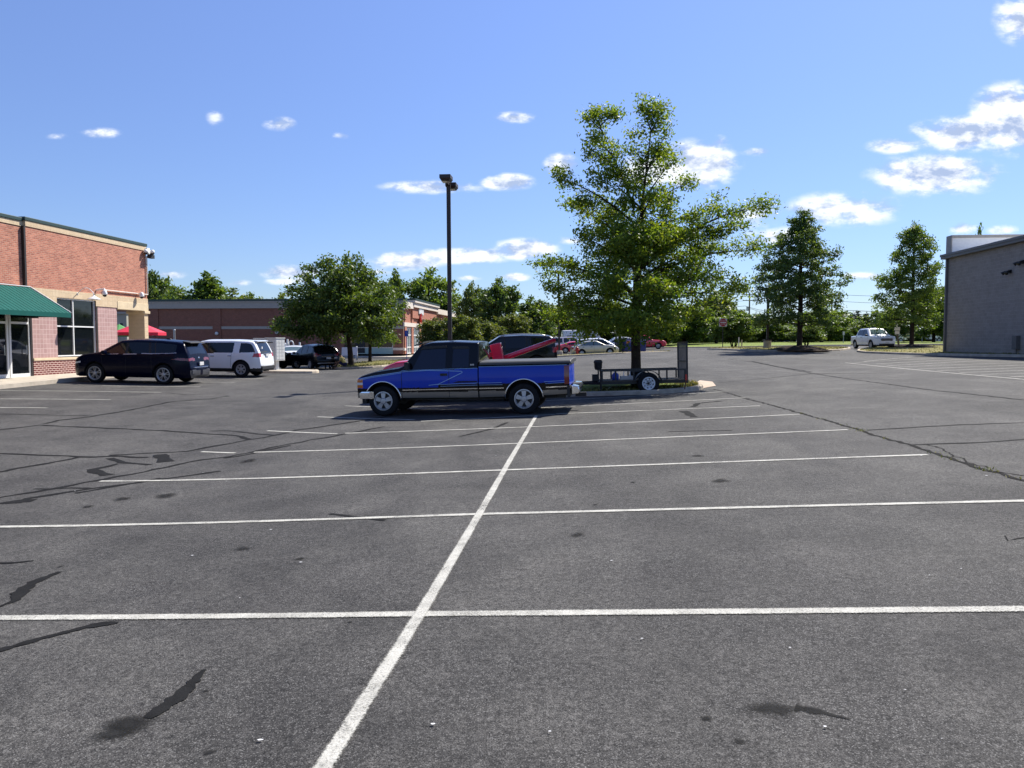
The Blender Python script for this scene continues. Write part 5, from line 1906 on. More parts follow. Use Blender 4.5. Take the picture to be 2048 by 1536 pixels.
def wheel_mesh(Rr, w, style):
    key = (round(Rr, 3), round(w, 3), style)
    if key in WM: return WM[key]
    rim = Rr * (.60 if style != 'trailer' else .56)
    if style == 'ten': rim = Rr * .68
    tb = MB()
    h = w / 2
    tb.lathe([(rim, -h * .8), (rim + .03, -h * .95), (Rr * .90, -h), (Rr * .97, -h * .85), (Rr, -h * .6), (Rr, h * .6), (Rr * .97, h * .85), (Rr * .90, h), (rim + .03, h * .95), (rim, h * .8)], 36, 'y')
    tyre = tb.build('tyre', 'rubber', None, smooth=True)
    rb = MB()
    rb.mat(1)
    rb.lathe([(0, h * .25), (rim * .95, h * .25), (rim, -h * .5), (0, -h * .5)], 32, 'y')
    rb.mat(0)
    rb.lathe([(rim + .012, h * .80), (rim + .012, h * .98), (rim - .012, h * 1.0), (rim - .035, h * .72), (rim - .04, h * .3)], 36, 'y')

    def spoke(a, w0, w1, r0, r1, y0=.55, y1=.86, th=.05):
        c, s = math.cos(a), math.sin(a)
        v = []
        for r_, ww, yy in ((r0, w0, y1), (r1, w1, y0 + .25)):
            for sg in (-1, 1):
                for dy in (0, -th):
                    x = r_ * c - sg * ww / 2 * s; z = r_ * s + sg * ww / 2 * c
                    v.append((x, h * yy + dy, z))
        rb.add(v, [(0, 2, 6, 4), (1, 5, 7, 3), (0, 4, 5, 1), (2, 3, 7, 6), (0, 1, 3, 2), (4, 6, 7, 5)])
    if style == 'five':
        for k in range(5): spoke(math.pi / 2 + k * 2 * math.pi / 5, .075, .125, .05, rim - .02)
        rb.lathe([(0, h * 1.02), (.065, h * 1.0), (.085, h * .82), (.09, h * .4)], 20, 'y')
    elif style == 'ten':
        for k in range(5):
            a = math.pi / 2 + k * 2 * math.pi / 5
            for d in (-.20, .20):
                spoke(a + d, .018, .026, .06, rim - .015)
        rb.lathe([(0, h * .95), (.05, h * .93), (.075, h * .8), (.08, h * .4)], 20, 'y')
    elif style == 'six':
        for k in range(6):
            a = math.pi / 2 + k * math.pi / 3
            for d in (-.13, .13): spoke(a + d, .035, .04, .06, rim - .015)
        rb.lathe([(0, h * .95), (.05, h * .93), (.075, h * .8), (.08, h * .4)], 20, 'y')
    elif style == 'trailer':
        rb.lathe([(rim - .04, h * .3), (rim * .80, h * .62), (rim * .55, h * .75), (rim * .40, h * .35), (0, h * .35)], 32, 'y')
        rb.mat(1)
        for k in range(8):
            a = k * math.pi / 4 + .2
            c, s = math.cos(a), math.sin(a)
            r_ = rim * .70
            v = [((r_ + dr) * c - dt * s, h * .80, (r_ + dr) * s + dt * c) for dr, dt in ((.026, -.024), (.026, .024), (-.024, 0))]
            v += [(x, h * .5, z) for x, y, z in v]
            rb.add(v, [(0, 1, 2), (0, 3, 4, 1), (1, 4, 5, 2), (2, 5, 3, 0)])
        for k in range(5):
            a = k * 2 * math.pi / 5; rb.lathe([(0, h * .62), (.014, h * .60), (.014, h * .3)], 8, 'y', (.062 * math.cos(a), 0, .062 * math.sin(a)))
        rb.lathe([(0, h * .78), (.035, h * .76), (.042, h * .3)], 14, 'y')
    m1 = {'trailer': 'white_metal'}.get(style, 'alloy')
    r_ = rb.build('rim', [m1, 'black_metal'], None, smooth=False)
    res = (tyre.data, r_.data)
    for o in (tyre, r_): bpy.data.objects.remove(o)
    WM[key] = res
    return res


def add_wheels(root, xs, half, Rr, w, style, inner=True):
    for x in xs:
        for s in (1, -1):
            t, r_ = wheel_mesh(Rr, w, style)
            o = link('wheel', t, root); o.location = (x, s * (half - w / 2), Rr)
            q = link('rim', r_, o)
            if s < 0: o.rotation_euler = (0, 0, math.pi)


def underbody(root, x0, x1, half, wheels, Ra, zc, z0=.24, z1=.5):
    b = MB()
    b.box(x0 + .25, x1 - .25, -half + .22, half - .22, z0, z1)
    for xw in wheels:
        for s in (1, -1):
            n = 14
            v = []
            for k in range(n + 1):
                a = math.pi * k / n
                for yy in (half - .03, half - .34):
                    v.append((xw + (Ra - .006) * math.cos(a), s * yy, zc + (Ra - .006) * math.sin(a)))
            b.add(v, [(2 * k, 2 * k + 1, 2 * k + 3, 2 * k + 2) for k in range(n)])
            # inner wall of the wheel well
            v2 = [(xw, s * (half - .34), zc)] + [(xw + (Ra - .006) * math.cos(math.pi * k / n), s * (half - .34), zc + (Ra - .006) * math.sin(math.pi * k / n)) for k in range(n + 1)]
            b.add(v2, [(0, k + 1, k + 2) for k in range(n)])
    b.build('underbody', 'interior_dark', root, fixn=False)


def place(root, X, Y, head, half=.8, wb=1.4, dz=0):
    """stand a vehicle on the ground, pitched and rolled with it; head = direction its nose points"""
    c, s = math.cos(head), math.sin(head)
    f = Vector((c, s, 0)); l = Vector((-s, c, 0))
    P0 = Vector((X, Y, 0))
    def z(p): return zg(p.x, p.y)
    zf, zr = z(P0 + f * wb), z(P0 - f * wb)
    zl_, zr_ = z(P0 + l * half), z(P0 - l * half)
    fx = (f * 2 * wb + Vector((0, 0, zf - zr))).normalized()
    ly = (l * 2 * half + Vector((0, 0, zl_ - zr_))).normalized()
    up = fx.cross(ly).normalized(); ly = up.cross(fx)
    m = Matrix((fx, ly, up)).transposed()
    root.location = (X, Y, (zf + zr + zl_ + zr_) / 4 + dz)
    root.rotation_euler = m.to_euler()


def surf_strip(mb, S, pts, w, off=.006, sides=(1, -1), step=.03):
    """thin strip lying on a body side along (x, z) points"""
    P = []
    for k in range(len(pts) - 1):
        a = Vector(pts[k]); b = Vector(pts[k + 1])
        n = max(1, int((b - a).length / step))
        P += [a.lerp(b, i / n) for i in range(n)]
    P.append(Vector(pts[-1]))
    for s in sides:
        v = []
        for i, p in enumerate(P):
            d = (P[min(i + 1, len(P) - 1)] - P[max(i - 1, 0)]).normalized()
            nn = Vector((-d.y, d.x))
            for k in (-.5, .5):
                q = p + nn * (k * w)
                v.append((q.x, s * (width_at(S, q.x, min(q.y, S['zu'](q.x) - .001)) + off), q.y))
        mb.add(v, [(2 * i, 2 * i + 2, 2 * i + 3, 2 * i + 1) for i in range(len(P) - 1)])


# ---------------------------------------------------------------- the blue pickup
def blue_pickup():
    root = thing('pickup_truck', 'black and bright blue extended cab pickup with hard bed cover and chrome trim', 'pickup truck')
    WF, WR = 1.795, -1.795
    X = lambda d: WF + d      # distance ahead of the front axle
    zc = .41; Ra = .455; Rt = .385
    S = dict(x0=X(-2.45), x1=X(.68), wheels=[WF], Ra=Ra, zc=zc,
             zu=Cv([(X(-2.45), 1.795), (X(-2.40), 1.80), (X(-1.8), 1.835), (X(-1.25), 1.83), (X(-.98), 1.77), (X(-.52), 1.24), (X(-.42), 1.205), (X(.2), 1.12), (X(.55), 1.03), (X(.66), .97), (X(.68), .94)], .05),
             sill=Cv([(X(-2.45), .44), (X(.68), .47)], .02), belt=Cv([(X(-2.45), 1.17), (X(-.5), 1.14), (X(.68), 1.5)], .1),
             P=Cv([(X(-2.45), .965), (X(.2), .965), (X(.5), .95), (X(.68), .90)], .15), tumble=.30, bulge=.05, zm=.8, rt=.07, ry=.8, tuck=.05, zs=.55, crown=.035, bulf=.06)
    win1 = [(X(-.78), 1.155), (X(-1.03), 1.68), (X(-1.63), 1.70), (X(-1.63), 1.165)]
    win2 = [(X(-1.80), 1.19), (X(-1.82), 1.68), (X(-2.22), 1.68), (X(-2.23), 1.19)]
    door = [(X(-.50), .47), (X(-.50), 1.14), (X(-1.08), 1.77), (X(-1.74), 1.80), (X(-1.74), .47)]

    def paint(x, z):
        up = 1.145 + (X(-1.7) - x) * .02 if x < X(-.5) else 1.12 - (x - X(-.5)) * .13
        if z > up: return 'truck_black'
        if z > (.79 if x < X(-1.45) else .71): return 'blue_paint'
        if z > .60: return 'truck_black'
        return 'truck_grey'

    def cls(kind, x, y, z):
        if kind == 'side':
            s = 'L' if y > 0 else 'R'
            if inpoly(win1, x, z): return ('window#1' + s, 'glass_blue')
            if inpoly(win2, x, z): return ('window#2' + s, 'glass_blue')
            if x > X(.52):
                if .86 < z < .955 or .72 < z < .80: return ('corner_lamp#' + s, 'amber')
                if .80 <= z <= .86: return ('headlight#' + s, 'lens')
            if inpoly(door, x, z): return ('door#' + s, paint(x, z))
            return ('body', paint(x, z))
        if kind == 'top':
            if X(-1.0) < x < X(-.56) and abs(y) < .70 - (x - X(-1.0)) * -.1: return ('windshield', 'glass')
            return ('body', 'truck_black')
        if kind == 'front':
            if z < .66: return ('body', 'truck_black')
            if abs(y) < .52: return ('grille', 'black_plastic')
            return ('headlight#F', 'lens')
        if kind == 'rear':
            if 1.2 < z < 1.70 and abs(y) < .62: return ('rear_window', 'glass')
            return ('body', 'truck_black')
    skin(root, S, cls, 150, 60, 16)
    B = dict(x0=X(-4.72), x1=X(-2.475), wheels=[WR], Ra=Ra, zc=zc,
             zu=Cv([(X(-4.72), 1.27), (X(-2.475), 1.245)], .02), sill=Cv([(X(-4.72), .50), (X(-4.1), .47), (X(-2.475), .44)], .02), belt=Cv([(X(-4.72), 1.6), (X(-2.4), 1.6)], .02),
             P=Cv([(X(-4.72), .945), (X(-4.60), .965), (X(-2.475), .965)], .05), tumble=0, bulge=.06, zm=.85, rt=.05, ry=.7, tuck=.05, zs=.55, crown=.0, bulr=.02, bulf=.0)

    def clsb(kind, x, y, z):
        if kind == 'side':
            s = 'L' if y > 0 else 'R'
            if x < X(-4.60) and .74 < z < 1.19: return ('tail_light#' + s, 'dark_red_lens')
            if z > 1.20: return ('bed', 'truck_black')
            if z > .775: return ('bed', 'blue_paint')
            if z > .60: return ('bed', 'truck_black')
            return ('bed', 'truck_grey')
        if kind == 'rear': return ('tailgate', 'blue_paint' if .70 < z < 1.2 else 'truck_black')
        return ('bed', 'truck_black')
    skin(root, B, clsb, 90, 56, 10)
    # hard cover on the bed
    m = MB()
    a, b_ = X(-4.77), X(-2.50)
    prof = [(-.985, 1.24), (-.985, 1.285), (-.93, 1.325), (0, 1.345), (.93, 1.325), (.985, 1.285), (.985, 1.24)]
    n = len(prof)
    m.add([(a, y, z) for y, z in prof] + [(b_, y, z) for y, z in prof] + [(a + .12, y, z + .035) for y, z in prof],
          [(i, i + 1, n + i + 1, n + i) for i in range(n - 1)] + [tuple(range(n))[::-1], tuple(range(n, 2 * n))])
    m.build('bed_cover', 'tonneau', root, bevel=.02)
    # trims
    m = MB()
    for Sx, pts in ((S, [(X(-2.44), .665), (X(-.52), .655)]), (B, [(X(-3.1), .665), (X(-2.48), .665)]), (B, [(X(-4.70), .68), (X(-4.14), .665)])):
        surf_strip(m, Sx, pts, .022, .012)
    m.build('chrome_strip', 'chrome', root)
    for Sx, xw in ((S, WF), (B, WR)):
        m = MB()
        for s in (1, -1):
            n = 30; pts = []
            for k in range(n + 1):
                t = math.pi * (k / n) * 1.0
                x = xw + (Ra + .012) * math.cos(t); z = zc + (Ra + .012) * math.sin(t)
                pts.append((x, s * (width_at(Sx, min(max(x, Sx['x0']), Sx['x1']), z) + .004), z))
            m.tube(pts, .02, 6)
        m.build('wheel_arch_trim', 'chrome', root, smooth=True)
    m = MB()
    surf_strip(m, S, [(X(.60), .95), (X(.3), 1.012), (X(-.1), 1.062), (X(-.5), 1.115), (X(-1.2), 1.14), (X(-2.05), 1.10), (X(-2.06), 1.065), (X(-1.45), .79), (X(-1.2), .765)], .016, .006)
    surf_strip(m, S, [(X(.60), .925), (X(.3), .985), (X(-.1), 1.035), (X(-.5), 1.088)], .010, .006)
    surf_strip(m, S, [(X(-2.44), 1.168), (X(-.5), 1.146)], .012, .006)
    surf_strip(m, S, [(X(-1.30), .775), (X(-2.44), .80)], .012, .006); surf_strip(m, S, [(X(-1.5), .735), (X(-2.44), .75)], .010, .006)
    surf_strip(m, B, [(X(-4.60), .825), (X(-4.1), .80)], .012, .006); surf_strip(m, B, [(X(-4.60), .775), (X(-4.13), .755)], .010, .006)
    surf_strip(m, B, [(X(-3.05), .80), (X(-2.48), .80)], .012, .006); surf_strip(m, B, [(X(-3.07), .75), (X(-2.48), .75)], .010, .006)
    surf_strip(m, B, [(X(-4.66), 1.205), (X(-2.48), 1.20)], .012, .006)
    m.build('pin_stripe', 'pin_stripe', root)
    m = MB()   # dark dart between the stripes
    for s in (1, -1):
        for tri in (((X(-1.80), .815), (X(-2.43), .82), (X(-2.43), .85), (X(-1.95), .855)),):
            v = [(x, s * (width_at(S, x, z) + .0045), z) for x, z in tri]
            m.add(v, [(0, 1, 3), (1, 2, 3)] if len(v) == 4 and tri[0][1] > 1 else [(0, 1, 2, 3)])
    m.build('dark_flash', 'truck_black', root)
    m = MB()   # panel gaps
    surf_strip(m, S, [(X(-.50), .46), (X(-.50), 1.13)], .012, .003); surf_strip(m, S, [(X(-1.72), .46), (X(-1.72), 1.16)], .012, .003)
    surf_strip(m, S, [(X(-.55), 1.155), (X(-2.44), 1.185)], .012, .003)
    m.build('panel_gap', 'interior_dark', root)
    for s in (1, -1):
        m = MB(); w = width_at(S, X(-1.6), 1.03)
        m.box(X(-1.68), X(-1.50), s * (w - .02), s * (w + .02), .995, 1.055); m.build('handle', 'black_plastic', root, bevel=.008)
        m = MB(); w = width_at(S, X(-1.0), 1.71) 
        m.prism([(X(-.98), 1.66), (X(-1.06), 1.735), (X(-1.64), 1.745), (X(-1.66), 1.69)], s * (w - .03), s * (w + .035)); m.build('window_visor', 'black_plastic', root)
        m = MB(); m.prism([(X(-1.80), 1.66), (X(-1.80), 1.715), (X(-2.2), 1.715), (X(-2.24), 1.65)], s * (w - .03), s * (w + .03)); m.build('window_visor', 'black_plastic', root)
        m = MB(); w = width_at(S, X(-.72), 1.2)
        m.box(X(-.74), X(-.62), s * (w + .0), s * (w + .20), 1.16, 1.36); m.build('mirror', 'black_plastic', root, bevel=.03)
        m = MB(); w = width_at(S, X(-2.35), 1.27)
        for k in range(3): m.box(X(-2.36) + k * .035, X(-2.335) + k * .035, s * (w - .01), s * (w + .012), 1.235, 1.275)
        m.build('badge', 'alloy', root)
    m = MB()   # roof visor over the windshield
    n = 12; v = []
    for k in range(n + 1):
        y = -.72 + 1.44 * k / n; e = .03 * (1 - (y / .72) ** 2)
        v += [(X(-1.02), y, 1.845 + e), (X(-.80) + e, y, 1.775 + e), (X(-.80) + e, y, 1.755 + e), (X(-1.02), y, 1.80 + e)]
    m.add(v, [(4 * k + i, 4 * k + 4 + i, 4 * k + 4 + (i + 1) % 4, 4 * k + (i + 1) % 4) for k in range(n) for i in range(4)] + [(0, 1, 2, 3), (4 * n + 3, 4 * n + 2, 4 * n + 1, 4 * n)])
    m.build('sun_visor', 'black_plastic', root)
    # bumpers
    m = MB()
    pts = [(-.99, X(.36)), (-.97, X(.60)), (-.6, X(.76)), (0, X(.79)), (.6, X(.76)), (.97, X(.60)), (.99, X(.36))]
    v = []
    pr = [(0, .44), (.05, .455), (.07, .54), (.06, .60), (.0, .635), (-.08, .62), (-.08, .46)]
    for y, x in pts:
        for dx, z in pr: v.append((x + dx - .06, y, z))
    k = len(pr)
    m.add(v, [(i * k + j, i * k + (j + 1) % k, (i + 1) * k + (j + 1) % k, (i + 1) * k + j) for i in range(len(pts) - 1) for j in range(k)] + [tuple(range(k)), tuple(range(len(v) - 1, len(v) - k - 1, -1))])
    m.build('front_bumper', 'chrome', root, bevel=.01)
    m = MB(); m.box(X(.55), X(.67), -.6, .6, .30, .42); m.box(X(.6), X(.74), .25, .35, .30, .40); m.box(X(.6), X(.74), -.35, -.25, .30, .40); m.build('tow_hooks', 'black_plastic', root)
    m = MB()
    m.prism([(X(-4.76), .48), (X(-4.94), .50), (X(-4.96), .60), (X(-4.93), .68), (X(-4.76), .70)], -.93, .93)
    m.build('rear_bumper', 'chrome', root, bevel=.02)
    m = MB(); m.box(X(-4.95), X(-4.75), -.3, .3, .685, .705); m.box(X(-5.08), X(-4.8), -.05, .05, .36, .46); m.box(X(-4.73), X(-4.66), -.97, .97, .42, .70); m.build('hitch', 'black_plastic', root)
    add_wheels(root, [WF, WR], .955, Rt, .245, 'five')
    underbody(root, X(-4.6), X(.6), .95, [WF, WR], Ra, zc, .40, .62)
    m = MB(); m.tube([(WR, -.8, .40), (WR, .8, .40)], .05); m.ell((WR, 0, .40), (.16, .16, .16)); m.tube([(WF, -.8, .40), (WF, .8, .40)], .045); m.box(WR - 1.0, WF + .3, .38, .48, .36, .44); m.box(WR - 1.0, WF + .3, -.48, -.38, .36, .44)
    m.build('axle', 'black_metal', root)
    rear = gx(1050, 19.0); ang = math.pi - R(8.3)
    c = rear + Vector((math.cos(ang), math.sin(ang), 0)) * 1.795
    # camera side wheels touch at these pixels, so the centre line lies half a width behind
    side = Vector((math.sin(R(8.3)), math.cos(R(8.3)), 0)) * .83
    place(root, c.x + side.x, c.y + side.y, ang, .8, 1.8)


blue_pickup()


# ---------------------------------------------------------------- utility trailer
def trailer():
    root = thing('utility_trailer', 'small black single axle utility trailer with its mesh ramp gate standing upright', 'trailer')
    # local x to the tongue, y left; near side is y=+... facing the camera after turning
    W2 = .78; zb = .36; zt = .74; xf, xr = 1.42, -1.18
    m = MB()
    for y in (-W2, W2):
        m.bar((xr, y, zb), (xf, y, zb), .05, .08); m.bar((xr, y, zt), (xf, y, zt), .045, .045)
    m.bar((xf, -W2, zt), (xf, W2, zt), .045, .045); m.bar((xf, -W2, zb), (xf, W2, zb), .05, .08); m.bar((xr, -W2, zb), (xr, W2, zb), .05, .08)
    for x in (-.7, -.2, .3, .8): m.bar((x, -W2, zb - .02), (x, W2, zb - .02), .04, .05)
    m.build('frame', 'black_metal', root)
    for x in (xr + .02, -.60, .42, .98, xf - .02):
        for y in (-W2, W2):
            m = MB(); m.bar((x, y, zb), (x, y, zt), .04, .045, (1, 0, 0)); m.build('post', 'black_metal', root)
    m = MB(); 
    for k in range(10):
        y = -W2 + .08 + k * .155
        m.box(xr + .03, xf - .03, y, y + .14, zb + .042, zb + .075)
    m.build('deck', 'wood', root)
    for y in (-W2 + .1, W2 - .1):
        m = MB(); m.bar((xf, y, zb - .01), (xf + 1.05, .0 + (.04 if y > 0 else -.04), zb - .01), .05, .08); m.build('tongue', 'black_metal', root)
    m = MB(); m.box(xf + .98, xf + 1.25, -.05, .05, zb - .02, zb + .07); m.ell((xf + 1.26, 0, zb + .03), (.06, .05, .05)); m.build('coupler', 'black_metal', root)
    m = MB(); m.tube([(xf + .02, .70, .0), (xf + .02, .70, .92)], .028); m.lathe([(0, .0), (.09, .0), (.09, .02), (0, .02)], 14, 'z', (xf + .02, .70, .0)); m.build('jack', 'black_metal', root)
    m = MB(); m.lathe([(.09, .78), (.12, .84), (.125, .98), (.14, 1.0), (.135, 1.05), (.10, 1.09), (.0, 1.09)], 14, 'z', (xf + .09, .66, 0)); m.lathe([(0, .78), (.09, .78)], 14, 'z', (xf + .09, .66, 0)); m.build('jack_cover', 'black_plastic', root, smooth=True)
    m = MB(); m.box(xf + .06, xf + .26, .2, .5, zb + .05, zb + .24); m.box(xf + .05, xf + .27, .19, .51, zb + .242, zb + .27); m.build('battery_box', 'black_plastic', root, bevel=.02)
    # fenders
    for s in (1, -1):
        m = MB(); n = 16; v = []
        for k in range(n + 1):
            a = math.pi * (.06 + .88 * k / n)
            for y in (W2 + .02, W2 + .27):
                for r_ in (.40, .39):
                    v.append((r_ * math.cos(a) * 1.05, s * y, .33 + r_ * math.sin(a)))
        m.add(v, [(4 * k + p, 4 * k + q, 4 * k + 4 + q, 4 * k + 4 + p) for k in range(n) for p, q in ((0, 2), (2, 3), (3, 1), (1, 0))])
        m.build('fender', 'black_metal', root, smooth=True)
    add_wheels(root, [0], W2 + .26, .335, .20, 'trailer')
    m = MB(); m.tube([(0, -W2, .335), (0, W2, .335)], .035); m.build('axle', 'black_metal', root)
    # ramp gate
    g = MB()
    x = xr - .05
    for y in (-W2, W2): g.bar((x, y, zb - .05), (x, y, 1.60), .04, .045, (1, 0, 0))
    for z in (zb, .98, 1.58): g.bar((x, -W2, z), (x, W2, z), .04, .04)
    gate = g.build('gate', 'black_metal', root)
    g = MB()
    for k in range(7):
        y = -W2 + .2 + k * (2 * W2 - .4) / 6
        g.bar((x, y, zb), (x, y, 1.58), .014, .03, (1, 0, 0))
    g.build('mesh_bars', 'dull_steel', gate)
    m = MB(); m.box(xr - .03, xr + .03, W2 + .03, W2 + .07, .40, .58); m.build('tail_light', 'red_plastic', root)
    m = MB(); m.bar((xr, W2 + .05, .40), (xr + .05, W2 + .05, .12), .03, .03); m.build('ramp_leg', 'rust', root)
    # cargo straps and jug left on the deck
    c = gx(1297, 23.75)
    h = math.pi - R(2)
    side = Vector((math.sin(R(2)), math.cos(R(2)), 0)) * (W2 + .1)
    place(root, c.x + side.x, c.y + side.y, h, .7, 1.2)
    root.rotation_euler.y *= .6
    bpy.context.view_layer.update()

    def on_deck(name, label, cat, build, lx, ly):
        t = thing(name, label, cat)
        t.matrix_world = root.matrix_world @ Matrix.Translation((lx, ly, zb + .078))
        build(t)
    def jug(t):
        m = MB(); m.lathe([(0, 0), (.10, 0), (.11, .03), (.11, .17), (.05, .23), (.03, .24), (.03, .28), (0, .28)], 14); m.build('body', 'blue_sign', t, smooth=True)
        m = MB(); m.lathe([(.035, .26), (.035, .30), (0, .30)], 10); m.build('cap', 'white_metal', t)
    def block(t):
        m = MB(); m.box(-.22, .22, -.12, .12, 0, .12); m.build('beam', 'white_stone', t, bevel=.01)
        m = MB(); m.tube([(-.1, 0, .12), (-.1, 0, .27), (.1, 0, .27), (.1, 0, .12)], .014); m.build('handle', 'white_metal', t)
    def bundle(t):
        m = MB()
        for k in range(5): m.tube([(-.3 + .1 * math.cos(i) + .06 * i, .12 * math.sin(i * 1.7 + k), .05 + .045 * k) for i in range(9)], .03, 6)
        m.build('coil', 'black_plastic', t, smooth=True)
    on_deck('jug', 'blue plastic jug on the trailer deck near the front rail', 'jug', jug, .95, .35)
    on_deck('tie_down_block', 'pale block with a bent handle on the trailer deck', 'block', block, .58, .3)
    on_deck('strap_bundle', 'tangle of black straps on the trailer deck beside the wheel', 'straps', bundle, .25, .1)


trailer()


# ---------------------------------------------------------------- ordinary cars
def car(name, label, cat, D, group=None):
    """D: dimensions, outline, windows and colours of one car"""
    root = thing(name, label, cat, group=group)
    half = D['W'] / 2
    L_ = D['L']
    zc = D['R'] + .02
    S = dict(x0=-L_ / 2 + .02, x1=L_ / 2 - .02, wheels=D['wx'], Ra=D['R'] + .065, zc=zc, zu=Cv(D['zu'], D.get('ease', .12)), sill=D.get('sill', .27), belt=Cv(D['belt'], .2),
             P=Cv([(-L_ / 2, half * D.get('tr', .82)), (-L_ / 2 + .18, half * .95), (-L_ / 2 + .55, half), (L_ / 2 - .9, half), (L_ / 2 - .35, half * .93), (L_ / 2 - .1, half * .80), (L_ / 2, half * .66)], .22),
             tumble=D.get('tumble', .38), bulge=D.get('bulge', .05), zm=.72, rt=D.get('rt', .10), ry=.9, crown=.04, bulf=.10, bulr=.06)
    belt = S['belt']; zu = S['zu']
    gx0, gx1 = D['glass']          # ends of the side glass
    pil = D['pillars']             # (x, width, lean)
    ws0, ws1 = D['ws']; rw = D.get('rw')
    paint = D['paint']; clad = D.get('clad')

    def cls(kind, x, y, z):
        s = 'L' if y > 0 else 'R'
        if kind == 'side':
            top = min(zu(x), zu(x + .09), zu(x - .09)) - D.get('gtop', .09)
            if gx0 < x < gx1 and belt(x) + .035 < z < top:
                k = 0
                for px, pw, ln in pil:
                    xx = px + (z - belt(x)) * ln
                    if abs(x - xx) < pw / 2:
                        if pw > .12: return ('body', paint)
                        return ('window_trim#%d%s' % (k, s), D.get('pilm', 'black_plastic'))
                    if x < xx: k += 1
                return ('window#%d%s' % (k, s), D.get('glassm', 'glass'))
            if gx0 - .02 < x < gx1 + .02 and belt(x) + .012 < z < belt(x) + .036 and D.get('trim'): return ('window_trim#b' + s, D['trim'])
            for nm, mt, pol in D.get('lights', ()):
                if inpoly(pol, x, z): return (nm + '#' + s, mt)
            if clad:
                if z < clad[0]: return ('cladding', clad[1])
                for xw in D['wx']:
                    if (x - xw) ** 2 + (z - zc) ** 2 < (S['Ra'] + clad[2]) ** 2: return ('cladding', clad[1])
            return ('body', paint)
        if kind == 'top':
            yt = width_at(S, x, zu(x))
            if ws0 < x < ws1 and abs(y) < yt - .05: return ('windshield', D.get('wsm', 'glass'))
            if rw and rw[0] < x < rw[1] and abs(y) < yt - .06: return ('rear_window', D.get('glassm', 'glass'))
            for nm, mt, f in D.get('tops', ()):
                if f(x, y, z): return (nm + ('#' + s if 'light' in nm else ''), mt)
            return (('roof' if D.get('roofm') and z > D['roofz'] else 'body'), D.get('roofm', paint) if z > D.get('roofz', 9) else paint)
        for nm, mt, f in D.get(kind, ()):
            if f(abs(y), z): return (nm + ('#' + s + kind if 'light' in nm else '#' + kind), mt)
        if clad and z < clad[0]: return ('cladding', clad[1])
        return ('body', paint)
    nx, nz, ny = D.get('res', (110, 34, 12))
    skin(root, S, cls, nx, nz, ny)
    add_wheels(root, D['wx'], half - .015, D['R'], D.get('tw', .22), D.get('rim', 'five'))
    underbody(root, -L_ / 2, L_ / 2, half, D['wx'], S['Ra'], zc)
    for x0, zb_, x1, zt_ in D.get('seams', ()):
        for s in (1, -1):
            m = MB(); surf_strip(m, S, [(x0, zb_), (x1, zt_)], .012, .003, (s,)); m.build('panel_gap', 'interior_dark', root)
    for x in D.get('handles', ()):
        for s in (1, -1):
            z = belt(x) - .10; w = width_at(S, x, z)
            m = MB(); m.box(x - .09, x + .09, s * (w - .01), s * (w + .03), z - .018, z + .018); m.build('handle', D.get('hm', paint), root, bevel=.008)
    if D.get('mirror'):
        x = D['mirror']
        for s in (1, -1):
            w = width_at(S, x, belt(x))
            m = MB(); m.box(x - .07, x + .09, s * (w + .02), s * (w + .22), belt(x) + .02, belt(x) + .17); m.build('mirror', D.get('mm', paint), root, bevel=.04)
    if D.get('rails'):
        a, b_ = D['rails']
        for s in (1, -1):
            xs = np.linspace(a, b_, 9); w = [width_at(S, x, zu(x)) for x in xs]
            m = MB(); m.tube([(x, s * (ww - .03), zu(x) + (.065 if 0 < i < 8 else .0)) for i, (x, ww) in enumerate(zip(xs, w))], .022, 6); m.build('roof_rail', D.get('railm', 'satin_chrome'), root, smooth=True)
    for fn in D.get('extra', ()): fn(root, S)
    return root, S


def box_part(name, mt, *bxs, bevel=.01):
    def fn(root, S):
        m = MB()
        for b in bxs: m.box(*b)
        m.build(name, mt, root, bevel=bevel)
    return fn


PI = math.pi
GA = math.atan2(GR.y, GR.x)      # direction across the rows, to the right


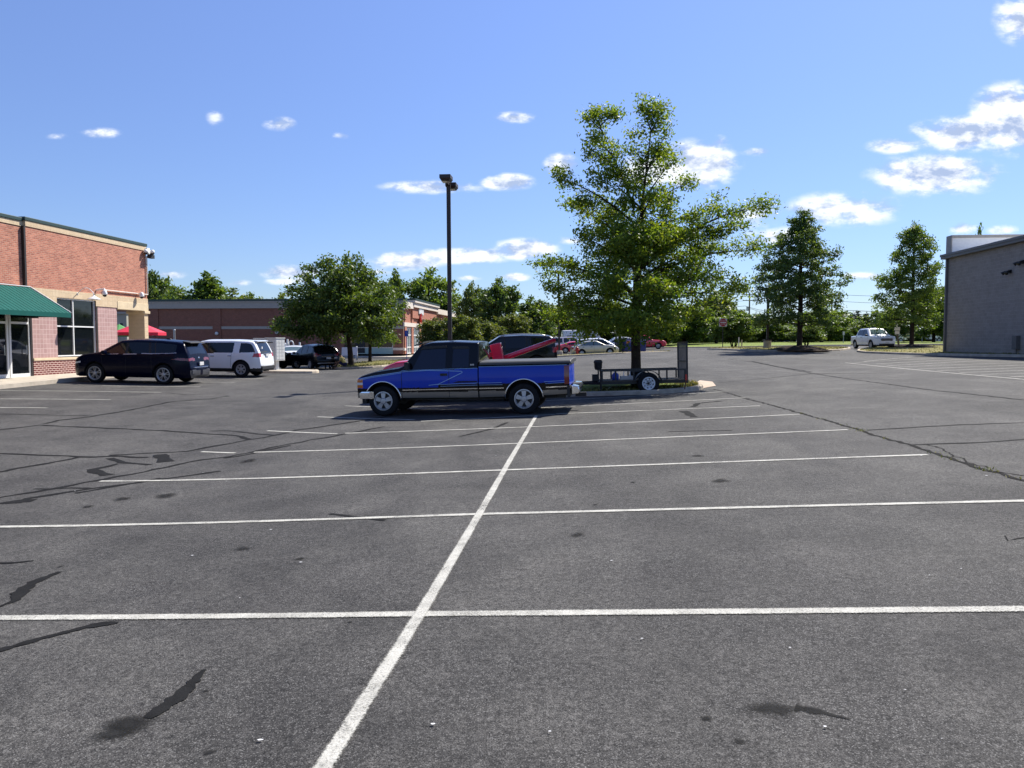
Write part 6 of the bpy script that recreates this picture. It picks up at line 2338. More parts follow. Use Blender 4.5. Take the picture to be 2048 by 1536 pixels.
def parked():
    # dark blue crossover by the brick shop, nose to the pavement
    def spoiler(root, S):
        m = MB(); m.prism([(-2.02, 1.715), (-2.36, 1.66), (-2.37, 1.63), (-2.05, 1.66)], -.58, .58); m.build('spoiler', 'black_plastic', root, bevel=.01)
        m = MB(); m.prism([(-.95, 1.755), (-1.25, 1.755), (-1.22, 1.80), (-1.12, 1.81)], -.03, .03); m.build('antenna', 'black_plastic', root)
        m = MB(); m.ell((-2.40, 0, 1.03), (.02, .07, .05)); m.build('emblem', 'chrome', root)
        m = MB(); m.bar((-2.27, .35, 1.26), (-2.27, -.1, 1.30), .03, .02); m.build('wiper', 'black_plastic', root)
    r, S = car('parked_suv', 'dark navy blue SUV parked nose-in at the brick shop', 'SUV', dict(
        L=4.95, W=1.93, R=.385, wx=[1.44, -1.41], res=(170, 52, 16), paint='navy_paint', rim='ten', tw=.235, sill=.26,
        zu=[(-2.475, .60), (-2.47, .95), (-2.44, 1.05), (-2.40, 1.14), (-2.16, 1.63), (-1.9, 1.68), (-1.2, 1.725), (-.2, 1.74), (.45, 1.70), (1.26, 1.23), (1.4, 1.20), (2.0, 1.11), (2.36, .95), (2.475, .66)],
        belt=[(-2.4, 1.27), (-1.6, 1.20), (1.3, 1.12), (2.4, 1.7)], glass=(-1.92, 1.12), pillars=[(.12, .10, .0), (-.88, .10, .25), (-1.10, .05, .25)], ws=(.50, 1.25), rw=(-2.37, -2.17), tumble=.42, gtop=.10, trim='satin_chrome',
        lights=[('tail_light', 'dark_red_lens', [(-2.475, .93), (-2.475, 1.03), (-2.05, 1.06), (-1.75, .99), (-2.2, .95)]), ('headlight', 'lens', [(2.05, .80), (2.05, .86), (2.45, .78), (2.45, .72)])],
        tops=[('tail_light', 'dark_red_lens', lambda x, y, z: x < -2.3 and .94 < z < 1.05 and abs(y) > .40)],
        rear=[('tail_light', 'dark_red_lens', lambda y, z: 9 < z), ('licence_plate', 'plate', lambda y, z: y < .17 and .78 < z < .92), ('rear_bumper', 'alloy_dark', lambda y, z: z < .56 and z > .36 and y > .1), ('cladding', 'black_plastic', lambda y, z: z <= .36)],
        front=[('grille', 'black_plastic', lambda y, z: z < .75 and y < .55)],
        seams=[(.15, .34, .12, 1.04), (-.95, .36, -.92, 1.10), (1.06, .5, 1.15, 1.04)], handles=[-.05, -1.12], mirror=.95, mm='navy_paint',
        extra=[spoiler, box_part('licence_plate', 'plate', (-2.53, -2.49, -.16, .16, .74, .88)), box_part('rear_bumper', 'alloy_dark', (-2.50, -2.40, -.70, .70, .42, .58)), box_part('garnish', 'chrome', (-2.51, -2.46, -.55, .55, .66, .69))]))
    # placed by its two near wheels
    c = gx(256, 30.6)
    place(r, c.x + .22, c.y + .72, PI - PHI, .8, 1.4)

    def terr(root, S):
        m = MB(); m.prism([(-1.95, 1.69), (-2.12, 1.655), (-2.12, 1.63), (-1.97, 1.65)], -.62, .62); m.build('spoiler', 'white_paint', root, bevel=.01)
        m = MB(); m.box(-2.34, -2.30, -.16, .16, .95, 1.06); m.build('licence_plate', 'plate', root)
        m = MB(); m.box(-2.32, -2.27, -.32, .32, 1.04, 1.10); m.build('handle', 'chrome', root, bevel=.01)
        m = MB(); m.tube([(-2.30, .45, .28), (-2.18, .45, .30)], .05); m.build('exhaust', 'chrome', root)
        m = MB(); m.box(-2.28, -2.24, .42, .52, 1.30, 1.40); m.build('sticker', 'plate', root)
    r, S = car('parked_suv', 'white boxy SUV with red tail lamps parked beside the white mailbox units', 'SUV', dict(
        L=4.70, W=1.85, R=.365, wx=[1.42, -1.44], res=(160, 48, 16), paint='white_paint', rim='six', sill=.30, clad=(.42, 'black_plastic', -.0),
        zu=[(-2.35, .55), (-2.33, .90), (-2.30, 1.08), (-2.02, 1.62), (-1.8, 1.655), (-1.0, 1.685), (.3, 1.67), (.6, 1.60), (1.22, 1.15), (1.4, 1.11), (2.05, 1.03), (2.28, .92), (2.35, .70)],
        belt=[(-2.3, 1.12), (-1.0, 1.08), (1.3, 1.03), (2.4, 1.6)], glass=(-2.10, 1.10), pillars=[(.08, .09, 0), (-1.20, .30, -.12)], ws=(.64, 1.20), rw=(-2.27, -2.03), tumble=.26, gtop=.10,
        lights=[('tail_light', 'red_plastic', [(-2.36, .93), (-2.36, 1.12), (-2.05, 1.10), (-1.98, .93)]), ('headlight', 'lens', [(1.95, .78), (1.95, .98), (2.3, .93), (2.3, .78)])],
        tops=[('tail_light', 'red_plastic', lambda x, y, z: .92 < z < 1.12 and abs(y) > .60 and x < 0)],
        rear=[('tail_light', 'red_plastic', lambda y, z: z > .93 and y > .60), ('rear_bumper', 'black_plastic', lambda y, z: z < .52)],
        front=[('grille', 'black_plastic', lambda y, z: .55 < z < .92 and y < .5)],
        seams=[(.05, .45, .05, 1.04), (-.95, .45, -1.0, 1.07), (1.05, .5, 1.12, 1.03)], handles=[-.1, -.92], hm='chrome', mirror=.95, extra=[terr, box_part('rear_bumper', 'black_plastic', (-2.39, -2.27, -.72, .72, .36, .50))]))
    c = gx(470, 35.2)
    place(r, c.x - 1.05, c.y + .9, PI - PHI, .8, 1.4)

    # two dark cars behind the mailboxes
    r, S = car('parked_suv', 'dark SUV with slanted rear window parked beside the man with the white bag', 'SUV', dict(
        L=4.63, W=1.89, R=.36, wx=[1.38, -1.39], paint='black_paint', rim='five', sill=.28,
        zu=[(-2.315, .6), (-2.30, .92), (-2.26, 1.05), (-1.85, 1.50), (-1.5, 1.58), (-.4, 1.66), (.25, 1.64), (1.2, 1.10), (1.9, 1.0), (2.2, .88), (2.315, .65)],
        belt=[(-2.3, 1.2), (-1.4, 1.10), (1.2, 1.0), (2.3, 1.5)], glass=(-1.8, 1.0), pillars=[(.05, .09, 0), (-.95, .09, .2)], ws=(.3, 1.16), rw=(-2.24, -1.86), tumble=.42,
        lights=[('tail_light', 'dark_red_lens', [(-2.33, .85), (-2.33, 1.10), (-2.0, 1.14), (-2.0, .88)])],
        tops=[('tail_light', 'dark_red_lens', lambda x, y, z: .9 < z < 1.12 and abs(y) > .5 and x < 0)],
        rear=[('tail_light', 'red_plastic', lambda y, z: .82 < z < .96 and y > .48), ('rear_bumper', 'satin_chrome', lambda y, z: .38 < z < .44)],
        extra=[box_part('licence_plate', 'plate', (-2.40, -2.36, -.15, .15, .68, .80)), box_part('garnish', 'chrome', (-2.39, -2.33, -.5, .5, .85, .88)), box_part('licence_plate', 'plate', (-2.37, -2.33, -.62, -.40, .70, .80))], handles=[-.1], mirror=.9))
    c = gx(612, 51.5)
    place(r, c.x + .2, c.y + 1.4, PI / 2 + R(38), .8, 1.4)
    r, S = car('parked_car', 'dark car mostly hidden behind the white mailbox units', 'car', dict(
        L=4.6, W=1.82, R=.34, wx=[1.38, -1.32], paint='black_paint', res=(80, 26, 10),
        zu=[(-2.3, .7), (-2.25, 1.0), (-1.9, 1.06), (-1.2, 1.42), (-.5, 1.47), (.1, 1.45), (.9, 1.02), (1.9, .9), (2.3, .62)],
        belt=[(-2.3, 1.0), (0, .98), (1, .95), (2.3, 1.4)], glass=(-1.6, .8), pillars=[(-.15, .09, 0)], ws=(.15, .86), rw=(-1.85, -1.25), glassm='glass_light', tumble=.45, mirror=.7))
    c = gx(548, 51); place(r, c.x - .6, c.y + 1.5, PI / 2 + R(-40), .8, 1.4)
    r, S = car('parked_car', 'white car roof showing between the dark cars and the brick wall', 'car', dict(
        L=4.7, W=1.85, R=.35, wx=[1.38, -1.35], paint='white_paint', res=(80, 26, 10),
        zu=[(-2.35, .7), (-2.3, 1.0), (-1.9, 1.10), (-1.3, 1.48), (-.5, 1.55), (.2, 1.52), (1.0, 1.06), (1.9, .95), (2.35, .62)],
        belt=[(-2.3, 1.05), (0, 1.0), (1, .98), (2.3, 1.4)], glass=(-1.7, .85), pillars=[(-.15, .09, 0)], ws=(.25, .95), rw=(-1.85, -1.35), glassm='glass_light', tumble=.45))
    c = gx(590, 62); place(r, c.x, c.y, PI / 2 + R(12), .8, 1.4)

    # big dark SUV with roof rails behind the blue pickup
    r, S = car('parked_suv', 'long black SUV with pale roof rails behind the blue pickup', 'SUV', dict(
        L=5.18, W=2.0, R=.39, wx=[1.55, -1.5], res=(130, 40, 12), paint='black_paint', rim='five', sill=.30,
        zu=[(-2.59, .6), (-2.57, 1.0), (-2.54, 1.20), (-2.40, 1.70), (-2.2, 1.78), (-.8, 1.84), (.35, 1.80), (1.35, 1.20), (1.5, 1.17), (2.3, 1.08), (2.5, .9), (2.59, .65)],
        belt=[(-2.5, 1.24), (-1.0, 1.18), (1.4, 1.10), (2.5, 1.7)], glass=(-2.3, 1.2), pillars=[(.1, .10, 0), (-1.05, .10, .1), (-1.25, .05, .1)], ws=(.42, 1.31), rw=(-2.53, -2.41), rails=(-2.1, .3), tumble=.30, ease=.06,
        lights=[('tail_light', 'red_plastic', [(-2.6, .95), (-2.6, 1.2), (-2.35, 1.2), (-2.35, .95)])], handles=[0, -1.15], mirror=1.0))
    c = gx(1013, 40); place(r, c.x, c.y, PI + R(3), .8, 1.4)
    # silver sedan, white minivan and their neighbours in the far bays
    r, S = car('parked_sedan', 'tan silver sedan beside the red fire hydrant', 'sedan', dict(
        L=4.42, W=1.70, R=.31, wx=[1.33, -1.28], paint='silver_paint', rim='five', sill=.22,
        zu=[(-2.21, .58), (-2.18, .88), (-2.1, .95), (-1.55, 1.0), (-.98, 1.36), (-.5, 1.41), (.15, 1.40), (.95, .98), (1.8, .86), (2.1, .72), (2.21, .55)],
        belt=[(-2.2, .98), (0, .93), (1, .90), (2.2, 1.4)], glass=(-1.25, .82), pillars=[(-.15, .08, 0), (-.95, .04, 0)], ws=(.2, .90), rw=(-1.5, -1.02), glassm='glass_light', wsm='glass_light', tumble=.45, mirror=.62, mm='black_plastic', handles=[-.35, -1.1], hm='black_plastic',
        lights=[('tail_light', 'red_plastic', [(-2.25, .70), (-2.25, .86), (-2.0, .86), (-2.0, .70)]), ('headlight', 'lens', [(1.9, .58), (1.9, .72), (2.2, .7), (2.2, .58)])], seams=[(-.13, .3, -.13, .92), (.72, .3, .8, .9)]))
    c = gx(1189, 71.5); place(r, c.x, c.y, R(2), .7, 1.3)
    r, S = car('parked_minivan', 'white minivan parked behind the tan silver sedan', 'minivan', dict(
        L=5.05, W=1.96, R=.34, wx=[1.5, -1.5], paint='white_paint', rim='five', sill=.26,
        zu=[(-2.52, .6), (-2.5, 1.0), (-2.42, 1.25), (-2.18, 1.70), (-1.6, 1.76), (.1, 1.77), (.55, 1.70), (1.6, 1.08), (2.2, .92), (2.52, .60)],
        belt=[(-2.4, 1.08), (0, 1.04), (1.5, 1.0), (2.4, 1.5)], glass=(-2.2, 1.4), pillars=[(.05, .12, -.05), (-1.4, .05, 0)], ws=(.6, 1.52), rw=(-2.4, -2.2), tumble=.36, mirror=1.1, handles=[-.15, -.3],
        lights=[('tail_light', 'red_plastic', [(-2.55, 1.0), (-2.55, 1.55), (-2.3, 1.55), (-2.38, 1.0)])]))
    c = gx(1190, 83); place(r, c.x + .3, c.y, R(2), .7, 1.3)
    r, S = car('parked_coupe', 'red coupe left of the white minivan', 'coupe', dict(
        L=4.6, W=1.88, R=.35, wx=[1.38, -1.35], paint='red_paint', rim='five', sill=.22,
        zu=[(-2.3, .65), (-2.25, .98), (-1.9, 1.02), (-.8, 1.33), (-.3, 1.37), (.1, 1.34), (.9, .98), (1.9, .88), (2.3, .6)],
        belt=[(-2.3, 1.0), (0, .96), (1, .93), (2.3, 1.4)], glass=(-1.0, .75), pillars=[(-.5, .07, .1)], ws=(.15, .85), rw=(-1.7, -.85), tumble=.45))
    c = gx(1146, 92); place(r, c.x + .3, c.y, R(5), .7, 1.3)
    r, S = car('parked_jeep', 'white boxy off-road car with black top behind the red coupe', 'off-road car', dict(
        L=4.6, W=1.88, R=.41, wx=[1.42, -1.42], paint='white_paint', rim='five', sill=.40, ease=.05, roofm='black_plastic', roofz=1.76, res=(90, 32, 10),
        zu=[(-2.3, 1.0), (-2.28, 1.80), (-2.2, 1.84), (.35, 1.86), (.45, 1.82), (.75, 1.24), (.9, 1.20), (2.2, 1.14), (2.3, .8)],
        belt=[(-2.3, 1.14), (.8, 1.14), (2.3, 1.7)], glass=(-2.2, .6), pillars=[(-.25, .14, 0), (-1.1, .16, 0)], ws=(.47, .74), tumble=.12, rt=.05, gtop=.12))
    c = gx(1142, 97); place(r, c.x, c.y, R(4), .7, 1.3)
    r, S = car('parked_crossover', 'white crossover half hidden behind the blue donation bin', 'crossover', dict(
        L=4.65, W=1.85, R=.35, wx=[1.38, -1.35], paint='white_paint', rim='five', sill=.26,
        zu=[(-2.32, .6), (-2.28, 1.0), (-1.9, 1.42), (-1.3, 1.58), (-.3, 1.66), (.3, 1.60), (1.2, 1.08), (2.0, .95), (2.32, .6)],
        belt=[(-2.3, 1.14), (0, 1.05), (1.2, 1.0), (2.3, 1.5)], glass=(-1.75, 1.0), pillars=[(0, .08, 0), (-1.0, .08, .1)], ws=(.36, 1.14), rw=(-2.2, -1.92), tumble=.4))
    c = gx(1234, 95); place(r, c.x, c.y, PI + R(4), .7, 1.3)
    # red pickup right of the trunk
    pick = dict(L=5.4, W=1.9, R=.38, wx=[1.72, -1.62], paint='red_paint', rim='five', sill=.36, ease=.08,
                zu=[(-2.7, 1.02), (-1.02, 1.04), (-.98, 1.10), (-.90, 1.70), (-.7, 1.76), (.3, 1.76), (.5, 1.70), (1.05, 1.16), (1.2, 1.12), (2.3, 1.05), (2.62, .9), (2.7, .7)],
                belt=[(-2.7, 1.5), (-1.3, 1.4), (-1.0, 1.08), (1.1, 1.08), (2.5, 1.6)], glass=(-.86, .92), pillars=[(.0, .09, 0)], ws=(.54, 1.02), tumble=.34, rt=.07)
    r, S = car('parked_pickup', 'red pickup just right of the oak trunk beyond the blue bins', 'pickup truck', pick)
    c = gx(1288, 96); place(r, c.x, c.y, R(-10), .8, 1.5)
    # white compact pickup on the right
    mv = dict(L=5.07, W=1.84, R=.365, wx=[1.55, -1.52], res=(130, 42, 16), paint='white_paint', rim='five', sill=.30, ease=.08, tr=.92,
              zu=[(-2.53, 1.08), (-1.32, 1.10), (-1.28, 1.16), (-1.18, 1.62), (-1.0, 1.71), (.2, 1.745), (.5, 1.70), (1.20, 1.17), (1.35, 1.13), (2.2, 1.06), (2.42, .98), (2.53, .72)],
              belt=[(-2.5, 1.6), (-1.5, 1.5), (-1.25, 1.12), (1.2, 1.06), (2.5, 1.7)], glass=(-1.12, 1.05), pillars=[(-.05, .09, 0)], ws=(.55, 1.17), wsm='glass_light', tumble=.34, rt=.08, mirror=.95, mm='black_plastic', handles=[-.25, -1.2], hm='black_plastic', clad=(.36, 'black_plastic', 0),
              seams=[(.0, .42, .0, 1.05), (-1.05, .42, -1.22, 1.1), (1.05, .5, 1.1, 1.04)],
              lights=[('headlight', 'lens', [(2.12, .86), (2.12, 1.0), (2.5, .98), (2.5, .84)]), ('tail_light', 'red_plastic', [(-2.55, .78), (-2.55, 1.02), (-2.45, 1.02), (-2.45, .78)])],
              front=[('grille', 'black_plastic', lambda y, z: .70 < z < .90 and y < .48), ('headlight', 'lens', lambda y, z: .80 < z < .95 and y >= .48), ('cladding', 'black_plastic', lambda y, z: z < .46)],
              tops=[('headlight', 'lens', lambda x, y, z: x > 2.40 and .80 < z < .98 and abs(y) > .42), ('grille', 'black_plastic', lambda x, y, z: x > 2.47 and z < .92 and abs(y) < .46)],
              extra=[box_part('grille', 'black_plastic', (2.50, 2.61, -.44, .44, .70, .90)), box_part('grille_bar', 'satin_chrome', (2.58, 2.63, -.45, .45, .815, .84)), box_part('licence_plate', 'plate', (2.60, 2.64, -.16, .16, .52, .64)), box_part('front_bumper', 'black_plastic', (2.40, 2.57, -.62, .62, .30, .46), bevel=.03)])
    r, S = car('parked_pickup', 'white crew cab pickup parked at the edge of the right verge', 'pickup truck', mv)
    c = gx(1745, 66); place(r, c.x, c.y, R(-91), .8, 1.5, .0)
    # red wrecker behind the blue truck
    r, S = car('tow_truck', 'red tow truck with raised boom behind the blue pickup', 'tow truck', dict(
        L=5.1, W=1.95, R=.40, wx=[1.55, -1.55], paint='red_paint', rim='five', sill=.36, ease=.07,
        zu=[(-2.55, .98), (-.62, 1.0), (-.58, 1.16), (-.50, 1.58), (-.3, 1.66), (.35, 1.66), (.5, 1.62), (.95, 1.34), (1.1, 1.32), (2.0, 1.25), (2.45, 1.08), (2.55, .7)],
        belt=[(-2.55, 1.5), (-.9, 1.4), (-.6, 1.24), (1.0, 1.22), (2.5, 1.7)], glass=(-.48, .9), pillars=[(.1, .09, 0)], ws=(.53, .98), tumble=.34, rt=.07))
    place(r, -1.42, 24.0, PI - R(4), .8, 1.5)
    bpy.context.view_layer.update()
    inv = r.matrix_world.inverted()

    def L3(px, py, Y): return inv @ at(px, py, Y)
    m = MB()
    m.bar(L3(999, 724, 24.0), L3(991, 687, 24.0), .34, .34); m.build('mast', 'red_paint', r, bevel=.03)
    m = MB(); m.tube([L3(1001, 719, 24.0), L3(1110, 680, 24.4)], [.085, .075], 12); m.build('boom', 'red_paint', r, smooth=True)
    m = MB(); m.tube([L3(1108, 681, 24.4), L3(1115, 678, 24.4)], .05, 10); m.tube([L3(1110, 681, 24.4), L3(1106, 700, 24.4)], .012, 6); m.build('pulley', 'black_metal', r)
    m = MB(); m.bar(L3(1000, 709, 24.1), L3(955, 709, 24.1), .14, .14); m.build('crossbar', 'red_paint', r)
    m = MB(); m.box(-2.5, -.7, -.5, .5, .95, 1.02); m.build('winch_deck', 'black_metal', r)
    # white camper van roof behind the off-road car
    r, S = car('camper_van', 'white camper van with tall roof behind the off-road car', 'van', dict(
        L=6.0, W=2.1, R=.38, wx=[2.0, -1.7], paint='white_paint', rim='five', sill=.35, ease=.10,
        zu=[(-3.0, 1.0), (-2.96, 2.55), (-2.8, 2.62), (1.2, 2.62), (1.9, 2.3), (2.2, 1.7), (2.5, 1.3), (2.9, 1.1), (3.0, .7)],
        belt=[(-3, 1.4), (2, 1.35), (3, 1.7)], glass=(-2.3, 1.7), pillars=[(1.0, .4, 0), (-.6, 1.2, 0)], ws=(1.95, 2.45), tumble=.06, gtop=.7))
    c = gx(1166, 108); place(r, c.x, c.y, R(3), .8, 1.5)
    # small cars glimpsed beyond the lawn
    for px, Y, mt, lab, hd in ((1345, 128, 'white_paint', 'distant white car under the trees beyond the lawn, nearest the ramp gate', 4), (1398, 130, 'silver_grey', 'distant grey car left of the do not enter sign', 5), (1422, 136, 'white_paint', 'distant white car right behind the do not enter sign', 4), (1456, 128, 'navy_paint', 'distant dark car beyond the lawn by the myrtle', 3),
                               (1496, 130, 'white_paint', 'distant white car just right of the myrtle trunks', 5), (1562, 128, 'blue_sign', 'distant blue car between the lamp base and the dark oak trunk', 6), (1545, 134, 'white_paint', 'distant white van-like car left of the distant blue car', 4), (1618, 134, 'white_paint', 'distant white car right of the dark oak trunk', 4)):
        r, S = car('parked_car', lab, 'car', dict(L=4.6, W=1.85, R=.34, wx=[1.38, -1.35], paint=mt, res=(60, 22, 8), sill=.26,
                   zu=[(-2.3, .6), (-2.26, 1.0), (-1.8, 1.40), (-1.2, 1.52), (-.3, 1.56), (.3, 1.52), (1.1, 1.05), (2.0, .92), (2.3, .6)], belt=[(-2.3, 1.08), (0, 1.0), (1.2, .98), (2.3, 1.5)], glass=(-1.6, .95), pillars=[(0, .08, 0)], ws=(.34, 1.05), rw=(-2.2, -1.82), tumble=.4), group='cars parked beyond the lawn')
        c = gx(px, Y); place(r, c.x, c.y, R(hd), .8, 1.4)


parked()
# ------------------------------------------------------------------ street furniture
def light_poles():
    b = gx(900.5, 32)
    H = at(897, 368, 32).z - b.z
    r = thing('light_pole', 'tall dark bronze parking lot light pole with two box heads behind the blue pickup', 'light pole', b)
    dx = at(897, 370, 32).x - b.x
    m = MB(); m.bar((0, 0, -.1), (dx, 0, H), .165, .165, (0, 1, 0)); m.build('pole', 'dark_bronze', r)
    m = MB(); m.lathe([(.28, -.2), (.28, .62), (.24, .66), (0, .66)], 20); m.build('base', 'concrete', r)
    for s, dz in ((-1, .10), (1, .0)):
        a = GF * s * .55 + GR * (.0 if s < 0 else .04)
        m = MB()
        c = Vector((dx, 0, H + dz)) + a
        X_ = GR; Y_ = GF
        v = []
        for z, k in ((.12, .225), (-.02, .225), (-.12, .16)):
            for i, j in ((-1, -1), (1, -1), (1, 1), (-1, 1)):
                q = c + X_ * (i * k) + Y_ * (j * (k + .08)); v.append((q.x, q.y, q.z + z))
        m.add(v, [(0, 1, 2, 3), (11, 10, 9, 8)] + [(4 * t + i, 4 * t + (i + 1) % 4, 4 * t + 4 + (i + 1) % 4, 4 * t + 4 + i) for t in (0, 1) for i in range(4)])
        h = m.build('lamp_head', 'dark_bronze', r, bevel=.01)
        g = MB(); w = []
        for i, j in ((-1, -1), (1, -1), (1, 1), (-1, 1)):
            q = c + X_ * (i * .16) + Y_ * (j * .22); w.append((q.x, q.y, q.z - .133))
        g.add(w, [(0, 1, 2, 3)]); g.build('lens', 'lens', h)
        m = MB(); m.bar((dx, 0, H - .06), tuple(c + Vector((0, 0, -.05))), .09, .09); m.build('arm', 'dark_bronze', r)
    # second pole in the far lot
    b = gx(1118.5, 74)
    H = at(1115, 546, 74).z - b.z
    r = thing('light_pole', 'light pole on a round concrete base left of the oak, near the red coupe', 'light pole', b)
    m = MB(); m.bar((0, 0, 0), (-.1, 0, H), .18, .18, (0, 1, 0)); m.build('pole', 'dark_bronze', r)
    m = MB(); m.lathe([(.34, -.2), (.34, .62), (.30, .66), (0, .66)], 20); m.build('base', 'concrete', r)
    m = MB(); m.box(-.45, .35, -.3, .3, H - .05, H + .22); m.box(-.6, .0, -.1, .1, H + .0, H + .12); m.build('lamp_head', 'dark_bronze', r, bevel=.02)
    b = gx(1534, 60.5); b.z += .1
    r = thing('light_pole', 'light pole on a rough concrete base left of the dark conical oak', 'light pole', b)
    m = MB(); m.bar((0, 0, 0), (.0, 0, 4.6), .16, .16, (0, 1, 0)); m.build('pole', 'dark_bronze', r)
    m = MB(); m.lathe([(.30, -.3), (.30, .56), (.26, .62), (0, .62)], 18); m.build('base', 'kerb_concrete', r)
    m = MB(); m.box(-.3, .3, -.45, .45, 4.5, 4.75); m.build('lamp_head', 'dark_bronze', r, bevel=.02)
    m = MB(); m.box(-.28, .28, -.28, .28, .62, .72); m.build('flange', 'dark_bronze', r)
    b = gx(1487, 150)
    r = thing('street_lamp', 'distant street lamp with a short arm left of the dark oak', 'street lamp', b)
    H = at(1487, 624, 150).z - b.z
    m = MB(); m.tube([(0, 0, -.5), (0, 0, H), (-.05, 0, H + .1)], .13, 8); m.build('pole', 'dark_bronze', r)
    m = MB(); m.box(-.9, .15, -.2, .2, H - .02, H + .22); m.build('lamp_head', 'dark_bronze', r)


light_poles()


def utility_lines():
    tops = []
    for px, Y, top, lab in ((1497, 185, 585, 'wooden utility pole with two crossarms left of the dark oak'), (1661, 150, 585, 'utility pole mostly hidden at the right edge of the dark oak crown'), (2250, 125, 560, 'utility pole behind the grey block building')):
        b = gx(px, Y); H = at(px, top, Y).z - b.z
        r = thing('utility_pole', lab, 'utility pole', b)
        m = MB(); m.tube([(0, 0, -1), (0, 0, H)], [.22, .15], 8); m.build('pole', 'wood', r)
        for z, w in ((H - .5, 1.5), (H - 1.9, 1.6)):
            m = MB(); m.box(-w, w, -.07, .07, z - .08, z + .08)
            for x in (-w + .1, -w / 2, w / 2, w - .1): m.lathe([(.05, z + .08), (.07, z + .2), (0, z + .24)], 8, 'z', (x, 0, 0))
            m.build('crossarm', 'wood', r)
        m = MB(); m.lathe([(0, H - 4.4), (.3, H - 4.4), (.3, H - 3.4), (0, H - 3.3)], 12, 'z', (-.45, 0, 0)); m.build('transformer', 'galvanised', r)
        tops.append((b, H))
    for k, (off, dz, lab) in enumerate(((-1.4, -.3, 'topmost overhead wire crossing the sky right of the dark oak'), (1.4, -1.7, 'thin overhead wire below the top one'), (-1.0, -3.2, 'upper of the two lower overhead cables'), (.4, -3.9, 'lowest overhead cable over the white pickup'))):
        pts = []
        seq = [(tops[0][0] - Vector((60, -60, 0)), tops[0][1])] + tops
        for i in range(len(seq) - 1):
            (a, ha), (c, hc) = seq[i], seq[i + 1]
            p = a + Vector((off, 0, ha + dz)); q = c + Vector((off, 0, hc + dz))
            for j in range(12):
                t = j / 12; pts.append(p.lerp(q, t) - Vector((0, 0, 1.2 * 4 * t * (1 - t))))
        pts.append(q)
        m = MB(); m.tube(pts, .03 if k < 2 else .045, 5)
        tag(m.build('overhead_wire', 'wire'), lab, 'wire')


utility_lines()


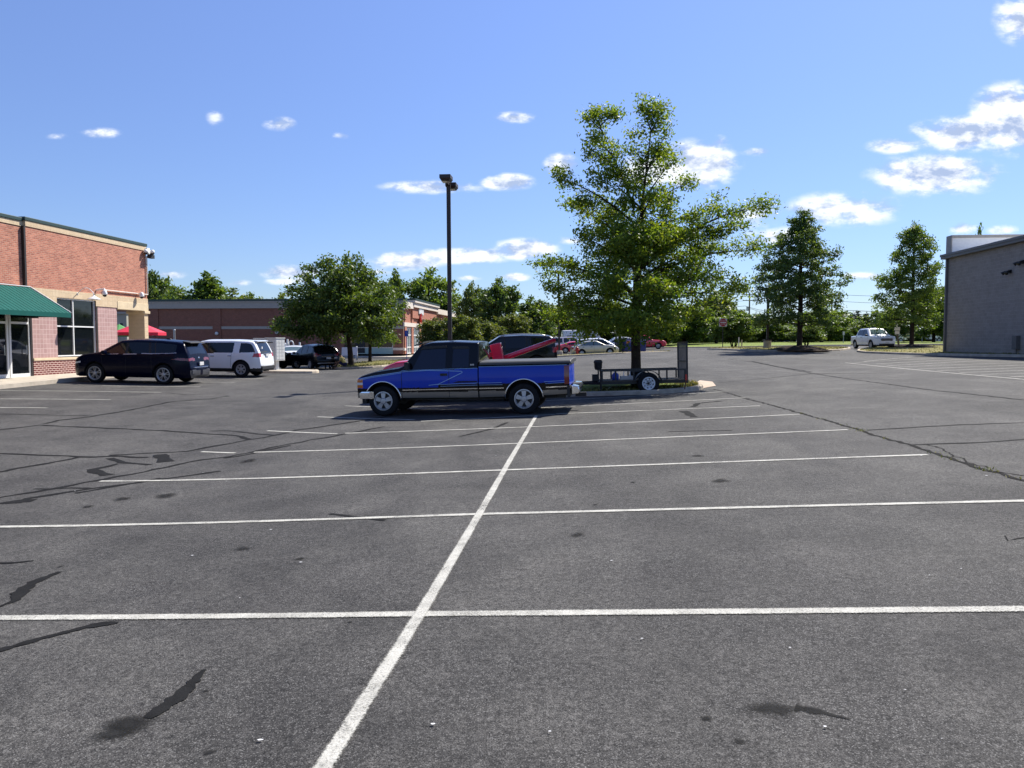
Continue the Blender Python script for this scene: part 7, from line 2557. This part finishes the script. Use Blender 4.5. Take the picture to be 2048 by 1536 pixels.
def signs():
    # do not enter
    D = 62
    b = gx(1445, D); b.z += .12
    top = at(1445, 637, D).z - b.z; bot = at(1445, 653, D).z - b.z
    s = top - bot; c = (top + bot) / 2
    r = thing('road_sign', 'square do not enter sign with red disc on a thin post', 'road sign', b, R(4))
    m = MB(); m.bar((0, .03, -.2), (0, .03, top), .05, .05, (0, 1, 0)); m.build('post', 'black_metal', r)
    m = MB(); m.box(-s / 2, s / 2, -.005, .0, bot, top); p = m.build('panel', 'sign_white', r)
    m = MB(); m.lathe([(0, -.011), (s * .47, -.011), (s * .47, -.006)], 40, 'y', (0, 0, c)); d = m.build('disc', 'sign_red', r)
    m = MB(); m.box(-s * .37, s * .37, -.016, -.012, c - s * .07, c + s * .07); m.build('bar', 'sign_white', d)
    letters(d, 'lettering', 'DO NOT', s * .2, (0, -.014, c + s * .23), (PI / 2, 0, 0), 'sign_white', .002)
    letters(d, 'lettering', 'ENTER', s * .2, (0, -.014, c - s * .23), (PI / 2, 0, 0), 'sign_white', .002)
    # leaning sign by the white pickup
    D = 68
    b = gx(1798, D); b.z += .1
    k = D / F
    r = thing('road_sign', 'weathered white sign pair on a leaning dark post right of the white pickup', 'sign', b)
    H = at(1790, 655, D).z - b.z
    m = MB(); m.bar((0, .03, -.2), (-7 * k, .03, H), .13, .10, (0, 1, 0)); m.build('post', 'wood', r)
    m = MB(); m.box(-11 * k, 0 * k, -.03, .0, H - 6 * k, H + 1 * k); m.build('panel', 'sign_white', r)
    m = MB(); m.box(-10 * k, -1 * k, -.03, .0, H - 13 * k, H - 7 * k); m.build('panel', 'sign_white', r)
    # for sale board and white trailer wall
    D = 108
    k = D / F
    b = gx(1822, D)
    r = thing('for_sale_sign', 'large white FOR SALE board with orange edge and blue lettering behind the right oak', 'sign', b)
    z0 = at(0, 676, D).z - b.z; z1 = at(0, 659, D).z - b.z
    m = MB(); m.box(-17 * k, 7 * k, -.05, .05, z0, z1); bd = m.build('board', 'sign_white', r)
    m = MB(); m.box(-17 * k, 7 * k, -.053, .055, z1 + .002, z1 + .16); m.add([(7 * k, -.05, z0), (9.5 * k, .6, z0), (9.5 * k, .6, z1), (7 * k, -.05, z1), (7 * k, .0, z0), (9.5 * k, .66, z0), (9.5 * k, .66, z1), (7 * k, .0, z1)], [(0, 1, 2, 3), (4, 7, 6, 5), (1, 5, 6, 2), (3, 2, 6, 7), (0, 4, 5, 1)]); m.build('edge', 'orange', r)
    letters(bd, 'lettering', 'FOR SALE', 4.2 * k, (-6 * k, -.06, z0 + 10.5 * k), (PI / 2, 0, 0), 'graphic_blue', .01)
    m = MB(); m.box(-9 * k, -2 * k, -.058, -.051, z0 + 3.5 * k, z0 + 5.5 * k); m.build('text_line', 'pin_stripe', bd)
    for x in (-15 * k, 5 * k):
        m = MB(); m.bar((x, .08, -.3), (x, .08, z1), .1, .1, (0, 1, 0)); m.build('post', 'wood', r)
    D = 116; k = D / F
    for px0, px1, t0, t1, lab in ((1781, 1812, 661, 677, 'white box trailer behind the white pickup, left of the for sale board'), (1858, 1888, 660, 676, 'white box trailer beside the grey block building')):
        b = gx(px0, D); w = (px1 - px0) * k
        r = thing('box_trailer', lab, 'trailer', b)
        z0, z1 = at(0, t1, D).z - b.z, at(0, t0, D).z - b.z
        m = MB(); m.box(0, w, 0, 2.2, max(.35, z0 - .2), z1); m.build('body', 'white_paint', r, bevel=.06)
        m = MB(); m.box(.2, w - .2, .1, 2.1, .3, max(.34, z0 - .21)); m.build('chassis', 'black_metal', r)
        if px0 > 1850:
            m = MB(); m.box(w * .45, w * .9, -.006, -.001, z0 + .35, z0 + .55); m.build('stripe', 'graphic_blue', r)
        for x in (w * .35, w * .62):
            t, q = wheel_mesh(.36, .2, 'trailer')
            o = link('wheel', t, r); o.location = (x, .05, .36); o.rotation_euler = (0, 0, PI); link('rim', q, o)
    # blue parking sign by the brown store, small road signs
    def post_sign(name, px, Y, t0, t1, w, mt, lab, cat='sign', extra=None, base=None):
        b = gx(px, Y); k = Y / F
        r = thing(name, lab, cat, b)
        z1, z0 = at(px, t0, Y).z - b.z, at(px, t1, Y).z - b.z
        m = MB(); m.bar((0, .03, -.2), (0, .03, z1), .06, .06, (0, 1, 0)); m.build('post', base or 'galvanised', r)
        m = MB(); m.box(-w / 2 * k, w / 2 * k, -.012, .0, z0, z1); m.build('panel', mt, r)
        if extra: extra(r, z0, z1, w * k)
        return r

    def acc(r, z0, z1, w):
        m = MB(); c = z0 + (z1 - z0) * .55; s = w * .3
        m.tube([(-s * .3, -.02, c + s * 1.0), (-s * .2, -.02, c), (s * .5, -.02, c), (s * .8, -.02, c - s)], s * .13, 6); m.lathe([(0, -.016), (s * .25, -.016), (s * .25, -.013)], 12, 'y', (-s * .3, 0, c + s * 1.35)); m.build('symbol', 'sign_white', r)
    post_sign('parking_sign', 813.5, 82, 661, 673, 7, 'blue_sign', 'blue accessible parking sign on a blue post before the brown store corner', 'sign', acc, 'blue_sign')
    post_sign('road_sign', 981, 86, 666, 676, 9, 'galvanised', 'grey square road sign seen from behind above the dark SUV', 'sign')
    post_sign('road_sign', 910, 78, 680, 689, 12, 'sign_white', 'small white notice board right of the light pole behind the cab', 'sign')
    post_sign('road_sign', 1686, 100, 663, 670, 4, 'sign_white', 'narrow white marker sign left of the white pickup', 'sign')
    post_sign('road_sign', 1843, 104, 664, 671, 7, 'sign_white', 'small white sign between the right oak and the block building', 'sign')
    for px, Y, t, lab in ((1483, 61, 679, 'pale green marker stake in the verge, the taller one'), (1477, 70, 674, 'white marker stake behind the green one')):
        b = gx(px, Y); b.z += .1
        H = at(px, t, Y).z - b.z
        m = MB(); m.box(-.045, .045, -.02, .02, -.2, H - .05); m.add([(-.045, -.02, H - .05), (.045, -.02, H - .05), (.045, .02, H - .05), (-.045, .02, H - .05), (0, 0, H)], [(0, 1, 4), (1, 2, 4), (2, 3, 4), (3, 0, 4)])
        o = m.build('marker_stake', 'sign_white' if px < 1480 else 'cream_stone'); o.location = b
        tag(o, lab, 'stake')


signs()


def furniture():
    # mailbox units: two grey white cluster boxes, one end on, one showing its doors
    for x, y, w, d, h, face, lab, rz in ((-13.05, 40.3, .80, .55, 1.60, 'l', 'grey white cluster mailbox showing its door side, left of the pair', .12), (-12.35, 40.15, .62, .80, 1.62, 'r', 'grey white cluster mailbox with rows of small doors on a pedestal, right of the pair', -.32)):
        b = Vector((x, y, zg(x, y) + .12))
        r = thing('mailbox_unit', lab, 'mailbox', b, rz, 'cluster mailboxes on the concrete pad')
        m = MB(); m.box(-w / 2, w / 2, -d / 2, d / 2, .48, h); m.build('cabinet', 'mail_grey', r, bevel=.02)
        m = MB(); m.box(-w / 2 - .03, w / 2 + .03, -d / 2 - .03, d / 2 + .03, h + .002, h + .05); m.build('roof', 'mail_grey', r, bevel=.015)
        m = MB(); m.box(-.13, .13, -.13, .13, .04, .478); m.box(-.2, .2, -.2, .2, .0, .038); m.build('pedestal', 'mail_grey', r, bevel=.015)
        m = MB()
        for i in range(2 if face == 'l' else 4):
            nr = 2 if face == 'l' else 6
            for j in range(nr):
                nc = 2 if face == 'l' else 3
                cw = (w - .08) / nc; ch = (h - .60) / nr
                if i < nc:
                    x0 = -w / 2 + .04 + i * cw; z0 = .54 + j * ch
                    m.box(x0 + .015, x0 + cw - .015, -d / 2 - .014, -d / 2 - .001, z0 + .015, z0 + ch - .015)
        m.build('doors', 'mail_grey', r, bevel=.005)
        m = MB()
        n = 3; cw = (d - .08) / n
        for i in range(n):
            for j in range(6):
                ch = (h - .60) / 6; y0 = -d / 2 + .04 + i * cw; z0 = .54 + j * ch
                m.box(w / 2 + .001, w / 2 + .012, y0 + .012, y0 + cw - .012, z0 + .012, z0 + ch - .012)
        m.build('doors', 'mail_grey', r, bevel=.004)
        m = MB(); m.box(-w * .3, w * .25, -d / 2 - .017, -d / 2 - .0145, h - .22, h - .17); m.box(-w * .3, w * .3, -d / 2 - .017, -d / 2 - .0145, h - .62, h - .60); m.build('label_strip', 'black_plastic', r)
    # donation bins
    for px0, px1, Y, mt, lab, face in ((1231, 1249, 73.5, 'bin_dark', 'dark navy donation bin at the left of the blue pair', 0), (1249, 1289, 72.5, 'bin_blue', 'bright blue donation bin with white poster and orange notice behind the oak trunk', 1)):
        k = Y / F; w = (px1 - px0) * k
        b = gx((px0 + px1) / 2, Y); b.z = at(1250, 714, Y).z
        r = thing('donation_bin', lab, 'bin', b, R(3))
        H = at(1250, 677, Y).z - b.z
        d = 1.2
        m = MB()
        m.prism([(-d / 2, 0), (d / 2, 0), (d / 2, H), (-d / 2 + .22, H), (-d / 2, H - .3)], -w / 2, w / 2, 'yz'); m.build('cabinet', mt, r, bevel=.02)
        m = MB(); m.box(-w * .38, w * .38, -d / 2 - .09, -d / 2 - .003, H - .72, H - .38); m.build('chute', mt, r, bevel=.02)
        if face:
            m = MB(); m.box(-w * .47, -w * .30, -d / 2 - .012, -d / 2 - .003, H - .47, H - .22); m.build('notice', 'amber', r)
            m = MB(); m.box(-w * .12, w * .10, -d / 2 - .012, -d / 2 - .003, H - .95, H - .40); ps = m.build('poster', 'sign_white', r)
            m = MB(); m.ell((w * .0, -d / 2 - .014, H - .62), (w * .05, .003, .14)); m.ell((-w * .03, -d / 2 - .014, H - .80), (w * .03, .003, .06)); m.build('poster_print', 'black_plastic', ps)
            m = MB()
            for x in (-w * .17, w * .15): m.box(x - .02, x + .02, -d / 2 - .02, -d / 2 - .003, .05, H - .32)
            m.build('ribs', mt, r)
    # hydrant
    b = gx(1154, 68.5); b.z += .12
    r = thing('fire_hydrant', 'red fire hydrant on the dry grass strip by the silver sedan', 'fire hydrant', b)
    m = MB(); m.lathe([(.16, 0), (.16, .06), (.11, .08), (.11, .52), (.15, .54), (.15, .60), (.12, .68), (.05, .74), (.04, .80), (0, .80)], 16); m.build('barrel', 'hydrant_red', r, smooth=False)
    m = MB(); m.lathe([(0, -.24), (.06, -.24), (.06, .24), (0, .24)], 12, 'x', (0, 0, .44)); m.lathe([(0, -.22), (.08, -.22), (.08, 0)], 12, 'y', (0, 0, .38)); m.build('outlets', 'hydrant_red', r)
    # things by the brown store: white bollards, rails, small boards
    def bollard(px, Y, t, lab):
        b = gx(px, Y); b.z += .05; H = at(px, t, Y).z - b.z
        m = MB(); m.lathe([(.10, -.1), (.10, H - .08), (.07, H), (0, H)], 12); o = m.build('bollard', 'white_metal', smooth=True); o.location = b
        tag(o, lab, 'bollard', 'white bollards by the brown store')
    bollard(713.5, 80, 693, 'white bollard just right of the pear tree trunk'); bollard(571, 80, 686, 'white bollard between the mailbox unit and the bike rack')
    bollard(600, 84, 683, 'white bollard behind the roof of the dark SUV')
    b = gx(583, 82); k = 82 / F
    zt = at(583, 682, 82).z - b.z
    r = thing('bike_rack', 'white arched pipe rack against the brown brick wall', 'rack', b)
    for x in (0, ):
        m = MB(); w = 9 * k
        pts = [(-w / 2, 0, 0), (-w / 2, 0, zt - .4)] + [(-w / 2 * math.cos(a), 0, zt - .4 + .4 * math.sin(a)) for a in np.linspace(.2, PI - .2, 9)] + [(w / 2, 0, zt - .4), (w / 2, 0, 0)]
        m.tube(pts, .07, 8); m.build('hoop', 'white_metal', r, smooth=True)
    m = MB(); m.box(-9 * k, -6 * k, -.1, .1, 0, zt + .2); m.build('panel', 'white_metal', r)
    for px, Y, lab in ((692, 74, 'white sandwich board left of the pear tree trunk'), (708, 76, 'white sandwich board right of the pear tree trunk')):
        b = gx(px, Y); b.z += .02
        r = thing('sandwich_board', lab, 'board', b)
        m = MB(); m.bar((-.3, -.25, 0), (-.3, 0, 1.2), .04); m.bar((.3, -.25, 0), (.3, 0, 1.2), .04); m.bar((-.3, .25, 0), (-.3, 0, 1.2), .04); m.bar((.3, .25, 0), (.3, 0, 1.2), .04); m.build('legs', 'black_metal', r)
        m = MB(); m.add([(-.38, -.20, .5), (.38, -.20, .5), (.38, -.01, 1.3), (-.38, -.01, 1.3), (-.38, -.18, .5), (.38, -.18, .5), (.38, .01, 1.3), (-.38, .01, 1.3)], [(0, 1, 2, 3), (7, 6, 5, 4), (0, 4, 5, 1), (1, 5, 6, 2), (2, 6, 7, 3), (3, 7, 4, 0)]); m.build('panel', 'sign_white', r)
    b = gx(350, 75); H = at(350, 659, 75).z - b.z
    m = MB(); m.lathe([(.11, -.2), (.10, H - .1), (.13, H), (0, H + .02)], 10); o = m.build('pipe_post', 'galvanised', smooth=True); o.location = b
    tag(o, 'thin grey post standing against the brown brick wall behind the navy SUV', 'post')


furniture()


# ------------------------------------------------------------------ people
def skin_body(name, joints, edges, root, m, rootv=0, sub=2):
    names = list(joints)
    me = bpy.data.meshes.new(name)
    me.from_pydata([joints[k][0] for k in names], [(names.index(a), names.index(b)) for a, b in edges], [])
    o = bpy.data.objects.new('tmp', me); COL.objects.link(o)
    md = o.modifiers.new('skin', 'SKIN'); md.use_smooth_shade = True
    for i, k in enumerate(names):
        r_ = joints[k][1]
        me.skin_vertices[0].data[i].radius = (r_, r_) if not isinstance(r_, tuple) else r_
        me.skin_vertices[0].data[i].use_root = (i == rootv)
    s = o.modifiers.new('sub', 'SUBSURF'); s.levels = sub; s.render_levels = sub
    bpy.context.view_layer.update()
    res = bpy.data.meshes.new_from_object(o.evaluated_get(bpy.context.evaluated_depsgraph_get()))
    res.name = name
    bpy.data.objects.remove(o)
    res.materials.clear(); res.materials.append(M[m])
    res.polygons.foreach_set('use_smooth', [True] * len(res.polygons))
    return link(name, res, root)


def person(label, loc, rz, J, skinm, shirt, shorts, hairm, trousers_long=False, group=None):
    """J: joints of the pose in the person's own frame (y is ahead). One skinned body, clothes over it"""
    root = thing('person', label, 'person', loc, rz)
    V = {k: Vector(v) for k, v in J.items()}
    jt = {'pelvis': (V['pelvis'], (.14, .11)), 'waist': (V['pelvis'].lerp(V['chest'], .45), (.135, .10)), 'chest': (V['chest'], (.165, .115)), 'neck0': (V['chest'].lerp(V['neck'], .75), .075), 'neck': (V['neck'], .055)}
    hd = (V['head'] - V['neck'])
    jt['head0'] = (V['neck'] + hd * .45, .085); jt['head1'] = (V['head'], (.098, .105)); jt['head2'] = (V['head'] + hd * .55, .080)
    ed = [('pelvis', 'waist'), ('waist', 'chest'), ('chest', 'neck0'), ('neck0', 'neck'), ('neck', 'head0'), ('head0', 'head1'), ('head1', 'head2')]
    for s in 'lr':
        jt['sh' + s] = (V['sh' + s], .062); jt['el' + s] = (V['el' + s], .044); jt['wr' + s] = (V['wr' + s], .030)
        ed += [('chest', 'sh' + s), ('sh' + s, 'el' + s), ('el' + s, 'wr' + s)]
        d = (V['wr' + s] - V['el' + s]).normalized()
        pm = V['wr' + s] + d * .075
        jt['pm' + s] = (pm, (.040, .022)); ed.append(('wr' + s, 'pm' + s))
        side = Vector((1, 0, 0)) - d * d.x
        side = side.normalized() if side.length > .2 else Vector((0, 1, 0))
        fw = d.cross(side)
        sg = 1 if s == 'l' else -1
        for i, (ln, off) in enumerate(((.066, -.028), (.075, -.009), (.070, .010), (.055, .028))):
            a = pm + fw * off + d * .02; m_ = a + d * ln * .55 + side * (-sg * .006); e = a + d * ln + side * (-sg * .026)
            jt['f%d0%s' % (i, s)] = (a, .010); jt['f%d1%s' % (i, s)] = (m_, .009); jt['f%d2%s' % (i, s)] = (e, .0075)
            ed += [('pm' + s, 'f%d0%s' % (i, s)), ('f%d0%s' % (i, s), 'f%d1%s' % (i, s)), ('f%d1%s' % (i, s), 'f%d2%s' % (i, s))]
        a = V['wr' + s] + d * .035 - fw * .035
        jt['t0' + s] = (a, .012); jt['t1' + s] = (a - fw * .022 + d * .04 - side * sg * .012, .009)
        ed += [('wr' + s, 't0' + s), ('t0' + s, 't1' + s)]
        jt['hip' + s] = (V['hip' + s], .088); jt['kn' + s] = (V['kn' + s], .058); jt['cf' + s] = (V['kn' + s].lerp(V['an' + s], .3), .056); jt['an' + s] = (V['an' + s], .038)
        t = V['toe' + s]
        jt['toe' + s] = (t, (.040, .028)); jt['hl' + s] = (V['an' + s] + (V['an' + s] - t).normalized() * .03 + Vector((0, 0, -.045)), .034)
        ed += [('pelvis', 'hip' + s), ('hip' + s, 'kn' + s), ('kn' + s, 'cf' + s), ('cf' + s, 'an' + s), ('an' + s, 'toe' + s), ('an' + s, 'hl' + s)]
    skin_body('body', jt, ed, root, skinm)
    # shirt and shorts follow the same joints a little outside
    sj = {k: (jt[k][0], tuple(r_ + .022 for r_ in jt[k][1]) if isinstance(jt[k][1], tuple) else jt[k][1] + .022) for k in ('pelvis', 'waist', 'chest', 'shl', 'shr')}
    sj['neck0'] = (V['chest'].lerp(V['neck'], .72), .085)
    for s in 'lr': sj['sl' + s] = (V['sh' + s].lerp(V['el' + s], .62), .072)
    skin_body('shirt', sj, [('pelvis', 'waist'), ('waist', 'chest'), ('chest', 'neck0'), ('chest', 'shl'), ('chest', 'shr'), ('shl', 'sll'), ('shr', 'slr')], root, shirt)
    pj = {'pelvis': (jt['pelvis'][0] - Vector((0, 0, .0)), (.165, .135))}
    pe = []
    for s in 'lr':
        pj['hip' + s] = (V['hip' + s], .112)
        if trousers_long:
            pj['kn' + s] = (V['kn' + s], .082); pj['an' + s] = (V['an' + s].lerp(V['kn' + s], .08), .068); pe += [('pelvis', 'hip' + s), ('hip' + s, 'kn' + s), ('kn' + s, 'an' + s)]
        else:
            pj['kn' + s] = (V['hip' + s].lerp(V['kn' + s], .92), .098); pe += [('pelvis', 'hip' + s), ('hip' + s, 'kn' + s)]
    skin_body('trousers' if trousers_long else 'shorts', pj, pe, root, shorts)
    # hair, face, shoes
    up = hd.normalized()
    f = Vector(J.get('face', (0, 1, 0))).normalized(); f = (f - up * f.dot(up)).normalized(); sd_ = f.cross(up)
    h = V['head']
    m = MB(); m.ell((0, 0, 0), (.112, .118, .115), 16, 12)
    m.v = [tuple(h + up * .045 - f * .022 + sd_ * a + f * b + up * c) for a, b, c in m.v if True]
    m.build('hair', hairm, root, smooth=True)
    m = MB()
    n0 = h + f * .10 - up * .012
    m.add([n0 + up * .03, n0 - up * .02 + sd_ * .014, n0 - up * .02 - sd_ * .014, n0 - up * .014 + f * .022], [(0, 1, 3), (0, 3, 2), (1, 2, 3)])
    for q in (1, -1):
        e = h + sd_ * (q * .098) - f * .005 - up * .01
        o_ = len(m.v); m.ell(tuple(e), (.014, .022, .032), 8, 6)
    m.build('nose_and_ears', skinm, root, smooth=True)
    m = MB()
    for q in (1, -1): m.ell(tuple(h + f * .094 + sd_ * (q * .033) + up * .012), (.011, .009, .008), 8, 6)
    m.ell(tuple(h + f * .094 - up * .052), (.024, .008, .006), 8, 6); m.build('eyes_and_mouth', 'hair', root, smooth=True)
    for s in 'lr':
        m = MB(); a = V['an' + s]; t = V['toe' + s]; d = (t - a); d.z = 0; d.normalize()
        pts = [a - d * .075 + Vector((0, 0, -.045)), a + Vector((0, 0, -.03)), t + Vector((0, 0, .005)), t + d * .05 - Vector((0, 0, .0))]
        m.tube(pts, [.038, .052, .046, .028], 10); m.build('shoe', 'cloth_dark', root, smooth=True)
    return root


def people():
    # standing man seen from behind; photographed facing away (ahead = +y)
    b = gx(654.5, 52.5)
    J = dict(pelvis=(0, 0, .95), chest=(0, .0, 1.32), neck=(0, .01, 1.50), head=(.0, .03, 1.63), face=(.2, 1, 0), shl=(-.20, 0, 1.42), ell=(-.26, -.02, 1.13), wrl=(-.25, .05, .89), shr=(.20, 0, 1.42), elr=(.27, -.01, 1.13), wrr=(.30, .02, .88),
             hipl=(-.10, 0, .90), knl=(-.115, .01, .50), anl=(-.12, -.02, .09), toel=(-.14, .13, .035), hipr=(.10, 0, .90), knr=(.13, .03, .50), anr=(.17, -.03, .09), toer=(.20, .12, .035))
    p = person('person standing with back turned in a grey green t-shirt and navy shorts holding white bags', b, 0, J, 'skin', 'cloth_grey', 'cloth_navy', 'hair')
    for dx, dy, lab in ((.17, .06, 'white plastic bag hanging from the right hand of the standing person'), (-.26, .10, 'white plastic bag hanging from the left hand of the standing person')):
        m = MB(); n = 14
        sx = .31 if dx > 0 else dx
        pts = [(.02, .72), (.05, .66), (.12, .55), (.15, .40), (.14, .28), (.08, .22), (0, .21)]
        v = []
        for r_, z in pts:
            for k in range(n):
                a = 2 * PI * k / n; rr = r_ * (1 + .16 * math.sin(3 * a + z * 9))
                v.append((rr * math.cos(a), rr * .6 * math.sin(a), z))
        m.add(v, [(i * n + k, i * n + (k + 1) % n, (i + 1) * n + (k + 1) % n, (i + 1) * n + k) for i in range(len(pts) - 1) for k in range(n)])
        m.tube([(-.02, 0, .70), (-.03, 0, .79), (.0, 0, .815), (.03, 0, .79), (.02, 0, .70)], .008, 5)
        o = m.build('plastic_bag', 'bag_white', None, smooth=True)
        o.location = b + Vector((sx, dy, 0))
        tag(o, lab, 'bag')
    # person sitting on the bed's edge, leaning on the near trunk
    b = gx(690, 51.0); z = .13
    J = dict(pelvis=(0, 0, .13), chest=(-.16, .02, .48), neck=(-.24, .03, .66), head=(-.34, .05, .75), face=(-1, .3, -.4), shl=(-.22, -.18, .56), ell=(-.34, -.24, .33), wrl=(-.55, -.14, .28), shr=(-.18, .20, .56), elr=(-.32, .26, .36), wrr=(-.55, .16, .30),
             hipl=(-.03, -.10, .13), knl=(-.42, -.14, .30), anl=(-.62, -.13, .08), toel=(-.77, -.14, .04), hipr=(-.03, .10, .13), knr=(-.42, .12, .32), anr=(-.66, .10, .08), toer=(-.81, .10, .04))
    b.z += z
    person('person in a yellow t-shirt sitting bent forward at the foot of the pear tree', b, 0, J, 'skin', 'cloth_yellow', 'cloth_navy', 'hair')
    # person by the dark SUV
    b = gx(1104, 63.5)
    J = dict(pelvis=(0, 0, .92), chest=(.02, 0, 1.27), neck=(.03, 0, 1.44), head=(.05, -.01, 1.56), face=(1, -.3, 0), shl=(.02, .18, 1.37), ell=(.05, .24, 1.10), wrl=(.18, .20, .92), shr=(.02, -.18, 1.37), elr=(-.02, -.24, 1.10), wrr=(.10, -.22, .88),
             hipl=(0, .10, .88), knl=(.05, .11, .49), anl=(.0, .12, .09), toel=(.14, .13, .035), hipr=(0, -.10, .88), knr=(-.02, -.11, .49), anr=(-.08, -.12, .09), toer=(.06, -.13, .035))
    person('person in a white top and dark trousers at the tail of the long black SUV', b, 0, J, 'skin_light', 'cloth_white', 'cloth_dark', 'hair', True)


people()
